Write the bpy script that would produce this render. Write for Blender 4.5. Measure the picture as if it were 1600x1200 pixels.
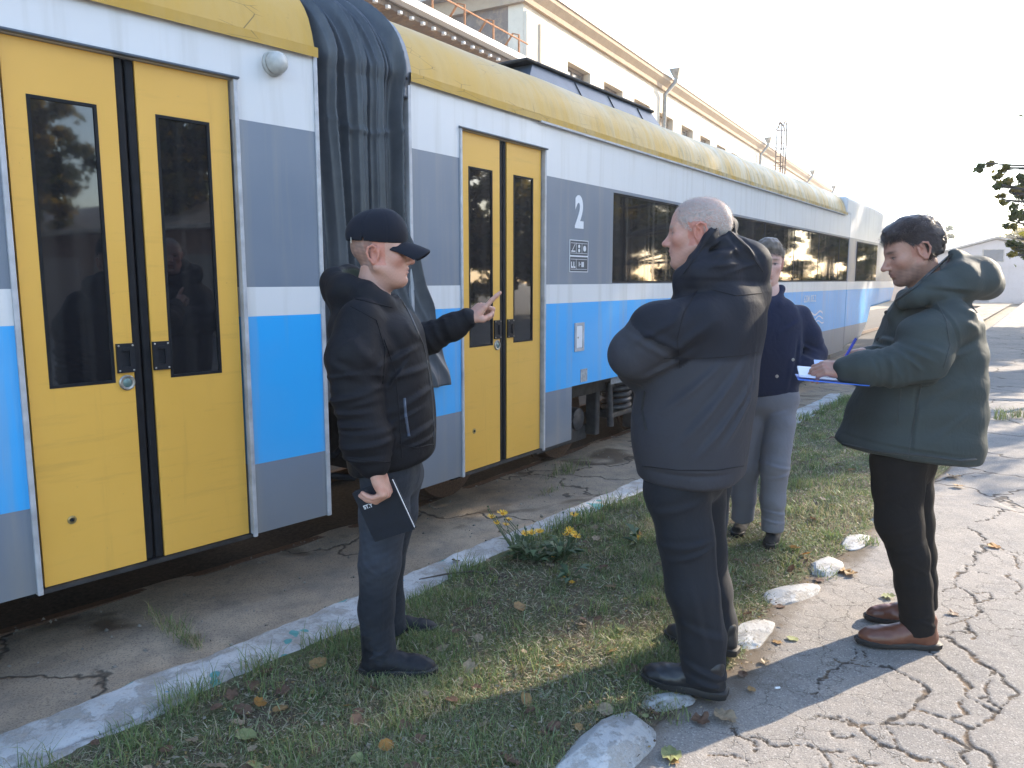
import bpy, bmesh, math, random
import numpy as np
from mathutils import Matrix, Vector
random.seed(7); np.random.seed(7)
R = math.radians
scene = bpy.context.scene
for o in list(bpy.data.objects): bpy.data.objects.remove(o)

# ------------------------------------------------------------------ camera
CAM_H = 1.60; PITCH = math.atan(163 / 1200.0)
cam_d = bpy.data.cameras.new('camera'); cam = bpy.data.objects.new('camera', cam_d)
scene.collection.objects.link(cam); scene.camera = cam
cam.location = (0, 0, CAM_H); cam.rotation_euler = (math.pi / 2 - PITCH, 0, 0)
cam_d.sensor_width = 36; cam_d.lens = 27; cam_d.clip_start = 0.05; cam_d.clip_end = 900
scene.render.resolution_x = 1024; scene.render.resolution_y = 768
# ------------------------------------------------------------------ sky, sun, exposure
SUN_AZ = R(58); SUN_EL = R(24)            # azimuth measured from +Y towards +X
world = bpy.data.worlds.new('World'); scene.world = world; world.use_nodes = True
wn = world.node_tree; wn.nodes.clear()
sky = wn.nodes.new('ShaderNodeTexSky'); sky.sky_type = 'NISHITA'; sky.sun_disc = False
sky.sun_elevation = SUN_EL; sky.sun_rotation = SUN_AZ; sky.air_density = 1.0; sky.dust_density = 0.7; sky.ozone_density = 1.3
bg = wn.nodes.new('ShaderNodeBackground'); bg.inputs['Strength'].default_value = 0.15
wo = wn.nodes.new('ShaderNodeOutputWorld')
wn.links.new(sky.outputs[0], bg.inputs[0]); wn.links.new(bg.outputs[0], wo.inputs[0])
sun_d = bpy.data.lights.new('sun', 'SUN'); sun = bpy.data.objects.new('sun', sun_d); scene.collection.objects.link(sun)
sun_d.energy = 3.3; sun_d.angle = R(0.53); sun_d.color = (1.0, 0.86, 0.68)
sv = Vector((math.sin(SUN_AZ) * math.cos(SUN_EL), math.cos(SUN_AZ) * math.cos(SUN_EL), math.sin(SUN_EL)))
sun.rotation_euler = sv.to_track_quat('Z', 'Y').to_euler(); sun.location = (20, 12, 20)
vs = scene.view_settings; vs.view_transform = 'Standard'; vs.look = 'None'; vs.gamma = 1; vs.use_curve_mapping = False
vs.exposure = 2.2

# ------------------------------------------------------------------ helpers
F = 1200.0; _c, _s = math.cos(PITCH), math.sin(PITCH)
def at(x, y, Y):
    """point of the place seen at photo pixel (x, y) at the distance Y in front of the camera"""
    u = (x - 800) / F; v = (600 - y) / F
    r = np.array([u, _c + v * _s, -_s + v * _c]); p = r * (Y / r[1]); p[2] += CAM_H
    return p
def gnd(x, y, z=0.0):
    u = (x - 800) / F; v = (600 - y) / F
    r = np.array([u, _c + v * _s, -_s + v * _c]); t = (z - CAM_H) / r[2]
    return np.array([r[0] * t, r[1] * t, z])
col = scene.collection
def link(o, parent=None):
    col.objects.link(o)
    if parent is not None: o.parent = parent
    return o
def tag(o, label=None, cat=None, group=None, kind=None):
    if label: o['label'] = label
    if cat: o['category'] = cat
    if group: o['group'] = group
    if kind: o['kind'] = kind
    return o
def empty(name, loc=(0, 0, 0), mw=None):
    o = bpy.data.objects.new(name, None); o.empty_display_size = 0.1; col.objects.link(o)
    if mw is not None: o.matrix_world = mw
    else: o.location = loc
    return o
def mesh_obj(name, verts, faces, m, parent=None, smooth=False, colors=None):
    me = bpy.data.meshes.new(name)
    if isinstance(verts, np.ndarray) and isinstance(faces, np.ndarray):
        nf, k = faces.shape
        me.vertices.add(len(verts)); me.vertices.foreach_set('co', verts.astype(np.float32).ravel())
        me.loops.add(nf * k); me.loops.foreach_set('vertex_index', faces.astype(np.int32).ravel())
        me.polygons.add(nf); me.polygons.foreach_set('loop_start', np.arange(0, nf * k, k, dtype=np.int32))
        me.update(calc_edges=True)
    else:
        me.from_pydata([tuple(map(float, v)) for v in verts], [], [tuple(f) for f in faces]); me.update()
    if colors is not None:
        a = me.color_attributes.new('Col', 'FLOAT_COLOR', 'POINT')
        c4 = np.ones((len(verts), 4), np.float32); c4[:, :3] = colors
        a.data.foreach_set('color', c4.ravel())
    for mm in (m if isinstance(m, (list, tuple)) else [m]): me.materials.append(mm)
    if smooth: me.polygons.foreach_set('use_smooth', np.ones(len(me.polygons), bool))
    o = bpy.data.objects.new(name, me)
    return link(o, parent)

class MB:
    """collects boxes, prisms, tubes ... and links them as one mesh object"""
    def __init__(s): s.v = []; s.f = []
    def add(s, v, f):
        n = len(s.v); s.v += [tuple(map(float, p)) for p in v]; s.f += [tuple(i + n for i in q) for q in f]; return s
    def box(s, x0, x1, y0, y1, z0, z1):
        return s.add([(x0,y0,z0),(x1,y0,z0),(x1,y1,z0),(x0,y1,z0),(x0,y0,z1),(x1,y0,z1),(x1,y1,z1),(x0,y1,z1)],
                     [(0,3,2,1),(4,5,6,7),(0,1,5,4),(1,2,6,5),(2,3,7,6),(3,0,4,7)])
    def prism(s, prof, x0, x1, close=True):
        """profile [(y,z)...] extruded along x; profile counter-clockwise seen from -x"""
        n = len(prof); v = [(x0, y, z) for y, z in prof] + [(x1, y, z) for y, z in prof]
        k = n if close else n - 1
        f = [(i, (i + 1) % n, n + (i + 1) % n, n + i) for i in range(k)]
        if close: f += [tuple(range(n - 1, -1, -1)), tuple(range(n, 2 * n))]
        return s.add(v, f)
    def tube(s, pts, rad, seg=8, cap=True):
        pts = [Vector(p) for p in pts]; n = len(pts)
        rad = rad if isinstance(rad, (list, tuple)) else [rad] * n
        v = []; f = []; prev = None
        for i, p in enumerate(pts):
            t = (pts[min(i + 1, n - 1)] - pts[max(i - 1, 0)]).normalized()
            if prev is None:
                a = t.orthogonal().normalized()
            else:
                a = (prev - t * prev.dot(t)); a = a.normalized() if a.length > 1e-6 else t.orthogonal().normalized()
            prev = a; b = t.cross(a)
            for k in range(seg):
                w = 2 * math.pi * k / seg
                v.append(p + (a * math.cos(w) + b * math.sin(w)) * rad[i])
        for i in range(n - 1):
            for k in range(seg):
                k2 = (k + 1) % seg
                f.append((i * seg + k, i * seg + k2, (i + 1) * seg + k2, (i + 1) * seg + k))
        if cap: f += [tuple(range(seg - 1, -1, -1)), tuple(range((n - 1) * seg, n * seg))]
        return s.add(v, f)
    def lathe(s, prof, c, axis, seg=20):
        """profile [(r, h)...] turned about axis through c"""
        ax = Vector(axis).normalized(); a = ax.orthogonal().normalized(); b = ax.cross(a); c = Vector(c)
        v = []; f = []; n = len(prof)
        for r, h in prof:
            for k in range(seg):
                w = 2 * math.pi * k / seg; v.append(c + ax * h + (a * math.cos(w) + b * math.sin(w)) * r)
        for i in range(n - 1):
            for k in range(seg):
                k2 = (k + 1) % seg; f.append((i * seg + k, i * seg + k2, (i + 1) * seg + k2, (i + 1) * seg + k))
        f += [tuple(range(seg - 1, -1, -1)), tuple(range((n - 1) * seg, n * seg))]
        return s.add(v, f)
    def holed(s, x0, x1, z0, z1, holes, y0, y1):
        """slab in the xz plane with its face at y0 and back at y1; holes [(x0,x1,z0,z1)] cut right through"""
        xs = sorted({x0, x1, *[h[0] for h in holes], *[h[1] for h in holes]})
        zs = sorted({z0, z1, *[h[2] for h in holes], *[h[3] for h in holes]})
        inh = lambda x, z: any(h[0] < x < h[1] and h[2] < z < h[3] for h in holes) or not (x0 < x < x1 and z0 < z < z1)
        for i in range(len(xs) - 1):
            for j in range(len(zs) - 1):
                a, b, c, d = xs[i], xs[i + 1], zs[j], zs[j + 1]; mx, mz = (a + b) / 2, (c + d) / 2
                if inh(mx, mz): continue
                s.add([(a,y0,c),(b,y0,c),(b,y0,d),(a,y0,d)], [(0,1,2,3)])
                s.add([(a,y1,c),(b,y1,c),(b,y1,d),(a,y1,d)], [(3,2,1,0)])
                e = 1e-5
                if i == 0 or inh(xs[i] - e, mz): s.add([(a,y0,c),(a,y0,d),(a,y1,d),(a,y1,c)], [(0,1,2,3)])
                if i == len(xs) - 2 or inh(xs[i + 1] + e, mz): s.add([(b,y0,c),(b,y1,c),(b,y1,d),(b,y0,d)], [(0,1,2,3)])
                if j == 0 or inh(mx, zs[j] - e): s.add([(a,y0,c),(a,y1,c),(b,y1,c),(b,y0,c)], [(0,1,2,3)])
                if j == len(zs) - 2 or inh(mx, zs[j + 1] + e): s.add([(a,y0,d),(b,y0,d),(b,y1,d),(a,y1,d)], [(0,1,2,3)])
        return s
    def build(s, name, m, parent=None, smooth=False, bevel=0.0, segs=2):
        o = mesh_obj(name, s.v, s.f, m, parent, smooth)
        if bevel:
            b = o.modifiers.new('bevel', 'BEVEL'); b.width = bevel; b.segments = segs; b.limit_method = 'ANGLE'; b.angle_limit = R(40)
        if smooth and not bevel:
            o.data.set_sharp_from_angle(angle=R(40))
        return o

def wob(P, freq, seed, oct=5):
    """smooth pseudo-noise in -1..1 from a few sines"""
    rg = np.random.RandomState(seed); r = np.zeros(len(P), np.float32)
    for i in range(oct):
        k = rg.normal(size=3); k /= np.linalg.norm(k); k = k * freq * (0.6 + 0.9 * rg.rand()) * 2 * math.pi
        r += np.sin(P @ k.astype(np.float32) + rg.rand() * 6.28).astype(np.float32)
    return r / (oct ** 0.5 * 1.2)

# ------------------------------------------------------------------ materials
class NT:
    def __init__(s, name):
        s.m = bpy.data.materials.new(name); s.m.use_nodes = True; s.t = s.m.node_tree; s.t.nodes.clear()
        s.out = s.t.nodes.new('ShaderNodeOutputMaterial'); s.b = s.t.nodes.new('ShaderNodeBsdfPrincipled')
        s.t.links.new(s.b.outputs[0], s.out.inputs[0]); s._tc = None
    def L(s, a, b): s.t.links.new(a, b)
    def n(s, typ, ins=None, **kw):
        x = s.t.nodes.new('ShaderNode' + typ)
        for k, v in kw.items(): setattr(x, k, v)
        for k, v in (ins or {}).items():
            if hasattr(v, 'node'): s.L(v, x.inputs[k])
            else: x.inputs[k].default_value = v
        return x
    def co(s, which='Object'):
        if s._tc is None: s._tc = s.n('TexCoord')
        return s._tc.outputs[which]
    def scaled(s, sc, vec=None, rot=(0, 0, 0)):
        return s.n('Mapping', {'Vector': vec or s.co(), 'Scale': sc, 'Rotation': rot}).outputs[0]
    def noise(s, scale, detail=4, rough=0.55, vec=None, dist=0.0, out=0):
        return s.n('TexNoise', {'Vector': vec or s.co(), 'Scale': scale, 'Detail': detail, 'Roughness': rough, 'Distortion': dist}).outputs[out]
    def ramp(s, fac, stops, interp='LINEAR'):
        x = s.n('ValToRGB', {'Fac': fac}); r = x.color_ramp; r.interpolation = interp
        while len(r.elements) > 1: r.elements.remove(r.elements[-1])
        for i, (p, c) in enumerate(stops):
            e = r.elements[0] if i == 0 else r.elements.new(p)
            e.position = p; c = c if isinstance(c, (tuple, list)) else (c, c, c); e.color = (*c[:3], 1)
        return x.outputs[0]
    def mix(s, fac, a, b, mode='MIX'):
        x = s.n('Mix', data_type='RGBA', blend_type=mode)
        for k, v in ((0, fac), (6, a), (7, b)):
            if hasattr(v, 'node'): s.L(v, x.inputs[k])
            else: x.inputs[k].default_value = v if k == 0 else ((*v[:3], 1) if isinstance(v, (tuple, list)) else (v, v, v, 1))
        return x.outputs[2]
    def math(s, op, a, b=0.0):
        x = s.n('Math', operation=op)
        for k, v in ((0, a), (1, b)):
            if hasattr(v, 'node'): s.L(v, x.inputs[k])
            else: x.inputs[k].default_value = v
        return x.outputs[0]
    def bump(s, h, strength=0.3, dist=0.01, normal=None):
        ins = {'Height': h, 'Strength': strength, 'Distance': dist}
        if normal is not None: ins['Normal'] = normal
        return s.n('Bump', ins).outputs[0]
    def set(s, **kw):
        names = dict(color='Base Color', rough='Roughness', metal='Metallic', normal='Normal', spec='Specular IOR Level',
                     sheen='Sheen Weight', coat='Coat Weight', coatr='Coat Roughness', sss='Subsurface Weight', trans='Transmission Weight', alpha='Alpha', ior='IOR')
        for k, v in kw.items():
            i = s.b.inputs[names[k]]
            if hasattr(v, 'node'): s.L(v, i)
            else: i.default_value = (*v[:3], 1) if isinstance(v, (tuple, list)) else v
        return s
def plain(name, c, rough=0.5, metal=0.0, var=0.15, scale=30, bump=0.1, **kw):
    m = NT(name); n = m.noise(scale, 4)
    d = tuple(x * (1 - var) for x in c); l = tuple(min(1, x * (1 + var)) for x in c)
    m.set(color=m.mix(m.ramp(n, [(0.3, 0.0), (0.7, 1.0)]), d, l), rough=rough, metal=metal, normal=m.bump(n, bump, 0.002), **kw)
    return m.m
# ------------------------------------------------------------------ lines of the place
UY = np.array([-3, 1.2, 2.54, 3.05, 3.75, 4.30, 5.0, 6.03, 9.4, 10.95]); UX = np.array([-6.4, -2.93, -1.82, -1.38, -0.80, -0.37, 0.215, 1.03, 3.5, 4.65])
LY = np.array([-3, 1.2, 2.39, 2.92, 3.26, 3.71, 4.43, 5.57, 8.36, 10.3]); LX = np.array([-5.95, -2.45, -1.5, -1.09, -0.79, -0.46, 0.02, 0.93, 3.10, 4.62])
EY = np.array([-3, 1.2, 2.2, 2.62, 3.05, 3.55, 4.05, 4.4, 4.75, 6.4, 8.6, 9.6, 10.3]); EX = np.array([-4.2, -0.75, 0.12, 0.52, 0.93, 1.22, 1.62, 1.98, 2.25, 3.7, 5.35, 5.7, 5.1])
xU = lambda y: np.interp(y, UY, UX); xL = lambda y: np.interp(y, LY, LX); xE = lambda y: np.interp(y, EY, EX)
def frame(xvp, D):
    u = (xvp - 800) / F; v = (600 - 437) / F
    d = Vector((u, _c + v * _s, 0)).normalized(); n = Vector((-d.y, d.x, 0))
    m = Matrix.Identity(4); m.col[0][:3] = d; m.col[1][:3] = n; m.col[3][:3] = n * D
    return m
CAR1 = frame(1868, 3.62); CAR2 = frame(1652, 3.25); DEPOT = frame(1501, 11.0)
def p2(x, y): return np.stack([x, y, np.zeros_like(x)], -1).astype(np.float32)
def soil_z(x, y):
    P = p2(x, y); e = np.clip(np.minimum(x - xL(y), xE(y) - x) / 0.35, 0, 1)
    return 0.004 + 0.028 * e + 0.012 * wob(P, 0.9, 3) * e + 0.007 * wob(P, 3.5, 4) * e

def grid_mesh(name, X, Y, Z, m, kind='structure', keep=None, colors=None, parent=None, smooth=True):
    ny, nx = X.shape; idx = np.arange(nx * ny).reshape(ny, nx)
    q = np.stack([idx[:-1, :-1], idx[:-1, 1:], idx[1:, 1:], idx[1:, :-1]], -1).reshape(-1, 4)
    if keep is not None: q = q[keep.reshape(-1)[q].all(1)]
    V = np.stack([X, Y, Z], -1).reshape(-1, 3)
    o = mesh_obj(name, V, q, m, parent, smooth, None if colors is None else colors.reshape(-1, 3))
    if kind: o['kind'] = kind
    return o

# ------------------------------------------------------------------ ground materials
def asphalt_mat(near):
    m = NT('old_asphalt_near' if near else 'old_asphalt')
    big = m.noise(0.55, 3); mid = m.noise(5, 5, 0.6); fine = m.noise(160, 3, 0.7); speck = m.n('TexVoronoi', {'Vector': m.co(), 'Scale': 190.0}).outputs['Color']
    c = m.mix(m.ramp(big, [(0.35, 0), (0.65, 1)]), (0.235, 0.215, 0.195), (0.315, 0.28, 0.245))
    c = m.mix(m.ramp(mid, [(0.40, 0), (0.75, 0.55)]), c, (0.15, 0.145, 0.145))
    c = m.mix(m.ramp(fine, [(0.34, 0.65), (0.5, 0)]), c, (0.08, 0.08, 0.08))
    sp = m.n('SeparateColor', {'Color': speck}).outputs[0]
    c = m.mix(m.ramp(sp, [(0.86, 0), (0.95, 0.55)]), c, (0.42, 0.40, 0.37))
    pit = m.ramp(m.noise(42, 4, 0.65), [(0.28, 1.0), (0.38, 0)])
    c = m.mix(pit, c, (0.085, 0.075, 0.065))
    if near:
        at_ = m.n('Attribute', attribute_name='Col').outputs['Color']; s3 = m.n('SeparateColor', {'Color': at_})
        c = m.mix(s3.outputs[1], c, m.mix(mid, (0.075, 0.058, 0.042), (0.15, 0.115, 0.08)))     # earth washed over the edge
        k = m.ramp(m.math('MULTIPLY', s3.outputs[0], m.math('ADD', m.noise(26, 3), 0.55)), [(0.10, 0), (0.5, 0.88)])
        c = m.mix(k, c, m.mix(m.ramp(m.noise(9, 2), [(0.5, 0), (0.62, 1)]), (0.045, 0.036, 0.030), (0.13, 0.085, 0.05)))
        wv = m.n('VectorMath', {0: m.co(), 1: m.n('VectorMath', {0: m.noise(7, 5, 0.65, out=1), 'Scale': 0.22}, operation='SCALE').outputs[0]}, operation='ADD').outputs[0]
        v = m.n('TexVoronoi', {'Vector': wv, 'Scale': 5.5}, feature='DISTANCE_TO_EDGE').outputs['Distance']; fk = m.math('MULTIPLY', m.ramp(v, [(0.004, 0.75), (0.022, 0)]), m.ramp(m.noise(1.3, 3), [(0.42, 0), (0.60, 1)]))
        c = m.mix(fk, c, (0.075, 0.065, 0.055))
        h = m.math('SUBTRACT', m.math('ADD', m.math('MULTIPLY', fine, 0.9), m.math('MULTIPLY', mid, 1.2)), m.math('MULTIPLY', fk, 1.5))
    else:
        wv = m.n('VectorMath', {0: m.co(), 1: m.n('VectorMath', {0: m.noise(1.4, 4, out=1), 'Scale': 0.9}, operation='SCALE').outputs[0]}, operation='ADD').outputs[0]
        v = m.n('TexVoronoi', {'Vector': wv, 'Scale': 0.95}, feature='DISTANCE_TO_EDGE').outputs['Distance']
        k = m.ramp(v, [(0.004, 0.9), (0.016, 0)]); c = m.mix(k, c, (0.05, 0.04, 0.035))
        h = m.math('SUBTRACT', m.math('MULTIPLY', fine, 0.6), m.math('MULTIPLY', k, 4.0))
    m.set(color=c, rough=0.9, spec=0.25, normal=m.bump(h, 0.55, 0.006)); return m.m
ASPH = asphalt_mat(False); ASPHN = asphalt_mat(True)
def concrete_mat():
    m = NT('stained_concrete'); big = m.noise(0.7, 4); mid = m.noise(6, 5, 0.65); fine = m.noise(120, 3, 0.7)
    c = m.mix(m.ramp(big, [(0.3, 0), (0.65, 1)]), (0.225, 0.175, 0.125), (0.40, 0.325, 0.24))
    c = m.mix(m.ramp(mid, [(0.42, 0), (0.7, 0.65)]), c, (0.15, 0.135, 0.12))
    st = m.noise(1.3, 3, 0.5, vec=m.scaled((1, 1, 1), rot=(0, 0, R(-40))), dist=0.6)
    c = m.mix(m.ramp(st, [(0.60, 0), (0.68, 0.8)]), c, (0.075, 0.05, 0.03))
    c = m.mix(m.ramp(fine, [(0.35, 0.6), (0.5, 0)]), c, (0.06, 0.055, 0.05))
    wv = m.n('VectorMath', {0: m.co(), 1: m.n('VectorMath', {0: m.noise(2.0, 4, out=1), 'Scale': 0.7}, operation='SCALE').outputs[0]}, operation='ADD').outputs[0]
    v = m.n('TexVoronoi', {'Vector': wv, 'Scale': 0.7}, feature='DISTANCE_TO_EDGE').outputs['Distance']
    k = m.ramp(v, [(0.002, 0.85), (0.012, 0)]); c = m.mix(k, c, (0.03, 0.026, 0.022))
    h = m.math('SUBTRACT', m.math('ADD', m.math('MULTIPLY', fine, 0.5), m.math('MULTIPLY', mid, 1.5)), m.math('MULTIPLY', k, 3.0))
    m.set(color=c, rough=0.93, spec=0.2, normal=m.bump(h, 0.6, 0.006)); return m.m
CONC = concrete_mat()
def kerb_mat(name, teal=True):
    m = NT(name); pn = m.noise(6, 8, 0.78); fine = m.noise(70, 4, 0.7); mid = m.noise(2.2, 4)
    paint = m.mix(m.ramp(mid, [(0.35, 0), (0.7, 1)]), (0.36, 0.35, 0.335), (0.52, 0.515, 0.51))
    under = m.mix(fine, (0.19, 0.165, 0.135), (0.31, 0.275, 0.235))
    c = m.mix(m.ramp(pn, [(0.46, 0), (0.62, 0.8)]), paint, under)
    c = m.mix(m.ramp(fine, [(0.32, 0.6), (0.44, 0)]), c, (0.24, 0.22, 0.20))
    if teal:
        t = m.noise(5.5, 2, 0.4, vec=m.scaled((1, 1, 1), vec=m.n('VectorMath', {0: m.co(), 1: (3.1, 1.7, 0)}, operation='ADD').outputs[0]))
        c = m.mix(m.ramp(t, [(0.665, 0), (0.672, 0.85)]), c, (0.06, 0.28, 0.27))
        t2 = m.noise(16, 2, 0.4); c = m.mix(m.ramp(t2, [(0.735, 0), (0.745, 0.8)]), c, (0.10, 0.25, 0.38))
    a = m.n('Attribute', attribute_name='Col').outputs['Fac']
    c = m.mix(m.ramp(a, [(0.3, 0), (0.9, 0.9)]), c, (0.055, 0.045, 0.035))
    h = m.math('ADD', m.math('MULTIPLY', m.ramp(pn, [(0.50, 1), (0.56, 0)]), 1.0), m.math('MULTIPLY', fine, 0.9))
    m.set(color=c, rough=0.85, spec=0.3, normal=m.bump(h, 0.6, 0.006)); return m.m
KERB = kerb_mat('flaking_white_paint'); STONE = kerb_mat('whitewashed_stone', False)
def soil_mat():
    m = NT('soil'); a = m.noise(2.2, 5, 0.6); b = m.noise(40, 5, 0.7); g = m.noise(5, 4, 0.6)
    c = m.mix(b, (0.062, 0.048, 0.036), (0.17, 0.135, 0.095))
    c = m.mix(m.ramp(g, [(0.42, 0), (0.6, 0.75)]), c, m.mix(b, (0.05, 0.07, 0.025), (0.13, 0.16, 0.06)))
    c = m.mix(m.ramp(a, [(0.55, 0), (0.7, 0.6)]), c, (0.12, 0.10, 0.07))
    m.set(color=c, rough=0.95, spec=0.15, normal=m.bump(b, 0.8, 0.012)); return m.m
SOIL = soil_mat()
def earth_mat():
    m = NT('dry_earth'); a = m.noise(0.12, 5, 0.6); b = m.noise(9, 5, 0.7)
    c = m.mix(a, (0.17, 0.14, 0.10), (0.30, 0.26, 0.20)); c = m.mix(m.ramp(b, [(0.4, 0), (0.7, 0.5)]), c, (0.11, 0.11, 0.05))
    m.set(color=c, rough=0.95, normal=m.bump(b, 0.5, 0.02)); return m.m
EARTH = earth_mat()
BALLAST = plain('oily_ballast', (0.045, 0.036, 0.028), 0.95, var=0.5, scale=40, bump=1.0)
RUST = plain('rusty_rail', (0.10, 0.055, 0.032), 0.75, 0.25, var=0.4, scale=60, bump=0.4)

# ------------------------------------------------------------------ ground, yard, concrete strip, track bed
xs = np.linspace(-420, 420, 43); X, Y = np.meshgrid(xs, np.linspace(-300, 500, 41))
grid_mesh('ground', X, Y, np.full_like(X, -0.34), EARTH)
# track bed under the train
def strip(name, mat_, pts_l, pts_r, z, n=40, rough=0.0, seed=1, across=24):
    L_ = np.array(pts_l, float); R_ = np.array(pts_r, float)
    t = np.linspace(0, 1, len(L_)); tt = np.linspace(0, 1, n)
    A = np.stack([np.interp(tt, t, L_[:, k]) for k in range(2)], -1); B = np.stack([np.interp(tt, t, R_[:, k]) for k in range(2)], -1)
    w = np.linspace(0, 1, across)[None, :, None]; G = A[:, None] * (1 - w) + B[:, None] * w
    Z = np.full(G.shape[:2], z) + rough * wob(p2(G[..., 0].ravel(), G[..., 1].ravel()), 2.2, seed).reshape(G.shape[:2])
    return grid_mesh(name, G[..., 0], G[..., 1], Z, mat_)
def cp(M_, a, off, z=0.0): return np.array(M_ @ Vector((a, off, z)))
RAIL_OFF = 0.68; ZC = -0.14
inner = [cp(CAR1, -8, RAIL_OFF), cp(CAR1, -2, RAIL_OFF), cp(CAR1, 2.3, RAIL_OFF), cp(CAR2, 4.0, RAIL_OFF), cp(CAR2, 9, RAIL_OFF), cp(CAR2, 20, RAIL_OFF), cp(CAR2, 60, RAIL_OFF)]
outer = [cp(CAR1, -8, 6), cp(CAR1, -2, 6), cp(CAR1, 2.3, 6), cp(CAR2, 4.0, 6), cp(CAR2, 9, 6), cp(CAR2, 20, 6), cp(CAR2, 60, 6)]
strip('track_bed', BALLAST, inner, outer, -0.24, 120, 0.03, 5, 30)
# concrete: from the kerb to the rail, dense near the camera
yy = np.concatenate([np.arange(-3, 12, 0.06), np.arange(12, 60, 1.0)])
tin = np.interp(yy, [p[1] for p in inner], [p[0] for p in inner])
xr = np.where(yy < 10.9, xU(yy) + 0.12, 4.7 + (yy - 10.9) * 0.70)
w = np.linspace(0, 1, 60)[None, :]
GX = (tin[:, None] - 0.05) * (1 - w) + xr[:, None] * w; GY = np.repeat(yy[:, None], 60, 1)
GZ = ZC + (0.007 * wob(p2(GX.ravel(), GY.ravel()), 1.6, 11) + 0.003 * wob(p2(GX.ravel(), GY.ravel()), 7, 12)).reshape(GX.shape)
grid_mesh('concrete_apron', GX, GY, GZ, CONC)
# yard: everything right of the strip (coarse sheet), sloping to the apron past the end of the kerb
yy = np.concatenate([np.arange(-12, 30, 0.5), np.arange(30, 130, 5)])
xl = np.where(yy < 10.0, xE(yy) - 0.12, 4.85 + (yy - 10.0) * 0.70)
w = np.concatenate([[0.0, 0.0008, 0.0018], np.linspace(0.06, 1, 40) ** 2.0])[None, :]
GX = xl[:, None] * (1 - w) + 140 * w; GY = np.repeat(yy[:, None], w.shape[1], 1)
GZ = np.full(GX.shape, -0.012); GZ[:, 0] = -0.16
g = grid_mesh('asphalt_yard', GX, GY, GZ, ASPH)
# near patch of cracked asphalt, cracks cut into the mesh
def crk(ox, oy, sc, pts): return [gnd(ox + x / sc, oy + y / sc)[:2] for x, y in pts]
A_ = (1300, 900, 4.0); B_ = (1270, 680, 3.243); C_ = (850, 980, 2.133)
cracks = [crk(*A_, q) for q in (
    [(580,465),(640,515),(720,570),(800,625),(845,680),(820,740),(900,790),(1000,860),(1030,835),(1110,780),(1125,720),(1080,640),(1000,590),(960,545),(880,490),(820,450),(740,395),(690,375)],
    [(110,545),(380,580),(450,605),(510,650),(560,710),(565,740),(515,800),(440,860),(390,900),(310,940),(180,925)],
    [(510,830),(600,860),(700,895),(800,935),(850,960),(840,1040),(930,1090),(980,1150),(1015,1200),(1050,1280)],
    [(850,960),(920,930),(980,900),(1005,860)], [(990,590),(1010,650),(950,710),(960,760),(1030,835)], [(790,770),(830,860),(760,905)],
    [(0,880),(80,905),(160,935),(220,990),(300,1035),(380,1070),(460,1100),(560,1140),(660,1175),(740,1195),(900,1250)],
    [(310,940),(360,1000),(390,1060)], [(320,930),(500,940),(650,975),(760,1030),(830,1055),(815,1150),(830,1220)],
    [(780,60),(850,100),(900,150),(915,190),(880,250),(830,280),(700,300)], [(915,170),(990,140),(1000,100),(860,90)], [(830,280),(860,320),(760,370)], [(860,320),(875,400)],
    [(0,500),(110,545),(0,610)], [(140,450),(160,500),(110,545)], [(210,460),(260,530),(380,580)], [(0,985),(120,1000)], [(120,1130),(200,1160),(330,1190)], [(200,1160),(60,1210)])]
cracks += [crk(*B_, q) for q in ([(800,470),(890,555),(810,610),(820,650),(730,700),(730,760),(800,800),(850,855)], [(820,350),(960,375),(1060,390)], [(890,560),(960,580),(1070,600)],
    [(980,690),(1050,760),(1060,810)], [(960,375),(900,430),(830,440)], [(640,785),(730,765)], [(850,200),(920,150),(1070,180)], [(740,230),(800,200),(850,200)], [(830,685),(900,700)], [(960,590),(1020,610),(1030,670)])]
cracks += [crk(*C_, q) for q in ([(880,215),(960,150),(1020,120)], [(690,350),(760,390),(880,400),(1000,420)], [(900,290),(1000,320),(1060,330),(1160,330)], [(1060,330),(1100,380),(1180,410),(1300,440)], [(640,345),(700,375),(700,420)], [(560,420),(690,440)], [(930,420),(940,469)])]
gx = np.arange(0.05, 3.7, 0.0085); gy = np.concatenate([np.arange(1.75, 4.0, 0.0085), np.arange(4.0, 5.8, 0.014)])
X, Y = np.meshgrid(gx, gy); P = p2(X.ravel(), Y.ravel())
PJ = P[:, :2] + 0.018 * np.stack([wob(P, 9, 21), wob(P, 9, 22)], -1) + 0.006 * np.stack([wob(P, 34, 23), wob(P, 34, 24)], -1)
dm = np.full(len(P), 9.0, np.float32); wid = np.full(len(P), 0.004, np.float32)
rg = np.random.RandomState(5)
for ci, c in enumerate(cracks):
    ww = 0.0066 if ci in (0, 1, 2, 6) else 0.0046
    for a, b in zip(c[:-1], c[1:]):
        a = np.asarray(a, np.float32); b = np.asarray(b, np.float32)
        lo = np.minimum(a, b) - 0.08; hi = np.maximum(a, b) + 0.08
        sel = np.where((PJ > lo).all(1) & (PJ < hi).all(1))[0]
        if not len(sel): continue
        q = PJ[sel]; ab = b - a; t = np.clip(((q - a) @ ab) / max(ab @ ab, 1e-9), 0, 1)
        d = np.linalg.norm(q - a - t[:, None] * ab, axis=1) / ww * 0.0055
        better = d < dm[sel]; dm[sel[better]] = d[better]
wv = np.clip(0.8 + 0.5 * wob(P, 6, 31), 0.62, 1.3)
crackf = np.exp(-(dm / (0.0065 * wv)) ** 2)
bump_ = 0.004 * wob(P, 1.5, 8) + 0.0005 * wob(P, 11, 9, 9)
edge = np.minimum.reduce([P[:, 0] - 0.05, 3.7 - P[:, 0], P[:, 1] - 1.75, 5.79 - P[:, 1]])
ed = P[:, 0] - xE(P[:, 1])                                            # distance into the yard from the stone line
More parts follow.
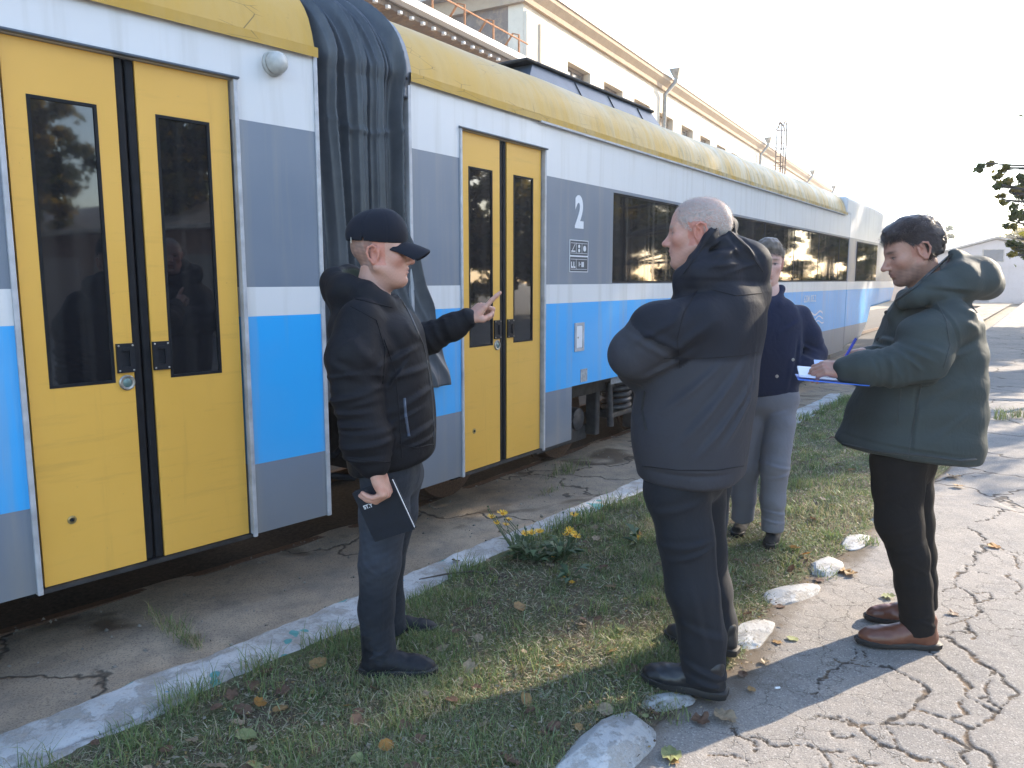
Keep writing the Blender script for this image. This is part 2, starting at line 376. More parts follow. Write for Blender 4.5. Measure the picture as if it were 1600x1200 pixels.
Z = bump_ - 0.009 * crackf - 0.05 * np.clip(1 - edge / 0.2, 0, 1) - 0.05 * np.clip((-ed - 0.02) / 0.12, 0, 1)
earth = np.clip(1.15 - (ed + 0.07 * wob(P, 2.2, 33) + 0.04 * wob(P, 8, 34)) / 0.22, 0, 1)
cc = np.zeros((len(P), 3), np.float32); cc[:, 0] = crackf; cc[:, 1] = earth
grid_mesh('cracked_asphalt', X, Y, Z.reshape(X.shape), ASPHN, colors=cc, keep=(ed > -0.16).reshape(X.shape))
# grass bed
yy = np.arange(-1.0, 10.4, 0.03); w = np.linspace(0, 1, 80)[None, :]
GX = (xL(yy) - 0.05)[:, None] * (1 - w) + (xE(yy) + 0.03)[:, None] * w; GY = np.repeat(yy[:, None], 80, 1)
grid_mesh('grass_bed_soil', GX, GY, soil_z(GX.ravel(), GY.ravel()).reshape(GX.shape), SOIL)
# kerb: whitewashed concrete edge, cracked along the grass side
yy = np.arange(-2, 10.75, 0.022); n = 26; w = np.linspace(0, 1, n)[None, :]
P1 = p2(np.zeros_like(yy), yy)
a = xU(yy) + 0.012 * wob(P1, 0.8, 41) + 0.009 * wob(P1, 4, 42) + 0.005 * wob(P1, 14, 43)
b = xL(yy) + 0.03 * wob(P1, 0.7, 44) + 0.012 * wob(P1, 4, 45) + 0.008 * wob(P1, 14, 46)
b = np.maximum(b, a + 0.16)
GX = a[:, None] * (1 - w) + b[:, None] * w; GY = np.repeat(yy[:, None], n, 1); Pg = p2(GX.ravel(), GY.ravel())
GZ = (0.010 + 0.006 * wob(Pg, 1.3, 47) + 0.0035 * wob(Pg, 9, 48) + 0.0015 * wob(Pg, 30, 49)).reshape(GX.shape)
GZ -= 0.02 * np.clip(1 - w / 0.12, 0, 1) ** 2 + 0.015 * np.clip((w - 0.9) / 0.1, 0, 1) ** 2
cw = 0.80 + 0.07 * wob(P1, 0.9, 50) + 0.025 * wob(P1, 7, 51)
on = np.clip(0.6 + 1.2 * wob(P1, 0.45, 52), 0, 1)
ck = np.exp(-((w - cw[:, None]) / 0.028) ** 2) * on[:, None]; GZ -= 0.022 * ck
GX = np.concatenate([GX[:, :1] - 0.02, GX[:, :1] - 0.004, GX, GX[:, -1:] + 0.004], 1); GY = np.concatenate([GY[:, :1]] * 2 + [GY] + [GY[:, -1:]], 1)
GZ = np.concatenate([np.full((len(yy), 1), -0.2), GZ[:, :1] - 0.02, GZ, np.full((len(yy), 1), -0.05)], 1)
ck = np.concatenate([ck[:, :1] * 0] * 2 + [ck] + [ck[:, :1] * 0], 1)
kb = grid_mesh('kerb', GX[:, ::-1], GY[:, ::-1], GZ[:, ::-1], KERB, colors=np.repeat(ck[:, ::-1, None], 3, 2))
# rails
for off, lab in ((RAIL_OFF, 'rusty rail on the platform side of the track under the train'), (RAIL_OFF + 1.35, 'rusty rail on the depot side of the track under the train')):
    mb = MB(); line = [cp(CAR1, -8, off), cp(CAR1, 2.2, off), cp(CAR2, 3.9, off), cp(CAR2, 60, off)]
    prof = [(-0.03, 0), (0.03, 0), (0.03, 0.09), (-0.03, 0.09)]
    vv = []
    for i, p in enumerate(line):
        q = np.array(line[min(i + 1, 3)]) - np.array(line[max(i - 1, 0)]); q[2] = 0; q /= np.linalg.norm(q); nn = np.array([-q[1], q[0], 0])
        vv += [p + nn * s_ + np.array([0, 0, -0.225 + h]) for s_, h in prof]
    ff = [(i * 4 + k, i * 4 + (k + 1) % 4, i * 4 + 4 + (k + 1) % 4, i * 4 + 4 + k) for i in range(3) for k in range(4)] + [(3, 2, 1, 0), (12, 13, 14, 15)]
    tag(MB().add(vv, ff).build('rail', RUST), lab, 'rail', 'rails of the train track')
# ------------------------------------------------------------------ train materials
def band_mat(name, bb):
    m = NT(name); z = m.n('SeparateXYZ', {'Vector': m.co()}).outputs[2]
    grey = (0.145, 0.175, 0.225); white = (0.63, 0.62, 0.62); blue = (0.020, 0.34, 0.74)
    st = [(0.0, grey), (bb / 3.2, blue), (1.411 / 3.2, white), (1.558 / 3.2, grey), (2.376 / 3.2, white)]
    c = m.ramp(m.math('DIVIDE', z, 3.2), st, 'CONSTANT')
    stv = m.noise(1.0, 4, 0.6, vec=m.scaled((9, 9, 0.45))); big = m.noise(1.1, 3); scr = m.noise(6, 5, 0.7, vec=m.scaled((1, 1, 7)))
    c = m.mix(m.ramp(stv, [(0.50, 0), (0.75, 0.34)]), c, (0.33, 0.29, 0.22))
    c = m.mix(m.ramp(big, [(0.4, 0), (0.8, 0.16)]), c, (0.45, 0.44, 0.43))
    c = m.mix(m.ramp(scr, [(0.68, 0), (0.74, 0.25)]), c, (0.20, 0.19, 0.18))
    low = m.ramp(m.math('ADD', z, m.math('MULTIPLY', m.noise(5, 4), 0.25)), [(0.28, 0.5), (0.75, 0.0)])
    c = m.mix(low, c, (0.17, 0.15, 0.125))
    m.set(color=c, rough=m.ramp(big, [(0.3, 0.30), (0.7, 0.44)]), spec=0.45, normal=m.bump(m.noise(1.8, 3), 0.2, 0.014)); return m.m
BAND1 = band_mat('car_livery', 0.632); BAND2 = band_mat('car_livery_second', 0.706)
def yellow_mat(name, base, roof=False):
    m = NT(name); big = m.noise(1.3, 4, 0.6); st = m.noise(1.0, 5, 0.65, vec=m.scaled((14, 14, 1.0))); fine = m.noise(35, 4, 0.7); h = m.noise(1.0, 5, 0.7, vec=m.scaled((1.4, 1, 16)))
    c = m.mix(m.ramp(big, [(0.3, 0), (0.7, 0.5)]), base, tuple(min(1, v * 1.12 + 0.02) for v in base))
    if roof:
        x = m.n('SeparateXYZ', {'Vector': m.co()}); far = m.ramp(m.math('DIVIDE', x.outputs[0], 20.0), [(0.22, 0.12), (0.5, 1.0)])
        top = m.ramp(m.math('ADD', x.outputs[2], m.math('MULTIPLY', m.noise(2.5, 4), 0.2)), [(0.0, 0), (1.0, 1)])
        c = m.mix(m.ramp(m.math('ADD', m.math('MULTIPLY', x.outputs[2], 2.2), m.math('MULTIPLY', big, 0.7)), [(0.0, 0), (1.0, 0)]), c, c)
        str_ = m.noise(1.0, 6, 0.7, vec=m.scaled((4.2, 1.2, 0.6)), dist=0.5)
        c = m.mix(m.math('MULTIPLY', m.ramp(str_, [(0.40, 0), (0.62, 0.8)]), far), c, (0.46, 0.43, 0.33))
        c = m.mix(m.math('MULTIPLY', m.ramp(st, [(0.50, 0), (0.66, 0.6)]), far), c, (0.13, 0.115, 0.05))
        c = m.mix(m.ramp(fine, [(0.62, 0), (0.8, 0.4)]), c, (0.16, 0.13, 0.05))
        crk_ = m.n('TexVoronoi', {'Vector': m.scaled((1.3, 2.2, 5)), 'Scale': 2.3}, feature='DISTANCE_TO_EDGE').outputs['Distance']
        c = m.mix(m.math('MULTIPLY', m.ramp(crk_, [(0.0, 0.9), (0.012, 0)]), m.ramp(m.noise(2, 2), [(0.55, 0), (0.6, 1)])), c, (0.05, 0.04, 0.02))
        m.set(color=c, rough=m.ramp(big, [(0.3, 0.40), (0.7, 0.55)]), spec=0.28, normal=m.bump(m.noise(2.6, 4), 0.35, 0.02))
    else:
        c = m.mix(m.ramp(h, [(0.55, 0), (0.75, 0.22)]), c, (0.24, 0.17, 0.05)); c = m.mix(m.ramp(st, [(0.6, 0), (0.8, 0.25)]), c, (0.33, 0.20, 0.05))
        c = m.mix(m.ramp(fine, [(0.69, 0), (0.73, 0.35)]), c, (0.16, 0.11, 0.05))
        m.set(color=c, rough=0.40, spec=0.4, normal=m.bump(m.noise(2.2, 3), 0.12, 0.012))
    return m.m
YDOOR = yellow_mat('door_yellow', (0.66, 0.36, 0.06)); YROOF = yellow_mat('roof_yellow', (0.47, 0.275, 0.04), True)
def glass_mat(name, dusty):
    m = NT(name); st = m.noise(1.0, 4, 0.6, vec=m.scaled((16, 16, 0.5))); big = m.noise(2.0, 3)
    c = m.mix(m.ramp(st, [(0.45, 0), (0.75, dusty)]), (0.010, 0.010, 0.012), (0.20, 0.19, 0.17))
    m.set(color=c, rough=m.ramp(st, [(0.4, 0.02), (0.8, 0.02 + dusty * 0.3)]), spec=0.75, ior=1.55, normal=m.bump(big, 0.03, 0.01)); return m.m
GLASS = glass_mat('tinted_glass', 0.10); GLASSD = glass_mat('dusty_tinted_glass', 0.35)
RUBBER = plain('black_rubber', (0.010, 0.0105, 0.013), 0.6, var=0.3, scale=20, bump=0.15, spec=0.18)
TRIM = plain('aluminium_trim', (0.40, 0.40, 0.42), 0.5, 0.2, var=0.2, scale=12)
STEEL = plain('worn_steel', (0.36, 0.34, 0.31), 0.38, 0.8, var=0.35, scale=50)
DARKMET = plain('sooty_metal', (0.030, 0.029, 0.030), 0.65, 0.2, var=0.5, scale=14, bump=0.5)
SPRINGM = plain('spring_steel', (0.060, 0.058, 0.062), 0.5, 0.4, var=0.4, scale=18)
PLASTIC = plain('black_plastic', (0.012, 0.013, 0.017), 0.45, var=0.2, spec=0.25)
GREYP = plain('roof_unit_grey', (0.075, 0.09, 0.115), 0.42, 0.1, var=0.25, scale=4)
LAMPW = plain('lamp_cover_grey', (0.42, 0.42, 0.40), 0.4, var=0.15, scale=25)
WHITEP = plain('white_sticker', (0.66, 0.67, 0.70), 0.5, var=0.05)
STICK = plain('dark_sticker', (0.050, 0.058, 0.072), 0.5, var=0.1)
def vinyl_mat():
    m = NT('bellows_vinyl'); b = m.noise(3, 5, 0.65); f = m.noise(40, 4, 0.7); s = m.noise(1.0, 4, 0.6, vec=m.scaled((10, 10, 1.2)))
    c = m.mix(m.ramp(b, [(0.3, 0), (0.75, 1)]), (0.040, 0.046, 0.056), (0.092, 0.10, 0.115)); c = m.mix(m.ramp(s, [(0.58, 0), (0.8, 0.4)]), c, (0.17, 0.165, 0.15))
    m.set(color=c, rough=m.ramp(b, [(0.3, 0.36), (0.7, 0.52)]), spec=0.5, normal=m.bump(f, 0.15, 0.003)); return m.m
VINYL = vinyl_mat()

ROOFP = [(-0.028, 2.765), (-0.030, 2.815), (0.004, 2.822), (0.022, 2.90), (0.05, 2.98), (0.085, 3.04), (0.125, 3.09), (0.18, 3.137), (0.24, 3.175), (0.34, 3.222), (0.47, 3.258), (0.65, 3.288), (0.9, 3.308), (1.3, 3.318)]
CW = 2.6
def roof(parent, a0, a1):
    prof = ROOFP + [(CW - y, z) for y, z in ROOFP[-2::-1]]
    n = max(2, int((a1 - a0) / 0.25)); xs_ = np.linspace(a0, a1, n)
    V = np.array([(x, y, z) for x in xs_ for y, z in prof], float); k = len(prof)
    dz = wob(V.astype(np.float32), 0.7, 61) * 0.006; V[:, 2] += dz * (V[:, 2] > 2.83)
    I = np.arange(n * k).reshape(n, k); q = np.stack([I[:-1, :-1], I[1:, :-1], I[1:, 1:], I[:-1, 1:]], -1).reshape(-1, 4)
    o = mesh_obj('roof', V, q, YROOF, parent, True); o.data.set_sharp_from_angle(angle=R(50))
    return o
def text_mesh(name, s, size, m, parent, loc, bold=0.0, sx=1.0, ext=0.001):
    cu = bpy.data.curves.new(name, 'FONT'); cu.body = s; cu.size = size; cu.offset = bold; cu.extrude = ext; cu.align_x = 'CENTER'; cu.align_y = 'CENTER'
    t = bpy.data.objects.new(name, cu); col.objects.link(t); bpy.context.view_layer.update()
    me = bpy.data.meshes.new_from_object(t.evaluated_get(bpy.context.evaluated_depsgraph_get())); bpy.data.objects.remove(t)
    me.materials.clear(); me.materials.append(m)
    o = bpy.data.objects.new(name, me); link(o, parent); o.location = loc; o.rotation_euler = (R(90), 0, 0); o.scale = (sx, 1, 1)
    return o
def door(parent, a0, z0=0.270, z1=2.568):
    a1 = a0 + 0.985; mid = a0 + 0.487
    dep = MB(); dep.box(a0 - 0.05, a1 + 0.05, 0.075, 0.10, z0 - 0.05, z1 + 0.05); dep.build('door_recess', RUBBER, parent)
    for side, (x0, x1, w0, w1, hx) in enumerate(((a0 + 0.008, mid - 0.044, a0 + 0.088, a0 + 0.36, a0 + 0.408), (mid + 0.044, a1 - 0.008, a0 + 0.612, a0 + 0.872, a0 + 0.571))):
        lf = MB().holed(x0, x1, z0, z1, [(w0, w1, 1.135, 2.352)], 0.020, 0.060).build('door_leaf', YDOOR, parent, bevel=0.004)
        MB().holed(w0 + 0.0005, w1 - 0.0005, 1.1355, 2.3515, [(w0 + 0.014, w1 - 0.014, 1.149, 2.338)], 0.0185, 0.05).build('window_seal', RUBBER, lf, bevel=0.003)
        MB().box(w0 + 0.012, w1 - 0.012, 0.026, 0.032, 1.147, 2.340).build('window_pane', GLASS, lf)
        h = MB().holed(hx - 0.040, hx + 0.040, 1.178, 1.312, [(hx - 0.017, hx + 0.017, 1.205, 1.29)], 0.008, 0.0205)
        h.box(hx - 0.018, hx + 0.018, 0.0175, 0.0195, 1.20, 1.295); h.box(hx - 0.016, hx + 0.016, 0.006, 0.012, 1.276, 1.292)
        hd = h.build('handle', PLASTIC, lf, bevel=0.003)
        for dx in (-0.031, 0.031):
            for zz in (1.188, 1.302): MB().lathe([(0.0045, 0), (0.0045, 0.0015), (0.002, 0.0025)], (hx + dx, 0.0085, zz), (0, -1, 0), 8).build('screw', STEEL, lf)
        if side == 0:
            MB().lathe([(0.036, 0.0), (0.036, 0.006), (0.031, 0.011), (0.022, 0.009), (0.022, 0.004)], (hx, 0.0205, 1.132), (0, -1, 0), 28).build('lock_ring', STEEL, lf, True)
            MB().lathe([(0.0215, 0), (0.0215, 0.006), (0.012, 0.009), (0.001, 0.012)], (hx, 0.0205, 1.132), (0, -1, 0), 20).build('lock_button', plain('lock_green', (0.12, 0.19, 0.18), 0.25, 0.2), lf, True)
            MB().lathe([(0.019, 0.0), (0.019, 0.003), (0.012, 0.005), (0.010, 0.002)], (a0 + 0.134, 0.0205, 0.545), (0, -1, 0), 18).build('key_escutcheon', plain('brass_worn', (0.35, 0.26, 0.11), 0.4, 0.6), lf, True)
            MB().lathe([(0.009, 0.0), (0.008, 0.0055)], (a0 + 0.134, 0.0205, 0.545), (0, -1, 0), 12).build('keyhole', RUBBER, lf)
        xa, xb = (x1, mid - 0.004) if side == 0 else (mid + 0.004, x0)
        MB().prism([(0.060, z0 - 0.004), (0.024, z0 - 0.004), (0.024, z1 + 0.002), (0.060, z1 + 0.002)], xa, xb).build('edge_rubber', RUBBER, lf, bevel=0.012, segs=3)
    for x in (a0 - 0.030, a1 + 0.006):
        MB().box(x, x + 0.022, -0.012, 0.03, z0 - 0.02, z1 + 0.006).build('door_trim', TRIM, parent, bevel=0.004)
    MB().prism([(0.01, z1 + 0.004), (-0.022, z1 + 0.006), (-0.024, z1 + 0.016), (0.01, z1 + 0.026)], a0 - 0.034, a1 + 0.034).build('drip_rail', GREYP, parent, bevel=0.003)
    MB().box(a0 - 0.005, a1 + 0.005, 0.004, 0.07, z0 - 0.022, z0 - 0.004).build('door_sill', DARKMET, parent)

# ------------------------------------------------------------------ first car
A1 = 1.045
car1 = empty('rail_car', mw=CAR1)
tag(car1, 'yellow-doored railcar with a round grey side lamp, bellows at its end', 'railcar')
MB().holed(-7.5, 2.515, 0.262, 2.80, [(A1 - 0.008, A1 + 0.993, 0.2, 2.572)], 0.0, 0.05).build('side_wall', BAND1, car1)
roof(car1, -7.5, 2.520); door(car1, A1)
MB().box(-7.5, 2.48, 0.12, 2.48, 0.34, 2.9).build('interior_shell', RUBBER, car1)
MB().box(-7.5, 2.49, 0.55, 2.2, 0.06, 0.30).build('underframe', DARKMET, car1)
MB().box(2.502, 2.528, -0.008, 0.06, 0.256, 2.79).build('end_trim', TRIM, car1, bevel=0.004)
MB().lathe([(0.060, 0), (0.062, 0.018), (0.056, 0.026), (0.055, 0.050), (0.050, 0.066), (0.034, 0.080), (0.012, 0.086)], (2.262, 0.0, 2.686), (0, -1, 0), 28).build('side_lamp', LAMPW, car1, True)
MB().lathe([(0.0575, 0.027), (0.0575, 0.032)], (2.262, 0.0, 2.686), (0, -1, 0), 28).build('lamp_ring', STEEL, car1, True)
# ------------------------------------------------------------------ second car
A2 = 4.052
car2 = empty('rail_car', mw=CAR2)
tag(car2, 'railcar marked 2 with a long dark window band and a roof unit', 'railcar')
WZ0, WZ1 = 1.570, 2.362; panes = [6.172, 7.62, 9.07, 10.52, 11.97, 13.42, 14.87, 16.32]
MB().holed(3.545, 15.6, 0.262, 2.80, [(A2 - 0.008, A2 + 0.993, 0.2, 2.572), (panes[0], 15.6 + 1, WZ0, WZ1), (5.488, 8.75, 0.2, 0.716)], 0.0, 0.05).build('side_wall', BAND2, car2)
MB().box(3.536, 3.562, -0.008, 0.06, 0.256, 2.79).build('end_trim', TRIM, car2, bevel=0.004)
roof(car2, 3.540, 15.25); door(car2, A2)
MB().box(3.6, 15.6, 0.12, 2.48, 0.72, 2.9).build('interior_shell', RUBBER, car2)
MB().box(3.6, 5.4, 0.35, 2.3, 0.30, 0.73).build('underframe', DARKMET, car2); MB().box(8.8, 15.5, 0.2, 2.4, 0.1, 0.73).build('underframe', DARKMET, car2)
for i in range(len(panes) - 1):
    w_ = MB().holed(panes[i] + 0.003, panes[i + 1] - 0.003, WZ0 + 0.001, WZ1 - 0.001, [(panes[i] + 0.016, panes[i + 1] - 0.010, WZ0 + 0.018, WZ1 - 0.018)], 0.006, 0.05).build('window', RUBBER, car2)
    MB().box(panes[i] + 0.014, panes[i + 1] - 0.008, 0.009, 0.016, WZ0 + 0.016, WZ1 - 0.016).build('window_pane', GLASSD, w_)
MB().box(4.95, 15.1, -0.034, -0.002, 2.757, 2.771).build('gutter', TRIM, car2)
# cab at the far end
cab = [(15.6, 0.30), (17.2, 0.40), (17.75, 0.62), (18.1, 1.00), (20.6, 1.08), (20.9, 1.4), (20.8, 2.5), (20.3, 3.0), (18.2, 3.10), (15.3, 3.12), (15.3, 2.80), (15.6, 2.78)]
n_ = len(cab); vv = [(a, 0.0, z) for a, z in cab] + [(a, CW, z) for a, z in cab]
ff = [tuple(range(n_)), tuple(range(2 * n_ - 1, n_ - 1, -1))] + [(i, n_ + i, n_ + (i + 1) % n_, (i + 1) % n_) for i in range(n_)]
MB().add(vv, ff).build('cab', BAND2, car2, bevel=0.06, segs=3)
w_ = MB().box(16.33, 18.4, -0.008, 0.02, WZ0, 2.34).build('window', RUBBER, car2); MB().box(16.36, 18.37, -0.012, -0.0085, WZ0 + 0.02, 2.32).build('window_pane', GLASSD, w_)
# roof unit
un = MB(); b0 = [(5.40, 0.40), (8.22, 0.40), (8.22, 2.2), (5.40, 2.2)]; b1 = [(5.72, 0.56), (8.10, 0.56), (8.10, 2.0), (5.72, 2.0)]
un.add([(a, o, 3.15) for a, o in b0] + [(a, o, 3.425) for a, o in b1], [(0,1,5,4),(1,2,6,5),(2,3,7,6),(3,0,4,7),(4,5,6,7)])
ru = un.build('roof_unit', GREYP, car2)
MB().box(5.60, 8.12, 0.535, 2.02, 3.428, 3.455).build('lid', DARKMET, ru, bevel=0.01)
for a in (6.4, 7.05, 7.7): MB().add([(a, 0.455, 3.26), (a + 0.008, 0.455, 3.26), (a + 0.008, 0.540, 3.41), (a, 0.540, 3.41), (a, 0.475, 3.26), (a + 0.008, 0.475, 3.26), (a + 0.008, 0.56, 3.41), (a, 0.56, 3.41)], [(0,1,2,3),(7,6,5,4),(0,4,5,1),(1,5,6,2),(2,6,7,3),(3,7,4,0)]).build('panel_seam', DARKMET, ru)
# number, pictograms, hatch, plates, lettering
text_mesh('number', '2', 0.345, WHITEP, car2, (5.578, -0.0015, 2.135), 0.014, 0.78)
for z0, z1 in ((1.798, 1.916), (1.668, 1.786)):
    st_ = MB().box(5.432, 5.722, -0.0035, 0.0, z0, z1).build('sticker', STICK, car2)
    b = MB(); x0, x1 = 5.432, 5.722
    for q in ((x0 - .005, x1 + .005, z0 - .006, z0 - .0005), (x0 - .005, x1 + .005, z1 + .0005, z1 + .006), (x0 - .006, x0 - .0005, z0, z1), (x1 + .0005, x1 + .006, z0, z1)): b.box(q[0], q[1], -0.0045, -0.0005, q[2], q[3])
    b.box(x0 + .012, x1 - .012, -0.0045, -0.0036, z0 + .016, z0 + .019); b.box(x0 + .012, x1 - .012, -0.0045, -0.0036, z1 - .021, z1 - .018)
    b.build('sticker_border', WHITEP, st_)
    G_ = lambda: MB()
    pics = []
    if z0 > 1.75:
        for xx in (5.530, 5.622): pics.append(G_().box(xx, xx + .003, -0.0045, -0.0036, z0 + .019, z1 - .021))
        pics.append(G_().box(5.452, 5.515, -0.0045, -0.0036, z0 + .028, z0 + .037)); pics.append(G_().add([(5.462, -.0045, z0 + .0375), (5.470, -.0045, z0 + .0375), (5.515, -.0045, z1 - .026), (5.508, -.0045, z1 - .026)], [(0,1,2,3)]))
        for zz in (z0 + .040, z0 + .074): pics.append(G_().lathe([(0.015, 0), (0.015, 0.0009)], (5.577, -0.0036, zz), (0, -1, 0), 12))
        pics.append(G_().lathe([(0.024, 0), (0.024, 0.0008), (0.015, 0.0008), (0.015, 0)], (5.668, -0.0036, z0 + .058), (0, -1, 0), 14)); pics.append(G_().lathe([(0.007, 0), (0.007, 0.0009)], (5.668, -0.0036, z0 + .058), (0, -1, 0), 8))
    else:
        for xx in (5.450, 5.487): pics.append(G_().add([(xx, -.0045, z0 + .028), (xx + .03, -.0045, z0 + .028), (xx + .03, -.0045, z0 + .040), (xx + .012, -.0045, z0 + .040), (xx + .012, -.0045, z0 + .078), (xx, -.0045, z0 + .078)], [(0,1,2,3,4,5)]))
        pics.append(G_().box(5.530, 5.533, -0.0045, -0.0036, z0 + .019, z1 - .021))
        pics.append(G_().box(5.575, 5.583, -0.0045, -0.0036, z0 + .040, z0 + .078)); pics.append(G_().box(5.590, 5.604, -0.0045, -0.0036, z0 + .056, z0 + .062))
        for xx in (5.618, 5.632, 5.646): pics.append(G_().box(xx, xx + .010, -0.0045, -0.0036, z0 + .036, z0 + .078))
    for g in pics: g.build('pictogram', WHITEP, st_)
ht = MB().holed(5.520, 5.672, 1.005, 1.243, [(5.546, 5.646, 1.03, 1.218)], -0.010, 0.0).build('hatch', TRIM, car2, bevel=0.003)
MB().box(5.549, 5.643, -0.008, -0.002, 1.033, 1.215).build('hatch_lid', WHITEP, ht, bevel=0.002); MB().lathe([(0.008, 0), (0.008, 0.004)], (5.57, -0.008, 1.12), (0, -1, 0), 10).build('hatch_lock', STEEL, ht)
MB().box(5.63, 5.74, -0.004, 0.0, 0.735, 0.845).build('notice_plate', plain('faded_plate', (0.30, 0.31, 0.32), 0.6, var=0.3, scale=40), car2)
MB().box(6.24, 6.62, 0.03, 0.034, 0.645, 0.715).build('notice_plate', plain('dull_plate', (0.18, 0.19, 0.20), 0.6, var=0.3, scale=30), car2)
text_mesh('lettering', '620M 005.2', 0.155, WHITEP, car2, (13.0, -0.0015, 1.29), 0.003, 1.0)
for j in range(3):
    g = MB(); xs_ = []
    for i in range(14):
        x = 12.9 + i * 0.075 + 0.05 * j; z = 1.03 - 0.075 * j + 0.028 * math.sin(i * 0.75 + j); x2 = x + 0.08; z2 = 1.03 - 0.075 * j + 0.028 * math.sin((i + 1) * 0.75 + j); t_ = 0.030 if j == 0 else 0.018
        xs_.append((x, z, t_))
    n_ = len(xs_); g.add([(x, -.0015, z) for x, z, t_ in xs_] + [(x, -.0015, z + t_) for x, z, t_ in xs_], [(i, i + 1, n_ + i + 1, n_ + i) for i in range(n_ - 1)]); g.build('emblem', WHITEP, car2)
pass
# bogie under the cut-away skirt, wheel under the door
bo = MB(); bo.box(5.42, 8.6, 0.30, 0.46, 0.52, 0.66); bo.box(5.5, 8.5, 0.20, 0.34, 0.655, 0.735)
bo.box(6.46, 6.54, 0.30, 0.42, 0.10, 0.55); bo.box(7.25, 7.36, 0.28, 0.42, 0.05, 0.6); bo.box(6.70, 7.24, 0.25, 0.45, 0.235, 0.29); bo.box(5.6, 6.5, 0.42, 0.55, 0.05, 0.2)
bg_ = bo.build('bogie_frame', DARKMET, car2, bevel=0.015)
def helix(cx, cy, z0, z1, r, turns, wr):
    n = int(turns * 20); return [(cx + r * math.cos(2 * math.pi * t * turns / n), cy + r * math.sin(2 * math.pi * t * turns / n), z0 + (z1 - z0) * t / n) for t in range(n + 1)]
for cx in (6.97, 7.72): MB().tube(helix(cx, 0.35, 0.29, 0.63, 0.135, 5.5, 0.02), 0.0235, 8).build('coil_spring', SPRINGM, bg_, True)
for cx in (4.62, 6.30, 8.15): 
    wl = MB().lathe([(0.12, -0.05), (0.40, -0.04), (0.415, 0.0), (0.415, 0.07), (0.45, 0.075), (0.45, 0.10), (0.15, 0.09)], (cx, 0.66, 0.275), (0, 1, 0), 40).build('wheel', RUST, car2, True)
    MB().lathe([(0.11, 0), (0.12, 0.03), (0.105, 0.20), (0.06, 0.215)], (cx, 0.60, 0.275), (0, -1, 0), 24).build('axle_box', SPRINGM, wl, True)
MB().tube([(5.75, 0.33, 0.55), (5.78, 0.32, 0.36), (5.95, 0.31, 0.27), (6.1, 0.34, 0.33)], 0.012, 8).build('brake_hose', RUBBER, bg_)
MB().tube([(6.66, 0.27, 0.60), (6.70, 0.27, 0.16)], [0.03, 0.035], 12).build('damper', SPRINGM, bg_, True)
# ------------------------------------------------------------------ bellows between the cars
bel = empty('gangway_bellows', mw=Matrix.Translation(Vector(cp(CAR1, 2.52, 0.2, 0.9))))
tag(bel, 'crumpled dark grey vinyl bellows between the two railcars', 'bellows')
INV = bel.matrix_world.inverted()
path = [(0.035, z) for z in np.linspace(0.90, 2.74, 92)] + [(y + 0.012, z - 0.012) for y, z in ROOFP[2:]]
pa = np.array(path); seg = np.r_[0, np.cumsum(np.linalg.norm(np.diff(pa, axis=0), axis=1))]; sv_ = np.linspace(0, seg[-1], 230)
pa = np.stack([np.interp(sv_, seg, pa[:, 0]), np.interp(sv_, seg, pa[:, 1])], -1)
tn = np.gradient(pa, axis=0); tn /= np.linalg.norm(tn, axis=1, keepdims=True); nr = np.stack([-tn[:, 1], tn[:, 0]], -1)    # outward (y,z)
nu = 240; U = np.linspace(0, 1, nu); VV = np.zeros((230, nu, 3))
m1 = np.array(CAR1); m2 = np.array(CAR2)
uu, zz = np.meshgrid(U, pa[:, 1]); ss = np.repeat((sv_ / sv_[-1])[:, None], nu, 1)
Pn = np.stack([uu.ravel() * 0.9, ss.ravel() * 1.3, zz.ravel() * 0], -1).astype(np.float32)
low = np.clip((2.55 - zz) / 1.6, 0, 1)
ph = uu - 0.30 * low * uu ** 0.6 + 0.055 * wob(Pn, 0.8, 71).reshape(uu.shape) + 0.10 * np.clip((zz - 2.5) / 0.7, 0, 1) ** 2
pl = 0
for k, am, sh in ((4.6, 0.050, 0.1), (7.7, 0.030, 1.3), (13.0, 0.013, 2.2)):
    pl = pl + am * (1 - np.abs(np.sin(math.pi * k * ph + sh)) ** 0.8 * 1.6)
pl += 0.022 * wob(Pn, 1.5, 72).reshape(uu.shape) + 0.012 * wob(Pn, 4.0, 73).reshape(uu.shape) * np.clip((zz - 2.2) / 0.4, 0.15, 1)
pl += 0.03 * np.clip((zz - 2.55) / 0.3, 0, 1) * (1 - np.abs(np.sin(9 * uu + 5 * ss * 2 + 2 * wob(Pn, 1.2, 74).reshape(uu.shape))))
pl += 0.012 * np.exp(-((zz - 2.45 - 0.02 * np.sin(9 * uu)) / 0.012) ** 2)
ends = np.clip(np.minimum(uu, 1 - uu) / 0.07, 0, 1); bulge = 0.055 * np.sin(math.pi * uu) ** 0.8
flare = np.clip((1.95 - zz) / 0.95, 0, 1) ** 1.25 * uu ** 2
ends = np.maximum(ends, flare)
disp_ = pl * ends * (1 - 0.5 * np.clip(flare, 0, 1)) + bulge * 0.6 + 0.085 * flare - 0.02 + 0.075 * np.clip(flare * 7, 0, 1) * np.clip((uu - 0.72) / 0.2, 0, 1)
yl = pa[:, 0][:, None] + nr[:, 0][:, None] * disp_; zl = pa[:, 1][:, None] + nr[:, 1][:, None] * disp_ + 0.03 * uu * np.clip((1.2 - zz) / 0.3, 0, 1)
for M_, wgt, aa in ((m1, 1 - uu, 2.500), (m2, uu, 3.560)):
    a_ = aa + (0.23 * flare if aa > 3 else 0)
    for k in range(3): VV[..., k] += wgt * (M_[k, 0] * a_ + M_[k, 1] * yl + M_[k, 2] * zl + M_[k, 3])
off = np.array(bel.location); VV -= off
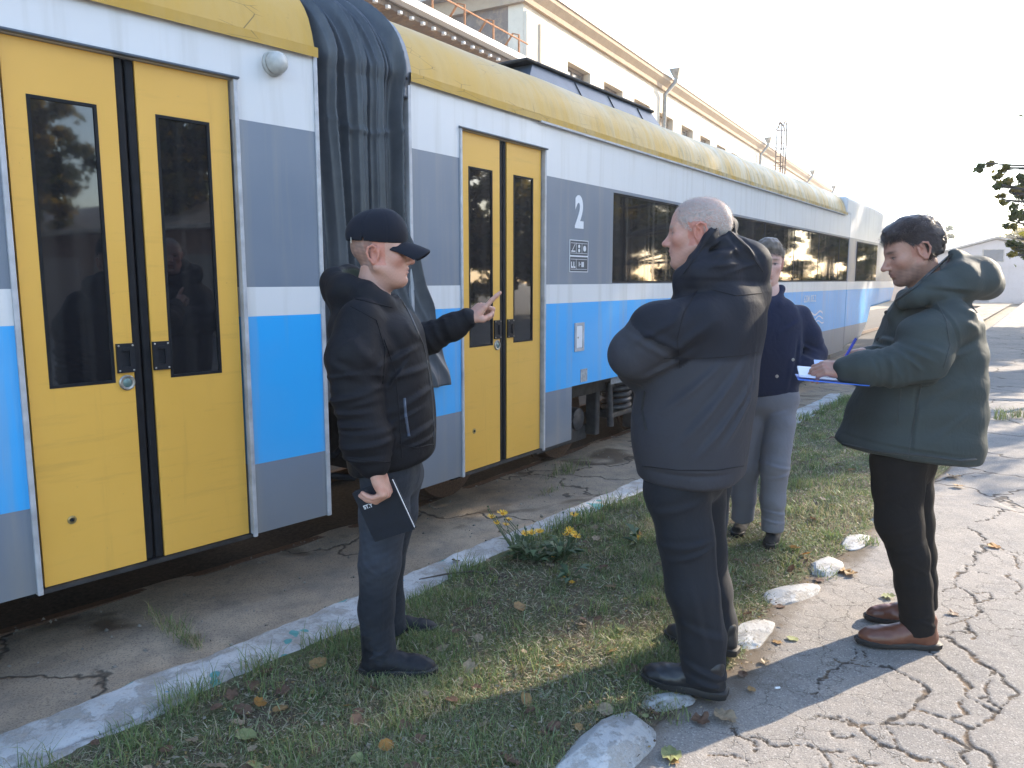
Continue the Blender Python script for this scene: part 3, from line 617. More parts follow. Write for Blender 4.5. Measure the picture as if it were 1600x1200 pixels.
I = np.arange(230 * nu).reshape(230, nu); q = np.stack([I[:-1, :-1], I[:-1, 1:], I[1:, 1:], I[1:, :-1]], -1).reshape(-1, 4)
sk = mesh_obj('fabric', VV.reshape(-1, 3), q, VINYL, bel, True)
so = sk.modifiers.new('thick', 'SOLIDIFY'); so.thickness = 0.006; so.offset = -1
loc = lambda p: INV @ Vector(p)
rim = MB(); fr = [(p[0] - 0.006, p[1]) for p in pa[118:]] ; v = []; k = len(fr)
for a in (3.475, 3.552):
    for i in range(k): v.append(loc(cp(CAR2, a, fr[i][0] + nr[118 + i][0] * 0.022, fr[i][1] + nr[118 + i][1] * 0.022)))
rim.add(v, [(i, k + i, k + i + 1, i + 1) for i in range(k - 1)])
r_ = rim.build('clamp_frame', plain('clamp_grey', (0.085, 0.10, 0.125), 0.4, 0.2, var=0.3, scale=9), bel, True); so = r_.modifiers.new('thick', 'SOLIDIFY'); so.thickness = 0.012; so.offset = 1
for i in range(8, k, 26):
    c0 = loc(cp(CAR2, 3.515, fr[i][0] + nr[118 + i][0] * 0.03, fr[i][1] + nr[118 + i][1] * 0.03)); ax = (CAR2.to_3x3() @ Vector((0, nr[118 + i][0], nr[118 + i][1])))
    MB().lathe([(0.008, 0), (0.008, 0.008), (0.005, 0.011)], c0, ax, 8).build('bolt', DARKMET, bel)
# coupling and hoses seen in the gap
cpl = empty('coupling', mw=Matrix.Translation(Vector(cp(CAR1, 2.5, 1.2, 0.4)))); tag(cpl, 'dark drawbar and hoses in the gap below the bellows', 'coupling'); INV2 = cpl.matrix_world.inverted()
l2 = lambda M_, a, o, z: INV2 @ Vector(cp(M_, a, o, z))
MB().tube([l2(CAR1, 2.3, 1.3, 0.45), l2(CAR2, 3.8, 1.3, 0.45)], 0.10, 10).build('drawbar', DARKMET, cpl)
for o_, sag in ((0.35, 0.42), (0.55, 0.30), (0.9, 0.5)):
    MB().tube([l2(CAR1, 2.45, o_, 0.75), l2(CAR1, 2.65, o_, 0.75 - sag * 0.8), l2(CAR1, 2.95, o_, 0.75 - sag), l2(CAR2, 3.5, o_, 0.75 - sag * 0.7), l2(CAR2, 3.65, o_, 0.75)], 0.022, 8).build('hose', RUBBER, cpl, True)
# ------------------------------------------------------------------ depot building beyond the train
def plaster_mat(name, base, dirty):
    m = NT(name); a = m.noise(0.5, 5, 0.65); b = m.noise(4, 5, 0.7); st = m.noise(1.0, 4, 0.6, vec=m.scaled((3, 3, 0.25)))
    c = m.mix(m.ramp(a, [(0.35, 0), (0.7, dirty)]), base, tuple(v * 0.62 for v in base)); c = m.mix(m.ramp(b, [(0.5, 0), (0.66, dirty)]), c, (0.34, 0.25, 0.18))
    c = m.mix(m.ramp(st, [(0.52, 0), (0.75, dirty)]), c, (0.26, 0.22, 0.19))
    m.set(color=c, rough=0.9, spec=0.2, normal=m.bump(b, 0.6, 0.03)); return m.m
PLAST = plaster_mat('cream_plaster', (0.66, 0.58, 0.47), 0.12); PLASTD = plaster_mat('bare_patched_render', (0.25, 0.195, 0.165), 0.85); CORN = plaster_mat('cornice_render', (0.45, 0.34, 0.24), 0.3)
WOOD = plain('weathered_frame', (0.16, 0.11, 0.075), 0.7, var=0.3, scale=8); PIPE = plain('galvanised_pipe', (0.30, 0.28, 0.25), 0.5, 0.5, var=0.3, scale=9)
ROOFM = plain('roofing_sheet', (0.42, 0.36, 0.31), 0.6, 0.2, var=0.3, scale=3); DGLASS = plain('old_window_glass', (0.10, 0.095, 0.09), 0.12, var=0.3, scale=3)
dep = empty('depot_building', mw=DEPOT)
tag(dep, 'long cream plastered depot building with cornice and row of upper windows', 'building')
DA0, DA1 = 19.65, 77.3
wins = [(22.45 + 2.83 * i, 24.15 + 2.83 * i) for i in range(19) if abs(22.45 + 2.83 * i - 47.9) > 0.3]
MB().holed(DA0, DA1, -0.3, 9.22, [(a, b, 5.7, 8.32) for a, b in wins], 0.0, 0.5).build('wall', PLAST, dep)
MB().box(DA0 + 0.003, DA1, 0.5, 12, -0.3, 9.2).build('building_core', PLASTD, dep)
MB().box(DA0 - 0.004, DA0 + 0.35, -0.10, -0.003, 6.9, 9.0).build('pilaster', PLAST, dep, bevel=0.02); MB().box(DA0 + 0.9, DA0 + 1.9, -0.06, -0.003, 7.0, 8.9).build('pilaster', PLAST, dep, bevel=0.02)
MB().prism([(0.3, 9.2), (-0.12, 9.2), (-0.15, 9.32), (-0.32, 9.50), (-0.34, 9.62), (12, 9.62), (12, 9.2)], DA0 - 0.15, DA1 + 0.2).build('cornice', CORN, dep)
MB().prism([(-0.38, 9.624), (-0.38, 9.67), (6, 10.4), (12.4, 9.67), (12.4, 9.624)], DA0 - 0.5, DA1 + 0.4).build('roof', ROOFM, dep)
for a, b in wins:
    f_ = MB().holed(a + 0.004, b - 0.004, 5.704, 8.316, [(a + 0.09 + i * (b - a - 0.1) / 2, a + (i + 1) * (b - a - 0.1) / 2, 5.8 + j * 0.83, 6.55 + j * 0.83) for i in range(2) for j in range(3)], 0.24, 0.32).build('window', WOOD, dep)
    for i in range(2):
        for j in range(3): MB().box(a + 0.085 + i * (b - a - 0.1) / 2, a + 0.005 + (i + 1) * (b - a - 0.1) / 2, 0.272, 0.28, 5.795 + j * 0.83, 6.555 + j * 0.83).build('pane', DGLASS, f_)
for a in (31.3, 48.6, 64.5, 76.0):
    d_ = MB().tube([(a, -0.55, 9.72), (a, -0.5, 9.50), (a - 0.25, -0.16, 9.0), (a - 0.25, -0.14, -0.2)], 0.085, 10).build('downpipe', PIPE, dep, True)
    MB().add([(a - .26, -.75, 9.98), (a + .26, -.75, 9.98), (a + .26, -.3, 9.98), (a - .26, -.3, 9.98), (a - .1, -.62, 9.66), (a + .1, -.62, 9.66), (a + .1, -.44, 9.66), (a - .1, -.44, 9.66)], [(0,1,5,4),(1,2,6,5),(2,3,7,6),(3,0,4,7),(4,5,6,7)]).build('rain_hopper', PIPE, d_)
lad = MB()
for o_ in (-0.5, -0.95): lad.tube([(51.0, o_, 5.5), (51.0, o_, 10.9), (51.0, -0.72, 11.25)] if o_ == -0.5 else [(51.0, o_, 5.5), (51.0, o_, 10.9), (51.0, -0.72, 11.25)], 0.04, 6)
for k in range(14): lad.tube([(51.0, -0.5, 5.8 + 0.38 * k), (51.0, -0.95, 5.8 + 0.38 * k)], 0.025, 6)
for k in range(4): lad.tube([(51.0 + 0.85 * math.sin(t), -0.72 - 0.0 - 0.75 * (1 - math.cos(t)) / 2 * 0 - 0.35 * math.cos(t), 7.6 + k * 1.1) for t in np.linspace(0, math.pi, 9)], 0.03, 6)
lad.tube([(51.0, -0.6, 10.9), (51.1, -0.6, 11.25), (51.5, -0.6, 11.4), (51.9, -0.6, 11.2), (52.0, -0.6, 10.5), (52.0, -0.6, 7.4)], 0.05, 6)
lad.tube([(51.0, -0.9, 10.9), (51.1, -0.9, 11.25), (51.5, -0.9, 11.4), (51.9, -0.9, 11.2), (52.0, -0.9, 10.5), (52.0, -0.9, 7.4)], 0.05, 6)
ld = lad.build('fire_ladder', RUST); ld.matrix_world = DEPOT; tag(ld, 'rusty hooped roof ladder rising above the depot cornice', 'ladder')
ca = MB().prism([(-0.25, 9.3), (0.6, 9.35), (0.6, 9.55), (-0.3, 9.5)], DA1 + 0.2, DA1 + 2.2).build('end_canopy', ROOFM, dep)
# lower annex with gutter and rusty roof railing
ann = empty('depot_annex', mw=DEPOT); tag(ann, 'lower depot annex with white gutter and rusty roof railing', 'building')
MB().box(-6, DA0 - 0.02, 0.35, 12, -0.3, 7.05).build('wall', plaster_mat('annex_render', (0.42, 0.33, 0.25), 0.4), ann)
MB().prism([(0.0, 7.30), (-0.42, 7.30), (-0.42, 7.36), (5.5, 7.9), (12, 7.36), (12, 7.25), (0.0, 7.06)], -6.3, DA0 - 0.05).build('roof', ROOFM, ann)
MB().prism([(-0.44, 7.30), (-0.60, 7.33), (-0.62, 7.47), (-0.58, 7.47), (-0.56, 7.36), (-0.44, 7.36)], -6.3, DA0 - 0.3).build('gutter', WHITEP, ann)
MB().prism([(0.33, 7.0), (-0.38, 7.17), (-0.38, 7.29), (0.33, 7.12)], -6.3, DA0 - 0.1).build('soffit', PLASTD, ann)
for i in range(60): MB().tube([(-4 + i * 0.4, -0.40, 7.14), (-4 + i * 0.4, -0.40, 7.20)], 0.06, 6).build('soffit_vent', WHITEP, ann)
RRUST = plain('orange_rust', (0.34, 0.15, 0.06), 0.8, 0.2, var=0.35, scale=12)
rl = MB()
rl.tube([(-4, -0.25, 8.10), (DA0 - 0.2, -0.25, 8.02)], 0.022, 6); rl.tube([(-4, -0.25, 7.66), (DA0 - 0.2, -0.25, 7.62)], 0.018, 6)
rr = rl.build('railing_wire', RRUST, ann)
a = -3.5
while a < DA0 - 0.3:
    MB().tube([(a, -0.25, 7.40), (a, -0.25, 8.14), (a - 0.06, -0.1, 8.18), (a - 0.12, 0.45, 7.5)], 0.03, 6).build('railing_post', RRUST, ann); a += 1.32
# ------------------------------------------------------------------ shed at the far side of the yard
shd = empty('gabled_shed', loc=(38.5, 62, 0)); shd.rotation_euler = (0, 0, R(-14)); tag(shd, 'pale pink gabled shed across the yard with a small louvre window', 'shed')
PINK = plaster_mat('pale_pink_render', (0.56, 0.49, 0.47), 0.12)
w2, eh, ah, dp = 6.1, 3.05, 4.75, 14
MB().add([(-w2, 0, -0.3), (w2, 0, -0.3), (w2, 0, eh), (0, 0, ah), (-w2, 0, eh), (-w2, dp, -0.3), (w2, dp, -0.3), (w2, dp, eh), (0, dp, ah), (-w2, dp, eh)], [(0,1,2,3,4),(9,8,7,6,5),(0,4,9,5),(1,6,7,2),(0,5,6,1)]).build('wall', PINK, shd)
MB().add([(-w2 - .4, -.35, eh - .02), (0, -.35, ah + .12), (w2 + .4, -.35, eh - .02), (-w2 - .4, dp, eh - .02), (0, dp, ah + .12), (w2 + .4, dp, eh - .02), (-w2 - .4, -.35, eh + .12), (0, -.35, ah + .26), (w2 + .4, -.35, eh + .12), (-w2 - .4, dp, eh + .12), (0, dp, ah + .26), (w2 + .4, dp, eh + .12)],
    [(6,7,10,9),(7,8,11,10),(0,3,4,1),(1,4,5,2),(0,1,7,6),(1,2,8,7),(0,6,9,3),(2,5,11,8)]).build('roof', ROOFM, shd)
MB().box(-0.85, 0.55, -0.05, 0.0, 3.05, 3.95).build('louvre', GREYP, shd); MB().box(-0.95, 0.65, -0.03, 0.0, 2.98, 4.02).build('louvre_frame', ROOFM, shd)
MB().box(-2.6, -0.2, -0.04, 0, -0.3, 1.9).build('door', plain('grey_door', (0.28, 0.26, 0.27), 0.6), shd); MB().box(2.6, 3.4, -0.04, 0, -0.3, 2.0).build('door', plain('grey_door_b', (0.30, 0.28, 0.28), 0.6), shd)
MB().box(-w2, w2, -0.06, -0.003, 2.55, 2.72).build('string_course', PINK, shd)
# low garages across the yard, out of the picture on the right, mirrored in the train's glass
gar = empty('brick_garage_row', loc=(21, -6, 0)); gar.rotation_euler = (0, 0, R(-52)); tag(gar, 'low brown brick garage row facing the train across the yard', 'garage')
BRK = plain('brown_brick', (0.20, 0.11, 0.075), 0.9, var=0.35, scale=5, bump=0.4)
MB().box(-11, 6, 0, 6, -0.3, 3.0).build('wall', BRK, gar)
MB().prism([(-0.4, 3.003), (6.4, 3.003), (6.4, 3.12), (3, 4.3), (-0.4, 3.12)], -11.4, 6.4).build('roof', ROOFM, gar)
for i in range(5): MB().box(-10 + i * 3.2, -7.6 + i * 3.2, -0.05, 0, -0.2, 2.3).build('door', plain('garage_door%d' % i, (0.22 + .02 * i, 0.20, 0.17), 0.6), gar)

# ------------------------------------------------------------------ trees
def leaf_mat(name, c0, c1, c2):
    m = NT(name); a = m.n('Attribute', attribute_name='Col'); s3 = m.n('SeparateColor', {'Color': a.outputs['Color']})
    c = m.mix(m.ramp(s3.outputs[0], [(0, 0), (0.55, 1)]), c0, c1); c = m.mix(m.ramp(s3.outputs[0], [(0.6, 0), (0.9, 1)]), c, c2)
    m.set(color=c, rough=0.55, spec=0.35)
    tr = m.n('BsdfTranslucent', {'Color': c}); mx = m.n('MixShader', {0: 0.5, 1: m.b.outputs[0], 2: tr.outputs[0]}); m.L(mx.outputs[0], m.out.inputs[0]); return m.m
LEAFY = leaf_mat('autumn_leaves', (0.045, 0.075, 0.018), (0.12, 0.13, 0.02), (0.36, 0.25, 0.03)); LEAFG = leaf_mat('green_leaves', (0.03, 0.055, 0.018), (0.06, 0.09, 0.025), (0.14, 0.14, 0.03))
LEAFGOLD = leaf_mat('golden_leaves', (0.16, 0.15, 0.02), (0.38, 0.28, 0.04), (0.48, 0.34, 0.05)); BARK = plain('bark', (0.085, 0.065, 0.05), 0.9, var=0.4, scale=9, bump=1.0)
def leaves(pts, size, rg, upbias=0.3):
    n = len(pts); a = rg.normal(size=(n, 3)); a /= np.linalg.norm(a, axis=1, keepdims=True); b = rg.normal(size=(n, 3)); b -= (b * a).sum(1, keepdims=True) * a; b /= np.linalg.norm(b, axis=1, keepdims=True)
    s = (size * (0.6 + 0.8 * rg.rand(n)))[:, None]; k = 0.62
    V = np.stack([pts - a * s, pts + b * s * k - a * s * 0.1 + np.cross(a, b) * s * 0.15, pts + a * s, pts - b * s * k - a * s * 0.1 + np.cross(a, b) * s * 0.15], 1).reshape(-1, 3)
    Q = np.arange(4 * n).reshape(n, 4); return V, Q
def tree(name, label, base, height, clumps, leafm, nleaf, lsize, group=None, seed=1, trunk_r=0.16, cat='tree', tone=0.5, wexp=2.2):
    """clumps: [(offset from base, radius)] that make up the crown"""
    rg = np.random.RandomState(seed); root = empty(name, loc=base); tag(root, label, cat, group)
    mb = MB(); top = Vector((0, 0, height * 0.8))
    pts = [Vector((0.12 * math.sin(3 * t + seed), 0.12 * math.cos(2 * t + seed), 0)) * t + top * t for t in np.linspace(0, 1, 9)]; pts[0].z = -0.35
    mb.tube(pts, [trunk_r * (1.25 - 1.1 * t) for t in np.linspace(0, 1, 9)], 10); mb.build('trunk', BARK, root, True)
    lb = MB()
    for (c, r) in clumps:
        c = Vector(c); j = min(8, max(1, int((c.z - r * 0.7) / (height * 0.8) * 8))); a = pts[j]
        mid = a.lerp(c, 0.5) + Vector((0, 0, -0.12 * r)); lb.tube([a, mid, c], [trunk_r * 0.35, trunk_r * 0.22, 0.012], 6)
        for k in range(5):
            d = Vector(rg.normal(size=3)).normalized() * r * 0.8; lb.tube([mid.lerp(c, 0.3 + 0.14 * k), c + d * 0.5, c + d], [trunk_r * 0.12, trunk_r * 0.08, 0.006], 5)
    lb.build('limbs', BARK, root, True)
    P = []; T = []
    tot = sum(r ** wexp for _, r in clumps)
    for (c, r) in clumps:
        n = int(nleaf * r ** wexp / tot); sub = rg.normal(size=(max(3, n // 60), 3)); sub /= np.linalg.norm(sub, axis=1, keepdims=True); sub *= (0.35 + 0.65 * rg.rand(len(sub), 1)) * r
        w_ = rg.randint(0, len(sub), n); p = sub[w_] + rg.normal(size=(n, 3)) * r * 0.16 * np.array([1, 1, 0.75]); P.append(p + np.array(c)); tn_ = rg.rand(len(sub)); T.append(np.clip(tn_[w_] * 0.75 + 0.3 * rg.rand(n) + tone - 0.5, 0, 1))
    P = np.concatenate(P); T = np.concatenate(T); V, Q = leaves(P, np.full(len(P), lsize), rg)
    cr = mesh_obj('crown', V, Q, leafm, root, False, np.repeat(np.repeat(T, 4)[:, None], 3, 1)); return root
def blobs(n, cz, rz, rxy, r, seed):
    rg = np.random.RandomState(seed); o = []
    for i in range(n):
        d = rg.normal(size=3); d /= np.linalg.norm(d); q = rg.rand() ** 0.4; o.append(((d[0] * rxy * q, d[1] * rxy * q, cz + d[2] * rz * q), r * (0.75 + 0.5 * rg.rand())))
    return o
S_ = np.array([math.sin(SUN_AZ), math.cos(SUN_AZ)]); T_ = np.array([-math.cos(SUN_AZ), math.sin(SUN_AZ)])
def sun_pos(u, a): p = S_ * a + T_ * u; return (p[0], p[1], 0.0)
# row of tall trees along the right side of the yard: their shade lies over the train and the grass
for i, (u, a, h, rr_, sd, cz_, rz_) in enumerate(((3.80, 21, 15.0, 1.15, 1, 11.7, 2.9), (6.6, 24, 16.5, 1.7, 2, 9.4, 5.9), (3.95, 27, 17, 1.2, 3, 13.6, 2.7), (8.7, 30, 17, 1.8, 4, 9.7, 6.1))):
    tree('poplar_tree', 'tall dense autumn poplar in the row beside the yard', sun_pos(u, a), h, blobs(34, cz_, rz_, rr_, 1.0, sd), LEAFY, 26000, 0.11, 'poplars along the yard', 10 + sd, 0.22)
for i, (u, a, h, sd) in enumerate(((-2.6, 19, 10, 5), (-7.5, 17, 9, 6), (-12.5, 15, 10, 7), (-18, 14, 9, 8))):
    tree('maple_tree', 'spreading yellow-green maple behind the garages', sun_pos(u, a), h, blobs(22, h * 0.62, h * 0.28, 2.0, 1.1, sd), LEAFY, 12000, 0.13, 'maples across the yard', 20 + sd, 0.2, tone=0.62)
# belt of lower trees further across the yard, mirrored in the windows
for i in range(11):
    u_ = -17 + 2.9 * i; h_ = 9.2 + 1.0 * math.sin(i * 2.1)
    tree('hedgerow_tree', 'bushy hedgerow tree in the belt closing the far side of the yard', sun_pos(u_, 33 + 1.5 * math.sin(i * 1.7)), h_, blobs(26, h_ * 0.47, h_ * 0.40, 1.5, 1.25, 70 + i), LEAFY, 8000, 0.20, 'hedgerow trees beyond the yard', 70 + i, 0.2, tone=0.40 + 0.05 * (i % 3))
# branch of the nearest tree hanging into the picture
LB = np.array((11.05, 12.4, 0.0))
tree('linden_tree', 'linden with a leafy branch hanging over the yard', tuple(LB), 6.5, [(tuple(at(px_, py_, 13.7) - LB), r_) for px_, py_, r_ in ((1556, 288, 0.13), (1572, 262, 0.12), (1583, 300, 0.19), (1562, 312, 0.11), (1592, 275, 0.17), (1577, 345, 0.17), (1596, 330, 0.22), (1588, 372, 0.17), (1580, 398, 0.10), (1600, 390, 0.2), (1606, 300, 0.25))] + [((-2.0, 1.3, 3.5), 0.30), ((-2.45, 1.4, 3.25), 0.22), ((-1.75, 1.3, 3.05), 0.36), ((-1.5, 1.3, 2.65), 0.30), ((-2.75, 1.45, 3.62), 0.16), ((-1.25, 1.2, 3.3), 0.45), ((-0.9, 1.0, 2.5), 0.5), ((-1.35, 1.25, 2.25), 0.22), ((-0.6, 0.8, 3.8), 0.8), ((0, 0, 4.8), 1.3), ((0.8, -0.3, 4.2), 1.2), ((0.2, 0.9, 3.6), 0.9)], LEAFY, 14000, 0.042, None, 31, 0.07, tone=0.55, wexp=1.3)
for i, (x, y, h, lm, rr_, lab, nm) in enumerate(((36, 84, 9.5, LEAFGOLD, 2.6, 'golden autumn tree behind the pale pink shed', 'golden_tree'), (47, 88, 9.0, LEAFG, 2.3, 'grey-green bushy tree behind the shed roof', 'bushy_tree'), (54, 84, 8.0, LEAFGOLD, 2.6, 'low yellow tree beside the bushy tree behind the shed', 'yellow_tree'), (44, 102, 12.0, LEAFY, 2.4, 'thin tall tree far beyond the shed', 'tall_tree'), (45, 160, 17.0, LEAFG, 3.0, 'distant sparse tree showing above the yard', 'sparse_tree'), (20, 75, 6.0, LEAFGOLD, 2.0, 'yellow tree standing beyond the far railcar end', 'yellow_tree'))):
    tree(nm, lab, (x, y, 0), h, blobs(16, h * 0.62, h * 0.30, rr_, 1.2, 40 + i), lm, 5000, 0.20, None, 50 + i, 0.2)
# ------------------------------------------------------------------ implicit surfaces for figures and clothes
def V3(*a): return np.array(a, np.float32)
def un(v): v = np.asarray(v, np.float64); return (v / np.linalg.norm(v)).astype(np.float32)
def smin(a, b, k):
    h = np.maximum(k - np.abs(a - b), 0) / k; return np.minimum(a, b) - h * h * k * 0.25
class SDF:
    def __init__(s): s.ops = []; s.disp = []
    def _a(s, op, f, box, k): s.ops.append((op, f, np.asarray(box[0], np.float32), np.asarray(box[1], np.float32), k)); return s
    def rc(s, a, b, ra, rb, k=0.02, op='u'):
        a = np.asarray(a, np.float32); b = np.asarray(b, np.float32); ab = b - a; L2 = max(float(ab @ ab), 1e-9)
        def f(P):
            q = P - a; t = np.clip((q @ ab) / L2, 0, 1); return np.sqrt(((q - t[:, None] * ab) ** 2).sum(1)) - (ra + (rb - ra) * t)
        m = max(ra, rb); return s._a(op, f, (np.minimum(a, b) - m, np.maximum(a, b) + m), k)
    def chain(s, pts, rad, k=0.02):
        for i in range(len(pts) - 1): s.rc(pts[i], pts[i + 1], rad[i], rad[i + 1], k)
        return s
    def ell(s, c, r, A=None, k=0.02, op='u'):
        c = np.asarray(c, np.float32); r = np.asarray(r, np.float32); A = np.eye(3, dtype=np.float32) if A is None else np.asarray(A, np.float32)   # columns = axes
        def f(P):
            q = (P - c) @ A; k0 = np.sqrt(((q / r) ** 2).sum(1)); k1 = np.sqrt(((q / (r * r)) ** 2).sum(1)); return np.where(k1 > 1e-9, k0 * (k0 - 1) / np.maximum(k1, 1e-9), -r.min())
        m = float(r.max()); return s._a(op, f, (c - m, c + m), k)
    def box(s, c, hs, A=None, r=0.01, k=0.02, op='u'):
        c = np.asarray(c, np.float32); hs = np.asarray(hs, np.float32); A = np.eye(3, dtype=np.float32) if A is None else np.asarray(A, np.float32)
        def f(P):
            q = np.abs((P - c) @ A) - (hs - r); return np.sqrt((np.maximum(q, 0) ** 2).sum(1)) + np.minimum(q.max(1), 0) - r
        m = float(np.linalg.norm(hs)); return s._a(op, f, (c - m, c + m), k)
    def fn(s, f, box, k=0.02, op='u'): return s._a(op, f, box, k)
    def __call__(s, P):
        lo = P.min(0); hi = P.max(0); d = np.full(len(P), 1.0, np.float32)
        for op, f, b0, b1, k in s.ops:
            gap = np.maximum(np.maximum(b0 - hi, lo - b1), 0).max()
            if gap > 0.12: continue
            v = f(P).astype(np.float32)
            if op == 'u': d = smin(d, v, k)
            elif op == 's': d = -smin(-d, v, k)
            elif op == 'i': d = -smin(-d, -v, k)
        for g in s.disp: d = d - g(P)
        return d
    def bounds(s, pad):
        us = [o for o in s.ops if o[0] == 'u']; return np.min([o[2] for o in us], 0) - pad, np.max([o[3] for o in us], 0) + pad
def polygonize(f, h, pad=0.05, lo=None, hi=None):
    if lo is None: lo, hi = f.bounds(pad)
    lo = np.asarray(lo, np.float32); n = (np.ceil((np.asarray(hi) - lo) / h / 4).astype(int)) * 4 + 1      # order x,y,z
    def ev(I):                                         # I: (N,3) in z,y,x order
        out = np.empty(len(I), np.float32)
        for s0 in range(0, len(I), 40000):
            c = I[s0:s0 + 40000]; P = lo + c[:, ::-1].astype(np.float32) * h; out[s0:s0 + 40000] = f(P)
        return out
    nz, ny, nx = n[2], n[1], n[0]; cz, cy, cx = (nz - 1) // 4 + 1, (ny - 1) // 4 + 1, (nx - 1) // 4 + 1
    I = np.stack(np.meshgrid(np.arange(cz), np.arange(cy), np.arange(cx), indexing='ij'), -1).reshape(-1, 3) * 4
    C = ev(I).reshape(cz, cy, cx)
    cor = [C[i:cz - 1 + i, j:cy - 1 + j, k:cx - 1 + k] for i in (0, 1) for j in (0, 1) for k in (0, 1)]
    mark = np.minimum.reduce([np.abs(c) for c in cor]) < h * 7.5
    neg = np.stack([c < 0 for c in cor]); mark |= neg.any(0) & ~neg.all(0)
    G = np.ones((nz, ny, nx), np.float32); G[:-1, :-1, :-1] = np.repeat(np.repeat(np.repeat(C[:-1, :-1, :-1], 4, 0), 4, 1), 4, 2)
    fm = np.repeat(np.repeat(np.repeat(mark, 4, 0), 4, 1), 4, 2); pm = np.zeros((nz, ny, nx), bool)
    for i in (0, 1):
        for j in (0, 1):
            for k in (0, 1): pm[i:nz - 1 + i, j:ny - 1 + j, k:nx - 1 + k] |= fm
    pts = np.argwhere(pm); G[pm] = ev(pts); S = G < 0
    offs = [(i, j, k) for i in (0, 1) for j in (0, 1) for k in (0, 1)]
    cs = [S[i:nz - 1 + i, j:ny - 1 + j, k:nx - 1 + k] for i, j, k in offs]; st = sum(c.astype(np.int8) for c in cs)
    act = (st > 0) & (st < 8); cells = np.argwhere(act); idx = np.full(act.shape, -1, np.int32); idx[act] = np.arange(len(cells))
    gv = [G[cells[:, 0] + i, cells[:, 1] + j, cells[:, 2] + k] for i, j, k in offs]
    acc = np.zeros((len(cells), 3), np.float32); cnt = np.zeros(len(cells), np.float32)
    for a in range(8):
        for b in range(a + 1, 8):
            df = np.array(offs[b]) - np.array(offs[a])
            if np.abs(df).sum() != 1: continue
            x = (gv[a] < 0) != (gv[b] < 0); t = np.where(x, gv[a] / np.where(x, gv[a] - gv[b], 1), 0)
            acc += np.where(x[:, None], np.array(offs[a], np.float32) + t[:, None] * df, 0); cnt += x
    Vz = cells + acc / cnt[:, None]; V = lo + Vz[:, ::-1] * h
    Q = []
    for ax in range(3):
        o1, o2 = [(1, 2), (0, 2), (0, 1)][ax]; sl0 = [slice(1, -1)] * 3; sl1 = [slice(1, -1)] * 3; sl0[ax] = slice(0, -1); sl1[ax] = slice(1, None)
        s0 = S[tuple(sl0)]; s1 = S[tuple(sl1)]; e = np.argwhere(s0 != s1); sg = s0[s0 != s1]
        base = e.copy(); base[:, o1] += 1; base[:, o2] += 1       # grid coords of edge start
        def cid(d1, d2):
            c = base.copy(); c[:, o1] -= d1; c[:, o2] -= d2; return idx[c[:, 0], c[:, 1], c[:, 2]]
        q = np.stack([cid(1, 1), cid(0, 1), cid(0, 0), cid(1, 0)], -1)
        flip = sg if ax != 1 else ~sg
        q[flip] = q[flip][:, ::-1]; Q.append(q)
    Q = np.concatenate(Q); Q = Q[(Q >= 0).all(1)]
    return V.astype(np.float32), Q.astype(np.int32)
def vnormals(V, Q):
    n = np.cross(V[Q[:, 2]] - V[Q[:, 0]], V[Q[:, 3]] - V[Q[:, 1]]); N = np.zeros_like(V)
    for k in range(4): np.add.at(N, Q[:, k], n)
    return N / np.maximum(np.linalg.norm(N, axis=1, keepdims=True), 1e-9)
def sdf_mesh(name, f, h, m, parent, colf=None, pad=0.04, lo=None, hi=None):
    V, Q = polygonize(f, h, pad, lo, hi)
    c = None if colf is None else colf(V, vnormals(V, Q))
    org = np.array(parent.matrix_world.translation, np.float32) if parent is not None else 0
    return mesh_obj(name, V - org, Q, m, parent, True, c)
def gather(parts):
    V = []; Q = []; C = []; n = 0
    for v, q, c in parts: V.append(v); Q.append(q + n); C.append(c); n += len(v)
    return np.concatenate(V), np.concatenate(Q), np.concatenate(C)
def crom(x, y, n=80):
    """smooth resampling of a table y(x)"""
    x = np.asarray(x, float); y = np.asarray(y, float); xx = np.linspace(x[0], x[-1], n); sl = np.gradient(y, x, axis=0); i = np.clip(np.searchsorted(x, xx) - 1, 0, len(x) - 2)
    hh = (x[i + 1] - x[i])[:, None]; t = ((xx - x[i])[:, None]) / hh
    return xx, (2 * t**3 - 3 * t**2 + 1) * y[i] + (t**3 - 2 * t**2 + t) * hh * sl[i] + (-2 * t**3 + 3 * t**2) * y[i + 1] + (t**3 - t**2) * hh * sl[i + 1]
def torso(S, st, fwd, n=2.5, k=0.03, cut=None, op='u'):
    """st: [(center xyz, half depth, half width)] by height, front along fwd; cut = (point, normal) lower hem"""
    st = sorted(st, key=lambda q: q[0][2]); z = [q[0][2] for q in st]; tab = np.array([[q[0][0], q[0][1], q[1], q[2]] for q in st])
    zz, T = crom(z, tab); fw = un([fwd[0], fwd[1], 0]); lf = V3(-fw[1], fw[0], 0); T = T.astype(np.float32); z0, z1 = z[0], z[-1]
    def f(P):
        w = P[:, 2]; c = [np.interp(w, zz, T[:, i]) for i in range(4)]
        dx = P[:, 0] - c[0]; dy = P[:, 1] - c[1]; u = np.abs(dx * fw[0] + dy * fw[1]) / c[2]; v = np.abs(dx * lf[0] + dy * lf[1]) / c[3]
        q = (u ** n + v ** n) ** (1 / n); d = (q - 1) * np.minimum(c[2], c[3]) * 0.9
        low = z0 - w if cut is None else -((P - cut[0]) @ cut[1])
        d = -smin(-d, -low, 0.03); return -smin(-d, -(w - z1), 0.05)
    m = max(max(q[1], q[2]) for q in st) * 1.15; cx = np.array([q[0] for q in st]); return S.fn(f, (cx.min(0) - [m, m, 0.06], cx.max(0) + [m, m, 0.02]), k, op)
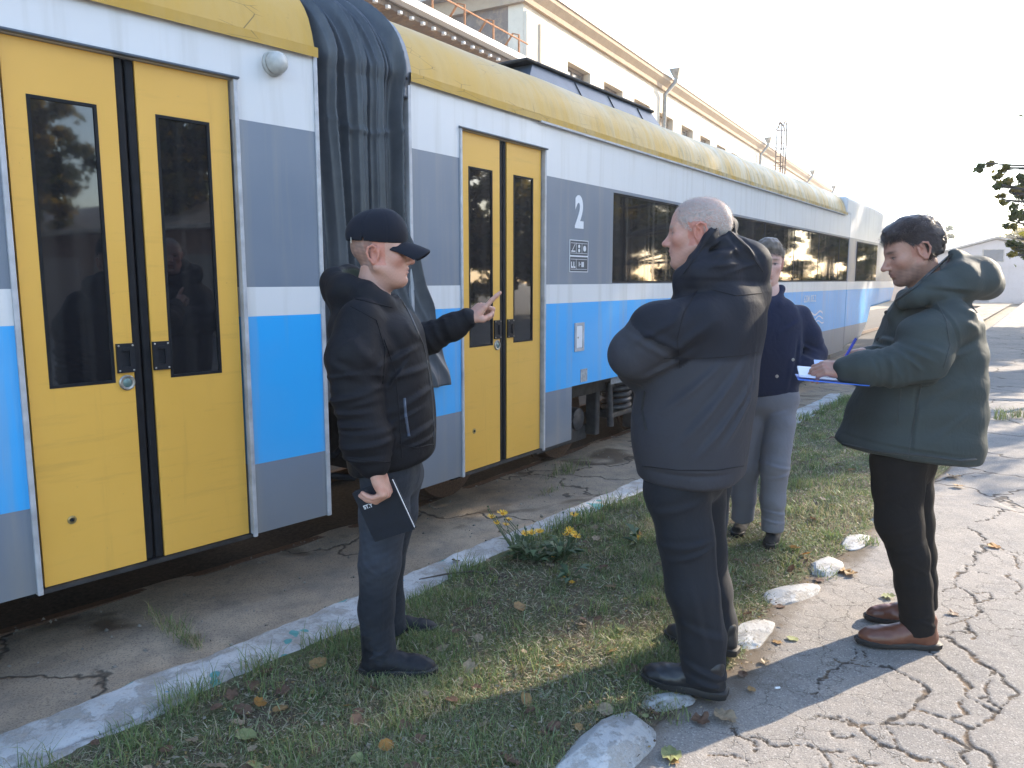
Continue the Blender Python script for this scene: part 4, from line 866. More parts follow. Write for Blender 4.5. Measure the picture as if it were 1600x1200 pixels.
def foldset(lines, yref, ymax):
    """ridges and creases laid over the side that faces -Y: lines [((x,y),(x,y),amp,width)] in photo pixels at depth yref"""
    L = [(at(*a, yref)[[0, 2]].astype(np.float32), at(*b, yref)[[0, 2]].astype(np.float32), am, w) for a, b, am, w in lines]
    def g(P):
        q = P[:, [0, 2]]; r = np.zeros(len(P), np.float32)
        for a, b, am, w in L:
            ab = b - a; t = (q - a) @ ab / max(float(ab @ ab), 1e-9); tc = np.clip(t, 0, 1); d = q - a - tc[:, None] * ab; pr = (d[:, 0] * -ab[1] + d[:, 1] * ab[0]) / np.linalg.norm(ab); dd = np.sqrt((d ** 2).sum(1))
            tap = np.clip(np.minimum(tc + 0.15, 1.15 - tc) * 2.2, 0, 1)
            r += am * tap * (np.exp(-(dd / w) ** 2) - 0.55 * np.exp(-((pr - 1.5 * w) / (1.1 * w)) ** 2) * np.exp(-np.maximum(dd - 3 * w, 0) / w))
        return r * np.clip((ymax - P[:, 1]) / 0.04, 0, 1)
    return g
def crumple(amp, freq, seed, stretch=(1, 1, 1)):
    s3 = np.array(stretch, np.float32)
    def g(P):
        q = P * s3; w1 = wob(q, freq, seed); w2 = wob(q + 7.3, freq * 1.7, seed + 1); return amp * ((1 - np.abs(w1) * 1.8) * 0.6 + 0.35 * w2 + 0.15 * wob(q, freq * 3.2, seed + 2))
    return g
def gathers(pts, rad, amp, n, twist=0.0):
    """ring folds along a sleeve or trouser leg (pts: axis, rad: reach)"""
    A = [np.asarray(p, np.float32) for p in pts]
    def g(P):
        best = np.full(len(P), 9.0, np.float32); T = np.zeros(len(P), np.float32); acc = 0.0; ang = np.zeros(len(P), np.float32)
        tot = sum(np.linalg.norm(A[i + 1] - A[i]) for i in range(len(A) - 1))
        for i in range(len(A) - 1):
            ab = A[i + 1] - A[i]; L = np.linalg.norm(ab); q = P - A[i]; t = np.clip(q @ ab / (L * L), 0, 1); r = q - t[:, None] * ab; d = np.sqrt((r ** 2).sum(1)); m = d < best
            best = np.where(m, d, best); T = np.where(m, (acc + t * L) / tot, T); ang = np.where(m, np.arctan2(r[:, 2] + r[:, 1], r[:, 0] - r[:, 1] * 0.4), ang); acc += L
        w = np.exp(-(np.maximum(best - rad, 0) / 0.02) ** 2) * np.clip(T * 8, 0, 1) * np.clip((1 - T) * 8, 0, 1)
        ph = T * n * 6.283 + twist * np.sin(ang) * 2 + 1.2 * wob(P, 3.5, 91); return amp * w * (1 - np.abs(np.sin(ph * 0.5)) * 1.5) * (0.6 + 0.4 * np.sin(ang * 2 + T * 9))
    return g
class Fr:
    """local frame: o origin, axes x,y,z as rows; s scale"""
    def __init__(s, o, x, z=None, y=None, sc=1.0):
        s.o = np.asarray(o, np.float32); s.x = un(x)
        if y is None: z = np.asarray(z, float); y_ = un(np.cross(z, s.x)); s.y = y_; s.z = un(np.cross(s.x, s.y))
        else: s.y = un(np.asarray(y, float) - s.x * float(np.dot(y, s.x))); s.z = un(z - s.x * float(np.dot(z, s.x)) - s.y * float(np.dot(z, s.y)))
        s.s = sc; s.A = np.stack([s.x, s.y, s.z], 1)
    def p(s, a): return s.o + s.s * (a[0] * s.x + a[1] * s.y + a[2] * s.z)
    def loc(s, P): return ((P - s.o) @ s.A) / s.s
def head_sdf(fr, o):
    """o: options (jaw, nose, jowl ...). x forward, y left, z up"""
    S = SDF(); s = fr.s; p = fr.p; A = fr.A
    E = lambda c, r, k=0.02, op='u': S.ell(p(c), np.array(r) * s, A, k * s, op)
    C = lambda a, b, ra, rb, k=0.02, op='u': S.rc(p(a), p(b), ra * s, rb * s, k * s, op)
    E((-0.014, 0, 0.036), (0.101, 0.0765, 0.086)); E((0.022, 0, 0.028), (0.070, 0.068, 0.075), 0.03)
    E((0.030, 0, -0.030), (0.062, 0.060, 0.072), 0.03); jw = o.get('jaw', 1.0)
    E((0.036, 0, -0.070), (0.054, 0.050 * jw, 0.044), 0.03)
    for y in (1, -1):
        C((-0.004, y * 0.056 * jw, -0.050), (0.062, y * 0.020, -0.098), 0.021, 0.018, 0.03)
        E((0.060, y * 0.043, -0.020), (0.024, 0.022, 0.020), 0.03)
        C((0.084, y * 0.010, 0.021), (0.066, y * 0.047, 0.022), 0.0125, 0.010, 0.018)
    ch = o.get('chin', 0.0); E((0.072 + ch, 0, -0.099), (0.021, 0.024, 0.018), 0.025)
    E((0.074, 0, -0.060), (0.024, 0.031, 0.030), 0.025)
    if o.get('jowl'): E((0.035, 0, -0.103), (0.050, 0.045, 0.028), 0.03)
    nz = o.get('nose', 1.0)
    for y in (1, -1): E((0.0985, y * 0.034, 0.003), (0.021, 0.019, 0.0115), 0.014, 's')
    for y in (1, -1): E((0.0735, y * 0.033, 0.002), (0.0145, 0.0150, 0.0125), 0.006); C((0.0845, y * 0.020, 0.0075), (0.079, y * 0.046, 0.006), 0.0045, 0.004, 0.006)
    C((0.086, 0, 0.014), (0.086 + 0.026 * nz, 0, -0.028), 0.0085, 0.0105, 0.014); E((0.087 + 0.028 * nz, 0, -0.033), (0.0125, 0.0125, 0.0105), None or 0.008)
    for y in (1, -1): E((0.081 + 0.021 * nz, y * 0.0125, -0.037), (0.0105, 0.0075, 0.0075), 0.007)
    for y in (1, -1): E((0.086 + 0.024 * nz, y * 0.0062, -0.0455), (0.005, 0.0032, 0.004), 0.003, 's')
    C((0.0965, -0.010, -0.0605), (0.0965, 0.010, -0.0605), 0.0062, 0.0062, 0.008)
    for y in (1, -1): C((0.0955, y * 0.010, -0.0605), (0.083, y * 0.025, -0.0655), 0.0055, 0.003, 0.008)
    C((0.0945, -0.011, -0.0735), (0.0945, 0.011, -0.0735), 0.0068, 0.0068, 0.008)
    C((0.1035, -0.016, -0.067), (0.1035, 0.016, -0.067), 0.0028, 0.0028, 0.004, 's')
    C((0.098, -0.012, -0.086), (0.098, 0.012, -0.086), 0.006, 0.006, 0.012, 's')
    # ears
    for y in (1, -1):
        c = (-0.012, y * 0.0775, -0.004); Ae = A @ np.array([[0.92, y * -0.30 * 1.0, 0.22], [y * 0.34, 0.94, 0.0], [-0.22, 0.0, 0.97]], np.float32).T
        S.ell(p(c), np.array((0.021, 0.0085, 0.034)) * s, A @ rot_y(0.22) @ rot_z(y * 0.42), 0.010 * s)
        pts = [(-0.002, 0.010, 0.012), (0.006, 0.013, 0.026), (-0.008, 0.014, 0.034), (-0.024, 0.015, 0.026), (-0.029, 0.014, 0.006), (-0.022, 0.010, -0.016), (-0.010, 0.006, -0.032), (0.000, 0.002, -0.030)]
        pp = [p((c[0] + q[0] + 0.002, c[1] + y * q[1] * 0.75, c[2] + q[2])) for q in pts]
        S.chain(pp, [s * 0.0042] * 7 + [s * 0.0055], 0.004 * s)
        S.ell(p((c[0] + 0.003, c[1] + y * 0.010, c[2] - 0.003)), np.array((0.0095, 0.008, 0.0155)) * s, A @ rot_y(0.2), 0.005 * s, 's')
        S.rc(p((c[0] + 0.013, c[1] + y * 0.002, c[2] - 0.010)), p((c[0] + 0.012, c[1] + y * 0.003, c[2] + 0.002)), 0.005 * s, 0.004 * s, 0.006 * s)
    return S
def rot_y(t): c, s = math.cos(t), math.sin(t); return np.array([[c, 0, s], [0, 1, 0], [-s, 0, c]], np.float32)
def rot_z(t): c, s = math.cos(t), math.sin(t); return np.array([[c, -s, 0], [s, c, 0], [0, 0, 1]], np.float32)
def head_col(fr, skin, stub=None, stubf=None, lip=(0.42, 0.16, 0.13), flush=0.5, brow=(0.10, 0.065, 0.045), lid=0.55, iris=(0.02, 0.025, 0.03)):
    skin = np.array(skin)
    def f(P, N):
        q = fr.loc(P); n = len(P); c = np.repeat(skin[None], n, 0)
        g = lambda cx, cy, cz, rx, ry, rz: np.exp(-(((q[:, 0] - cx) / rx) ** 2 + ((np.abs(q[:, 1]) - cy) / ry) ** 2 + ((q[:, 2] - cz) / rz) ** 2))
        mixc = lambda c, col_, w: c * (1 - w[:, None]) + np.array(col_) * w[:, None]
        red = skin * np.array([0.98, 0.62, 0.56])
        w = flush * np.clip(g(0.065, 0.045, -0.030, .03, .025, .028) + 0.9 * g(0.115, 0, -0.034, .016, .016, .016) + 0.9 * (np.abs(q[:, 1]) > 0.070) * (np.abs(q[:, 0] + 0.012) < 0.04) * (np.abs(q[:, 2]) < 0.045), 0, 1); c = mixc(c, red, w)
        if stub is not None: c = mixc(c, stub, np.clip(stubf(q), 0, 1) * (0.8 + 0.25 * wob(P, 60, 5)).clip(0, 1))
        c = mixc(c, lip, 0.75 * np.clip(1.3 * g(0.098, 0, -0.0605, .012, .020, .006) + 1.3 * g(0.097, 0, -0.0735, .012, .019, .0065), 0, 1)); c = mixc(c, (0.10, 0.035, 0.03), 0.8 * g(0.098, 0, -0.067, .02, .024, .0022))
        c = mixc(c, brow, 0.85 * np.clip(1.4 * g(0.086, 0.030, 0.0255, .025, .021, .0052), 0, 1))
        c = mixc(c, skin * 0.55, lid * g(0.085, 0.033, 0.003, .02, .02, .009)); c = mixc(c, (0.03, 0.02, 0.018), 0.9 * np.clip(1.4 * g(0.088, 0.034, 0.0035, .02, .015, .0026), 0, 1)); c = mixc(c, (0.55, 0.52, 0.5), 0.8 * g(0.087, 0.036, -0.0005, .01, .009, .002)); c = mixc(c, iris, np.clip(1.6 * g(0.088, 0.033, 0.0, .01, .0048, .0045), 0, 1))
        c *= (1 + 0.05 * wob(P, 22, 77) + 0.04 * wob(P, 70, 78))[:, None]; return np.clip(c, 0, 1)
    return f
def hand_sdf(wrist, x, y, z, curl, sc=1.0, thumb=None, forearm=None, spread=0.05):
    """x along the hand, y to the thumb side, z back of hand; curl: 4 x (mcp, pip, dip) degrees from index to little"""
    fr = Fr(wrist, x, z=np.asarray(z, float), y=np.asarray(y, float), sc=sc); S = SDF(); p = fr.p; s = sc
    S.box(p((0.046, 0.002, -0.002)), np.array((0.044, 0.037, 0.0135)) * s, fr.A, 0.0125 * s, 0.01); S.ell(p((0.035, 0.022, -0.010)), np.array((0.032, 0.020, 0.017)) * s, fr.A, 0.014); S.ell(p((0.035, -0.022, -0.008)), np.array((0.034, 0.016, 0.014)) * s, fr.A, 0.014)
    S.ell(p((0.004, 0, -0.001)), np.array((0.024, 0.028, 0.0185)) * s, fr.A, 0.02)
    if forearm is not None: S.rc(p((0, 0, 0)), forearm, 0.025 * s, 0.032 * s, 0.02)
    L = [(0.044, 0.026, 0.021), (0.048, 0.029, 0.022), (0.044, 0.027, 0.021), (0.034, 0.020, 0.019)]; ry = [0.0285, 0.0095, -0.0095, -0.0275]; rx = [0.086, 0.090, 0.086, 0.078]; rr = [0.0098, 0.0102, 0.0096, 0.0086]
    for i in range(4):
        b = np.array([rx[i], ry[i], -0.001]); a = 0.0; sp = spread * (1.5 - i); pts = [b - np.array([0.018, 0, 0]), b]
        for j in range(3):
            a += math.radians(curl[i][j]); d = np.array([math.cos(a) * math.cos(sp), math.sin(sp) * math.cos(a), -math.sin(a)]); b = b + d * L[i][j]; pts.append(b)
        r = rr[i]; pw = [p(q) for q in pts]; S.chain(pw, [r * 1.1 * s, r * 1.12 * s, r * 1.02 * s, r * 0.95 * s, r * 0.80 * s], 0.0045)
    th = thumb or [(0.018, 0.028, -0.010), (0.046, 0.050, -0.018), (0.072, 0.056, -0.022), (0.094, 0.054, -0.024)]
    S.chain([p(q) for q in th], [0.0150 * s, 0.0125 * s, 0.0108 * s, 0.0085 * s], 0.009); return S
def hand_col(skin):
    skin = np.array(skin)
    def f(P, N): return np.clip(skin[None] * (1 + 0.06 * wob(P, 18, 66) + 0.05 * wob(P, 60, 67))[:, None] * np.stack([np.ones(len(P)), 1 - 0.12 * np.clip(wob(P, 25, 68), 0, 1), 1 - 0.14 * np.clip(wob(P, 25, 68), 0, 1)], -1), 0, 1)
    return f
def shoe(root, heel, toe, z0, m_up, m_sole, kind='shoe', hgt=0.11, wid=1.0, name='shoe', laces=None, solez=0.026):
    h = np.array([heel[0], heel[1], z0]); t = np.array([toe[0], toe[1], z0]); L = np.linalg.norm(t - h); fr = Fr(h, t - h, z=(0, 0, 1), sc=L / 0.30); p = fr.p; s = fr.s; A = fr.A; S = SDF(); w = wid
    S.rc(p((0.052, 0, 0.050)), p((0.115, 0, 0.052)), 0.036 * s * w, 0.035 * s * w, 0.03); S.rc(p((0.115, 0.002, 0.048)), p((0.20, 0.004, 0.036)), 0.036 * s * w, 0.031 * s * w, 0.03)
    S.ell(p((0.205, 0.005, 0.030)), np.array((0.088, 0.046 * w, 0.042)) * s, A, 0.025); S.ell(p((0.06, 0, 0.03)), np.array((0.052, 0.036 * w, 0.04)) * s, A, 0.025)
    S.rc(p((0.058, 0, 0.055)), p((0.055, 0, hgt)), 0.037 * s * w, 0.040 * s * w, 0.025); S.rc(p((0.075, 0, 0.07)), p((0.15, 0.002, 0.055)), 0.026 * s, 0.024 * s, 0.03)
    zb = z0 + solez * 0.8; S.fn(lambda P: zb - P[:, 2], (p((0, 0, 0)) - 1, p((0, 0, 0)) + 1), 0.006, 'i')
    if kind == 'boot': S.rc(p((0.058, 0, 0.10)), p((0.056, 0, hgt + 0.03)), 0.042 * s, 0.046 * s, 0.02)
    S.disp.append(crumple(0.0016, 14, 5)); o = sdf_mesh(name, S, 0.0042, m_up, root, lo=p((0.14, 0, 0.08)) - 0.24, hi=p((0.14, 0, 0.08)) + 0.24)
    out = [(0.002, 0.022), (0.02, 0.034), (0.06, 0.0385), (0.11, 0.036), (0.16, 0.042), (0.21, 0.049), (0.25, 0.046), (0.28, 0.033), (0.298, 0.012), (0.298, -0.010), (0.28, -0.029), (0.25, -0.041), (0.21, -0.045), (0.16, -0.040), (0.11, -0.035), (0.06, -0.037), (0.02, -0.033), (0.002, -0.020)]
    n = len(out); v = []; org = np.array(root.matrix_world.translation)
    for k, (zz, e) in enumerate(((0.0, 0.97), (0.006, 1.04), (solez / s, 1.05), (solez / s + 0.004, 0.97))): v += [p((0.15 + (x - 0.15) * (1 + (e - 1) * 0.5), y * e * w, zz)) - org for x, y in out]
    f = [(r * n + i, r * n + (i + 1) % n, (r + 1) * n + (i + 1) % n, (r + 1) * n + i) for r in range(3) for i in range(n)] + [tuple(range(n - 1, -1, -1)), tuple(range(3 * n, 4 * n))]
    f = [q[::-1] for q in f]
    MB().add(v, f).build('sole', m_sole, o if False else root, True)
    if laces is not None:
        mb = MB()
        for i in range(5):
            x = 0.115 + 0.019 * i; z = 0.101 - 0.0095 * i; mb.tube([p((x, -0.030, z - 0.014)) - org, p((x + 0.004, -0.012, z + 0.001)) - org, p((x + 0.006, 0.012, z + 0.001)) - org, p((x + 0.010, 0.030, z - 0.014)) - org], 0.0034 * s, 6)
        mb.tube([p((0.11, 0.0, 0.108)) - org, p((0.10, -0.022, 0.104)) - org, p((0.108, -0.036, 0.086)) - org, p((0.118, -0.022, 0.098)) - org], 0.0030, 6)
        mb.build('laces', laces, root, True)
    return o
def hair_strands(fr, S, region, n, length, direc, rg, rad=0.0009, lift=0.35, wave=0.2, seed=3):
    """short strands rooted on the head surface where region(q)>rand; direc(q)->local direction"""
    V, Q = polygonize(S, 0.006); N = vnormals(V, Q); q = fr.loc(V); w = np.clip(region(q), 0, 1)
    idx = rg.choice(len(V), n, p=w / w.sum()); base = V[idx] + rg.normal(size=(n, 3)) * 0.0025; nn = N[idx]; ql = q[idx]
    d = direc(ql) @ fr.A.T; d = d - (d * nn).sum(1, keepdims=True) * nn * (1 - 0.0); d /= np.maximum(np.linalg.norm(d, axis=1, keepdims=True), 1e-6)
    d = d + nn * lift + rg.normal(size=(n, 3)) * wave; d /= np.linalg.norm(d, axis=1, keepdims=True); Ln = (length(ql) * (0.6 + 0.6 * rg.rand(n)))[:, None]
    p0 = base - nn * 0.002; p1 = base + d * Ln * 0.55; d2 = d - nn * 0.35 * (lift > 0.2) + np.array([0, 0, -0.12]); d2 /= np.linalg.norm(d2, axis=1, keepdims=True); p2_ = p1 + d2 * Ln * 0.45
    side = np.cross(d, nn); side /= np.maximum(np.linalg.norm(side, axis=1, keepdims=True), 1e-6); r = rad
    Vv = np.stack([p0 - side * r, p0 + side * r, p1 - side * r * 0.9, p1 + side * r * 0.9, p2_ - side * r * 0.25, p2_ + side * r * 0.25], 1).reshape(-1, 3)
    b = np.arange(n)[:, None] * 6; Qq = np.concatenate([b + [0, 1, 3, 2], b + [2, 3, 5, 4]], 0); tone = np.repeat(rg.rand(n), 6)
    return Vv.astype(np.float32), Qq.astype(np.int32), tone
# ------------------------------------------------------------------ materials for figures
def cloth_mat(name, c, rough=0.6, weave=900, bump=0.12, sheen=0.15, var=0.25, attr=False, spec=0.3, big=6):
    m = NT(name); a = m.noise(big, 4, 0.6); f = m.noise(weave, 2, 0.6)
    r1 = m.math('ABSOLUTE', m.math('SUBTRACT', m.noise(11, 3, 0.5, vec=m.scaled((1, 1, 0.8)), dist=0.8), 0.5)); r2 = m.math('ABSOLUTE', m.math('SUBTRACT', m.noise(26, 3, 0.55, dist=0.5), 0.5))
    f2 = m.math('ADD', m.math('MULTIPLY', r1, 3.0), m.math('MULTIPLY', r2, 1.2))
    base = m.n('Attribute', attribute_name='Col').outputs['Color'] if attr else m.n('RGB').outputs[0]
    if not attr: base.default_value = (*c, 1)
    cc = m.mix(m.ramp(a, [(0.3, 0), (0.75, var)]), base, m.mix(0.6, base, (0.25, 0.24, 0.23)) if False else m.mix(1.0, base, (0.55, 0.55, 0.55), 'MULTIPLY'))
    m.set(color=cc, rough=rough, spec=spec, sheen=sheen, normal=m.bump(f2, bump * 2.2, 0.012, m.bump(f, 0.15, 0.001))); return m.m
def skin_mat():
    m = NT('skin'); a = m.n('Attribute', attribute_name='Col').outputs['Color']; f = m.noise(240, 3, 0.7); g = m.noise(45, 3)
    m.set(color=a, rough=m.ramp(g, [(0.3, 0.42), (0.7, 0.56)]), spec=0.4, sss=0.12, normal=m.bump(f, 0.12, 0.001)); m.b.inputs['Subsurface Radius'].default_value = (0.012, 0.004, 0.002); m.b.inputs['Subsurface Scale'].default_value = 0.6; return m.m
SKIN = skin_mat()
def hair_mat(name, c0, c1, rough=0.5):
    m = NT(name); a = m.n('Attribute', attribute_name='Col'); s3 = m.n('SeparateColor', {'Color': a.outputs['Color']}); m.set(color=m.mix(s3.outputs[0], c0, c1), rough=rough, spec=0.4); return m.m
NYLON = cloth_mat('black_nylon', (0.009, 0.009, 0.012), 0.68, 500, 0.07, 0.0, 0.4, spec=0.16); NYLONA = cloth_mat('coloured_nylon', None, 0.66, 500, 0.075, 0.0, 0.3, True, 0.17)
DENIM = cloth_mat('grey_denim', None, 0.85, 700, 0.09, 0.03, 0.35, True, 0.15); BLKTR = cloth_mat('black_suiting', (0.012, 0.014, 0.019), 0.72, 600, 0.05, 0.03, 0.25, spec=0.2); WOOL = cloth_mat('navy_wool', (0.013, 0.020, 0.048), 0.9, 300, 0.10, 0.08, 0.3, spec=0.12)
CHINO = cloth_mat('grey_chino', (0.17, 0.175, 0.205), 0.85, 500, 0.07, 0.03, 0.25, spec=0.15); BLKJ = cloth_mat('black_jeans', (0.009, 0.009, 0.010), 0.85, 600, 0.07, 0.0, 0.3, spec=0.12)
LEATHB = plain('black_leather', (0.010, 0.011, 0.014), 0.36, var=0.3, scale=60, bump=0.25); LEATHM = plain('matte_black_leather', (0.009, 0.010, 0.014), 0.55, var=0.3, scale=70, bump=0.3, spec=0.25); SOLEB = plain('black_sole', (0.012, 0.012, 0.013), 0.65, var=0.3, scale=40)
SUEDE = plain('black_suede', (0.012, 0.012, 0.013), 0.9, var=0.3, scale=120, bump=0.4); LACE = plain('black_lace', (0.013, 0.013, 0.015), 0.8)
def brown_leather():
    m = NT('brown_leather'); a = m.noise(18, 4); b = m.noise(140, 3); c = m.mix(a, (0.085, 0.028, 0.016), (0.17, 0.062, 0.034)); m.set(color=c, rough=0.33, spec=0.5, normal=m.bump(b, 0.12, 0.002)); return m.m
BROWNL = brown_leather()
def core(S, head, neck, pelvis, sh, el, wr, hip, kn, an):
    """slim continuous body under the clothes"""
    S.rc(head, neck, 0.062, 0.066, 0.03); S.rc(neck, (np.array(neck) + pelvis) / 2, 0.06, 0.10, 0.05); S.rc((np.array(neck) + pelvis) / 2, pelvis, 0.10, 0.095, 0.05)
    for i in (0, 1):
        S.rc(np.array(neck) + [0, 0, -0.05], sh[i], 0.05, 0.045, 0.04); S.rc(sh[i], el[i], 0.045, 0.038, 0.03); S.rc(el[i], wr[i], 0.038, 0.026, 0.03)
        S.rc(pelvis, hip[i], 0.085, 0.075, 0.05); S.rc(hip[i], kn[i], 0.070, 0.045, 0.03); S.rc(kn[i], an[i], 0.045, 0.030, 0.03)
    return S
def body(root, fr, S_head, colf, hands, skin, joints):
    """head and neck, hands and the slim figure between them as one mesh"""
    parts = []
    hs = S_head; neck = joints['neck']; hs.rc(fr.p((-0.022, 0, -0.055)), neck, 0.054 * fr.s, 0.062 * fr.s, 0.03)
    hs.rc(fr.p((0.0, 0, -0.075)), np.array(neck) * 0.55 + fr.p((0.0, 0, -0.075)) * 0.45, 0.046 * fr.s, 0.05 * fr.s, 0.03)
    V, Q = polygonize(hs, 0.0032, 0.03); parts.append((V, Q, colf(V, vnormals(V, Q))))
    for h in hands: V, Q = polygonize(h, 0.0030, 0.02); parts.append((V, Q, hand_col(skin)(V, None)))
    c = SDF(); core(c, fr.p((-0.02, 0, -0.06)), neck, joints['pelvis'], joints['sh'], joints['el'], joints['wr'], joints['hip'], joints['kn'], joints['an']); V, Q = polygonize(c, 0.012); parts.append((V, Q, np.repeat(np.array([skin]), len(V), 0)))
    V, Q, C = gather(parts); return mesh_obj('body', V - np.array(root.location, np.float32), Q, SKIN, root, True, C)
def trousers(root, hips, legs, m, name, pelvis, pr, disp, colf=None, h=0.006, hemcut=None):
    """legs: list of ([points], [radii])"""
    S = SDF(); S.rc(hips[0], hips[1], pr, pr, 0.05); S.rc(pelvis, (np.array(hips[0]) + hips[1]) / 2, pr * 1.05, pr, 0.05)
    for pts, rad in legs: 
        S.chain(pts, rad, 0.03)
        e = np.array(pts[-1]); ez = e[2]; b0 = e - np.array([0.2, 0.2, 0.2]); b1 = e + np.array([0.2, 0.2, 0.0])
    for pts, rad in legs:
        e = np.array(pts[-1], np.float32); d = un(np.array(pts[-2]) - pts[-1])
        S.fn((lambda e, d: (lambda P: np.maximum((P - e) @ d, np.linalg.norm(P - e, axis=1) - 0.17)))(e, d), (e - 0.2, e + 0.2), 0.008, 's')
    S.disp += disp; return sdf_mesh(name, S, h, m, root, colf)
def seam(root, pts, name, m, r=0.004):
    mb = MB(); org = np.array(root.location); mb.tube([np.array(p) - org for p in pts], r, 6); return mb.build(name, m, root, True)
def surf_line(S, pix, Y0, n=24):
    """points on the surface S along a photo-pixel polyline, found by stepping away from the camera at depth around Y0"""
    pix = np.array(pix, float); t = np.linspace(0, len(pix) - 1, n); px = np.stack([np.interp(t, range(len(pix)), pix[:, k]) for k in (0, 1)], -1); out = []
    ys = np.linspace(Y0 - 0.5, Y0 + 0.35, 340)
    for x, y in px:
        P = np.stack([at(x, y, Y) for Y in ys]).astype(np.float32); d = S(P); i = np.argmax(d < 0.001)
        if d[i] < 0.001: out.append(P[i])
    return out
# ------------------------------------------------------------------ man in the black cap, pointing
def a3(*p): return at(*p).astype(np.float32)
def sole_z(x, y): return float(soil_z(np.array([x]), np.array([y]))[0])
def man_cap():
    Y0 = 3.03; base = gnd(615, 1040); root = empty('person', loc=(base[0], base[1], 0)); bpy.context.view_layer.update()
    tag(root, 'man in black cap and black hooded jacket pointing at the train', 'person')
    skin = (0.50, 0.275, 0.205); fw = (1.0, 0.03)
    fr = Fr(a3(595, 397, Y0), (1, 0.02, 0.03), z=(-0.03, 0, 1), sc=1.01); hs = head_sdf(fr, dict(jaw=1.14, jowl=1, nose=1.1))
    stubf = lambda q: np.clip((0.012 - q[:, 0]) / 0.02, 0, 1) * np.clip((q[:, 2] + 0.075) / 0.03, 0, 1) * (np.abs(q[:, 1]) < 0.0775)
    hc = head_col(fr, skin, (0.13, 0.085, 0.065), lambda q: 0.72 * stubf(q), flush=0.75)
    sh = [a3(566, 500, 2.84), a3(598, 498, 3.23)]; el = [a3(556, 612, 2.77), a3(640, 540, 3.30)]; wr = [a3(585, 728, 2.79), a3(729, 497, 3.27)]
    hip = [a3(606, 738, 2.93), a3(622, 738, 3.13)]; kn = [a3(594, 885, 2.90), a3(608, 870, 3.15)]; an = [a3(592, 1030, 2.90), a3(611, 985, 3.20)]; neck = a3(580, 468, Y0); pel = a3(612, 735, Y0)
    tip = a3(776, 457, 3.31); w0 = a3(734, 495, 3.275); xd = un(tip - w0)
    lh = hand_sdf(w0 - xd * 0.012, xd, (0.25, -0.85, -0.35), (-0.35, -0.35, 0.87), [(-6, 4, 2), (62, 75, 40), (72, 80, 45), (78, 80, 45)], 0.98, [(0.018, 0.026, -0.012), (0.044, 0.043, -0.030), (0.072, 0.034, -0.044), (0.096, 0.022, -0.050)], wr[1] - (xd * 0.06), 0.02)
    w1 = a3(590, 733, 2.735); rh = hand_sdf(w1, (0.30, 0.0, -0.95), (0.12, 0.95, 0.30), (0.95, -0.10, 0.28), [(70, 40, 20), (74, 40, 20), (78, 38, 20), (84, 36, 20)], 1.14, [(0.02, 0.026, -0.012), (0.046, 0.052, -0.026), (0.066, 0.060, -0.050), (0.074, 0.060, -0.080)], a3(577, 705, 2.75), 0.03)
    body(root, fr, hs, hc, [lh, rh], skin, dict(neck=neck, pelvis=pel, sh=sh, el=el, wr=[a3(580, 715, 2.75), wr[1] - xd * 0.05], hip=hip, kn=kn, an=an))
    # jacket
    S = SDF(); sc = 1 / 398.0; rows = [(466, 545, 618, 0.10), (480, 530, 634, 0.165), (500, 518, 652, 0.215), (545, 518, 666, 0.228), (600, 526, 676, 0.232), (655, 534, 681, 0.232), (700, 541, 681, 0.226), (740, 549, 676, 0.214)]
    torso(S, [(a3((b + f) / 2, y, Y0), (f - b) / 2 * sc, w) for y, b, f, w in rows], fw, 2.35, 0.04, cut=(a3(610, 724, Y0), un((-0.22, 0, 1))))
    nsl = [a3(563, 502, 2.835), a3(552, 560, 2.785), a3(557, 618, 2.77), a3(573, 690, 2.755), a3(584, 724, 2.738)]; S.chain(nsl, [0.088, 0.095, 0.083, 0.088, 0.062], 0.035)
    fsl = [a3(600, 500, 3.22), a3(640, 537, 3.29), a3(672, 528, 3.29), a3(707, 511, 3.28), a3(729, 498, 3.27)]; S.chain(fsl, [0.088, 0.074, 0.066, 0.058, 0.043], 0.03)
    # hood: roll round the neck, full at the back
    ring = [(622, 462, 2.94), (605, 452, 2.90), (578, 436, 2.895), (552, 428, 2.93), (534, 428, 3.03), (552, 428, 3.13), (578, 436, 3.165), (605, 452, 3.16), (622, 462, 3.12)]
    S.chain([a3(x - 8, y + (22 if Y < 3.03 else 8 if Y > 3.03 else 14), Y) for x, y, Y in ring], [0.026, 0.036, 0.044, 0.052, 0.056, 0.052, 0.044, 0.036, 0.026], 0.03); S.rc(a3(540, 462, 2.97), a3(540, 462, 3.09), 0.066, 0.066, 0.05); S.rc(a3(560, 470, 2.93), a3(600, 480, 2.93), 0.045, 0.03, 0.04); S.rc(a3(532, 462, 3.03), a3(545, 505, 3.03), 0.05, 0.03, 0.04)
    S.rc(a3(618, 474, 2.97), a3(618, 474, 3.09), 0.026, 0.026, 0.03)
    cav = Fr(a3(580, 430, Y0), (0.94, 0, -0.34), z=(0.34, 0, 0.94)); S.ell(cav.o, (0.108, 0.100, 0.082), cav.A, 0.02, 's'); S.rc(a3(578, 400, Y0), a3(584, 452, Y0), 0.085, 0.068, 0.015, 's')
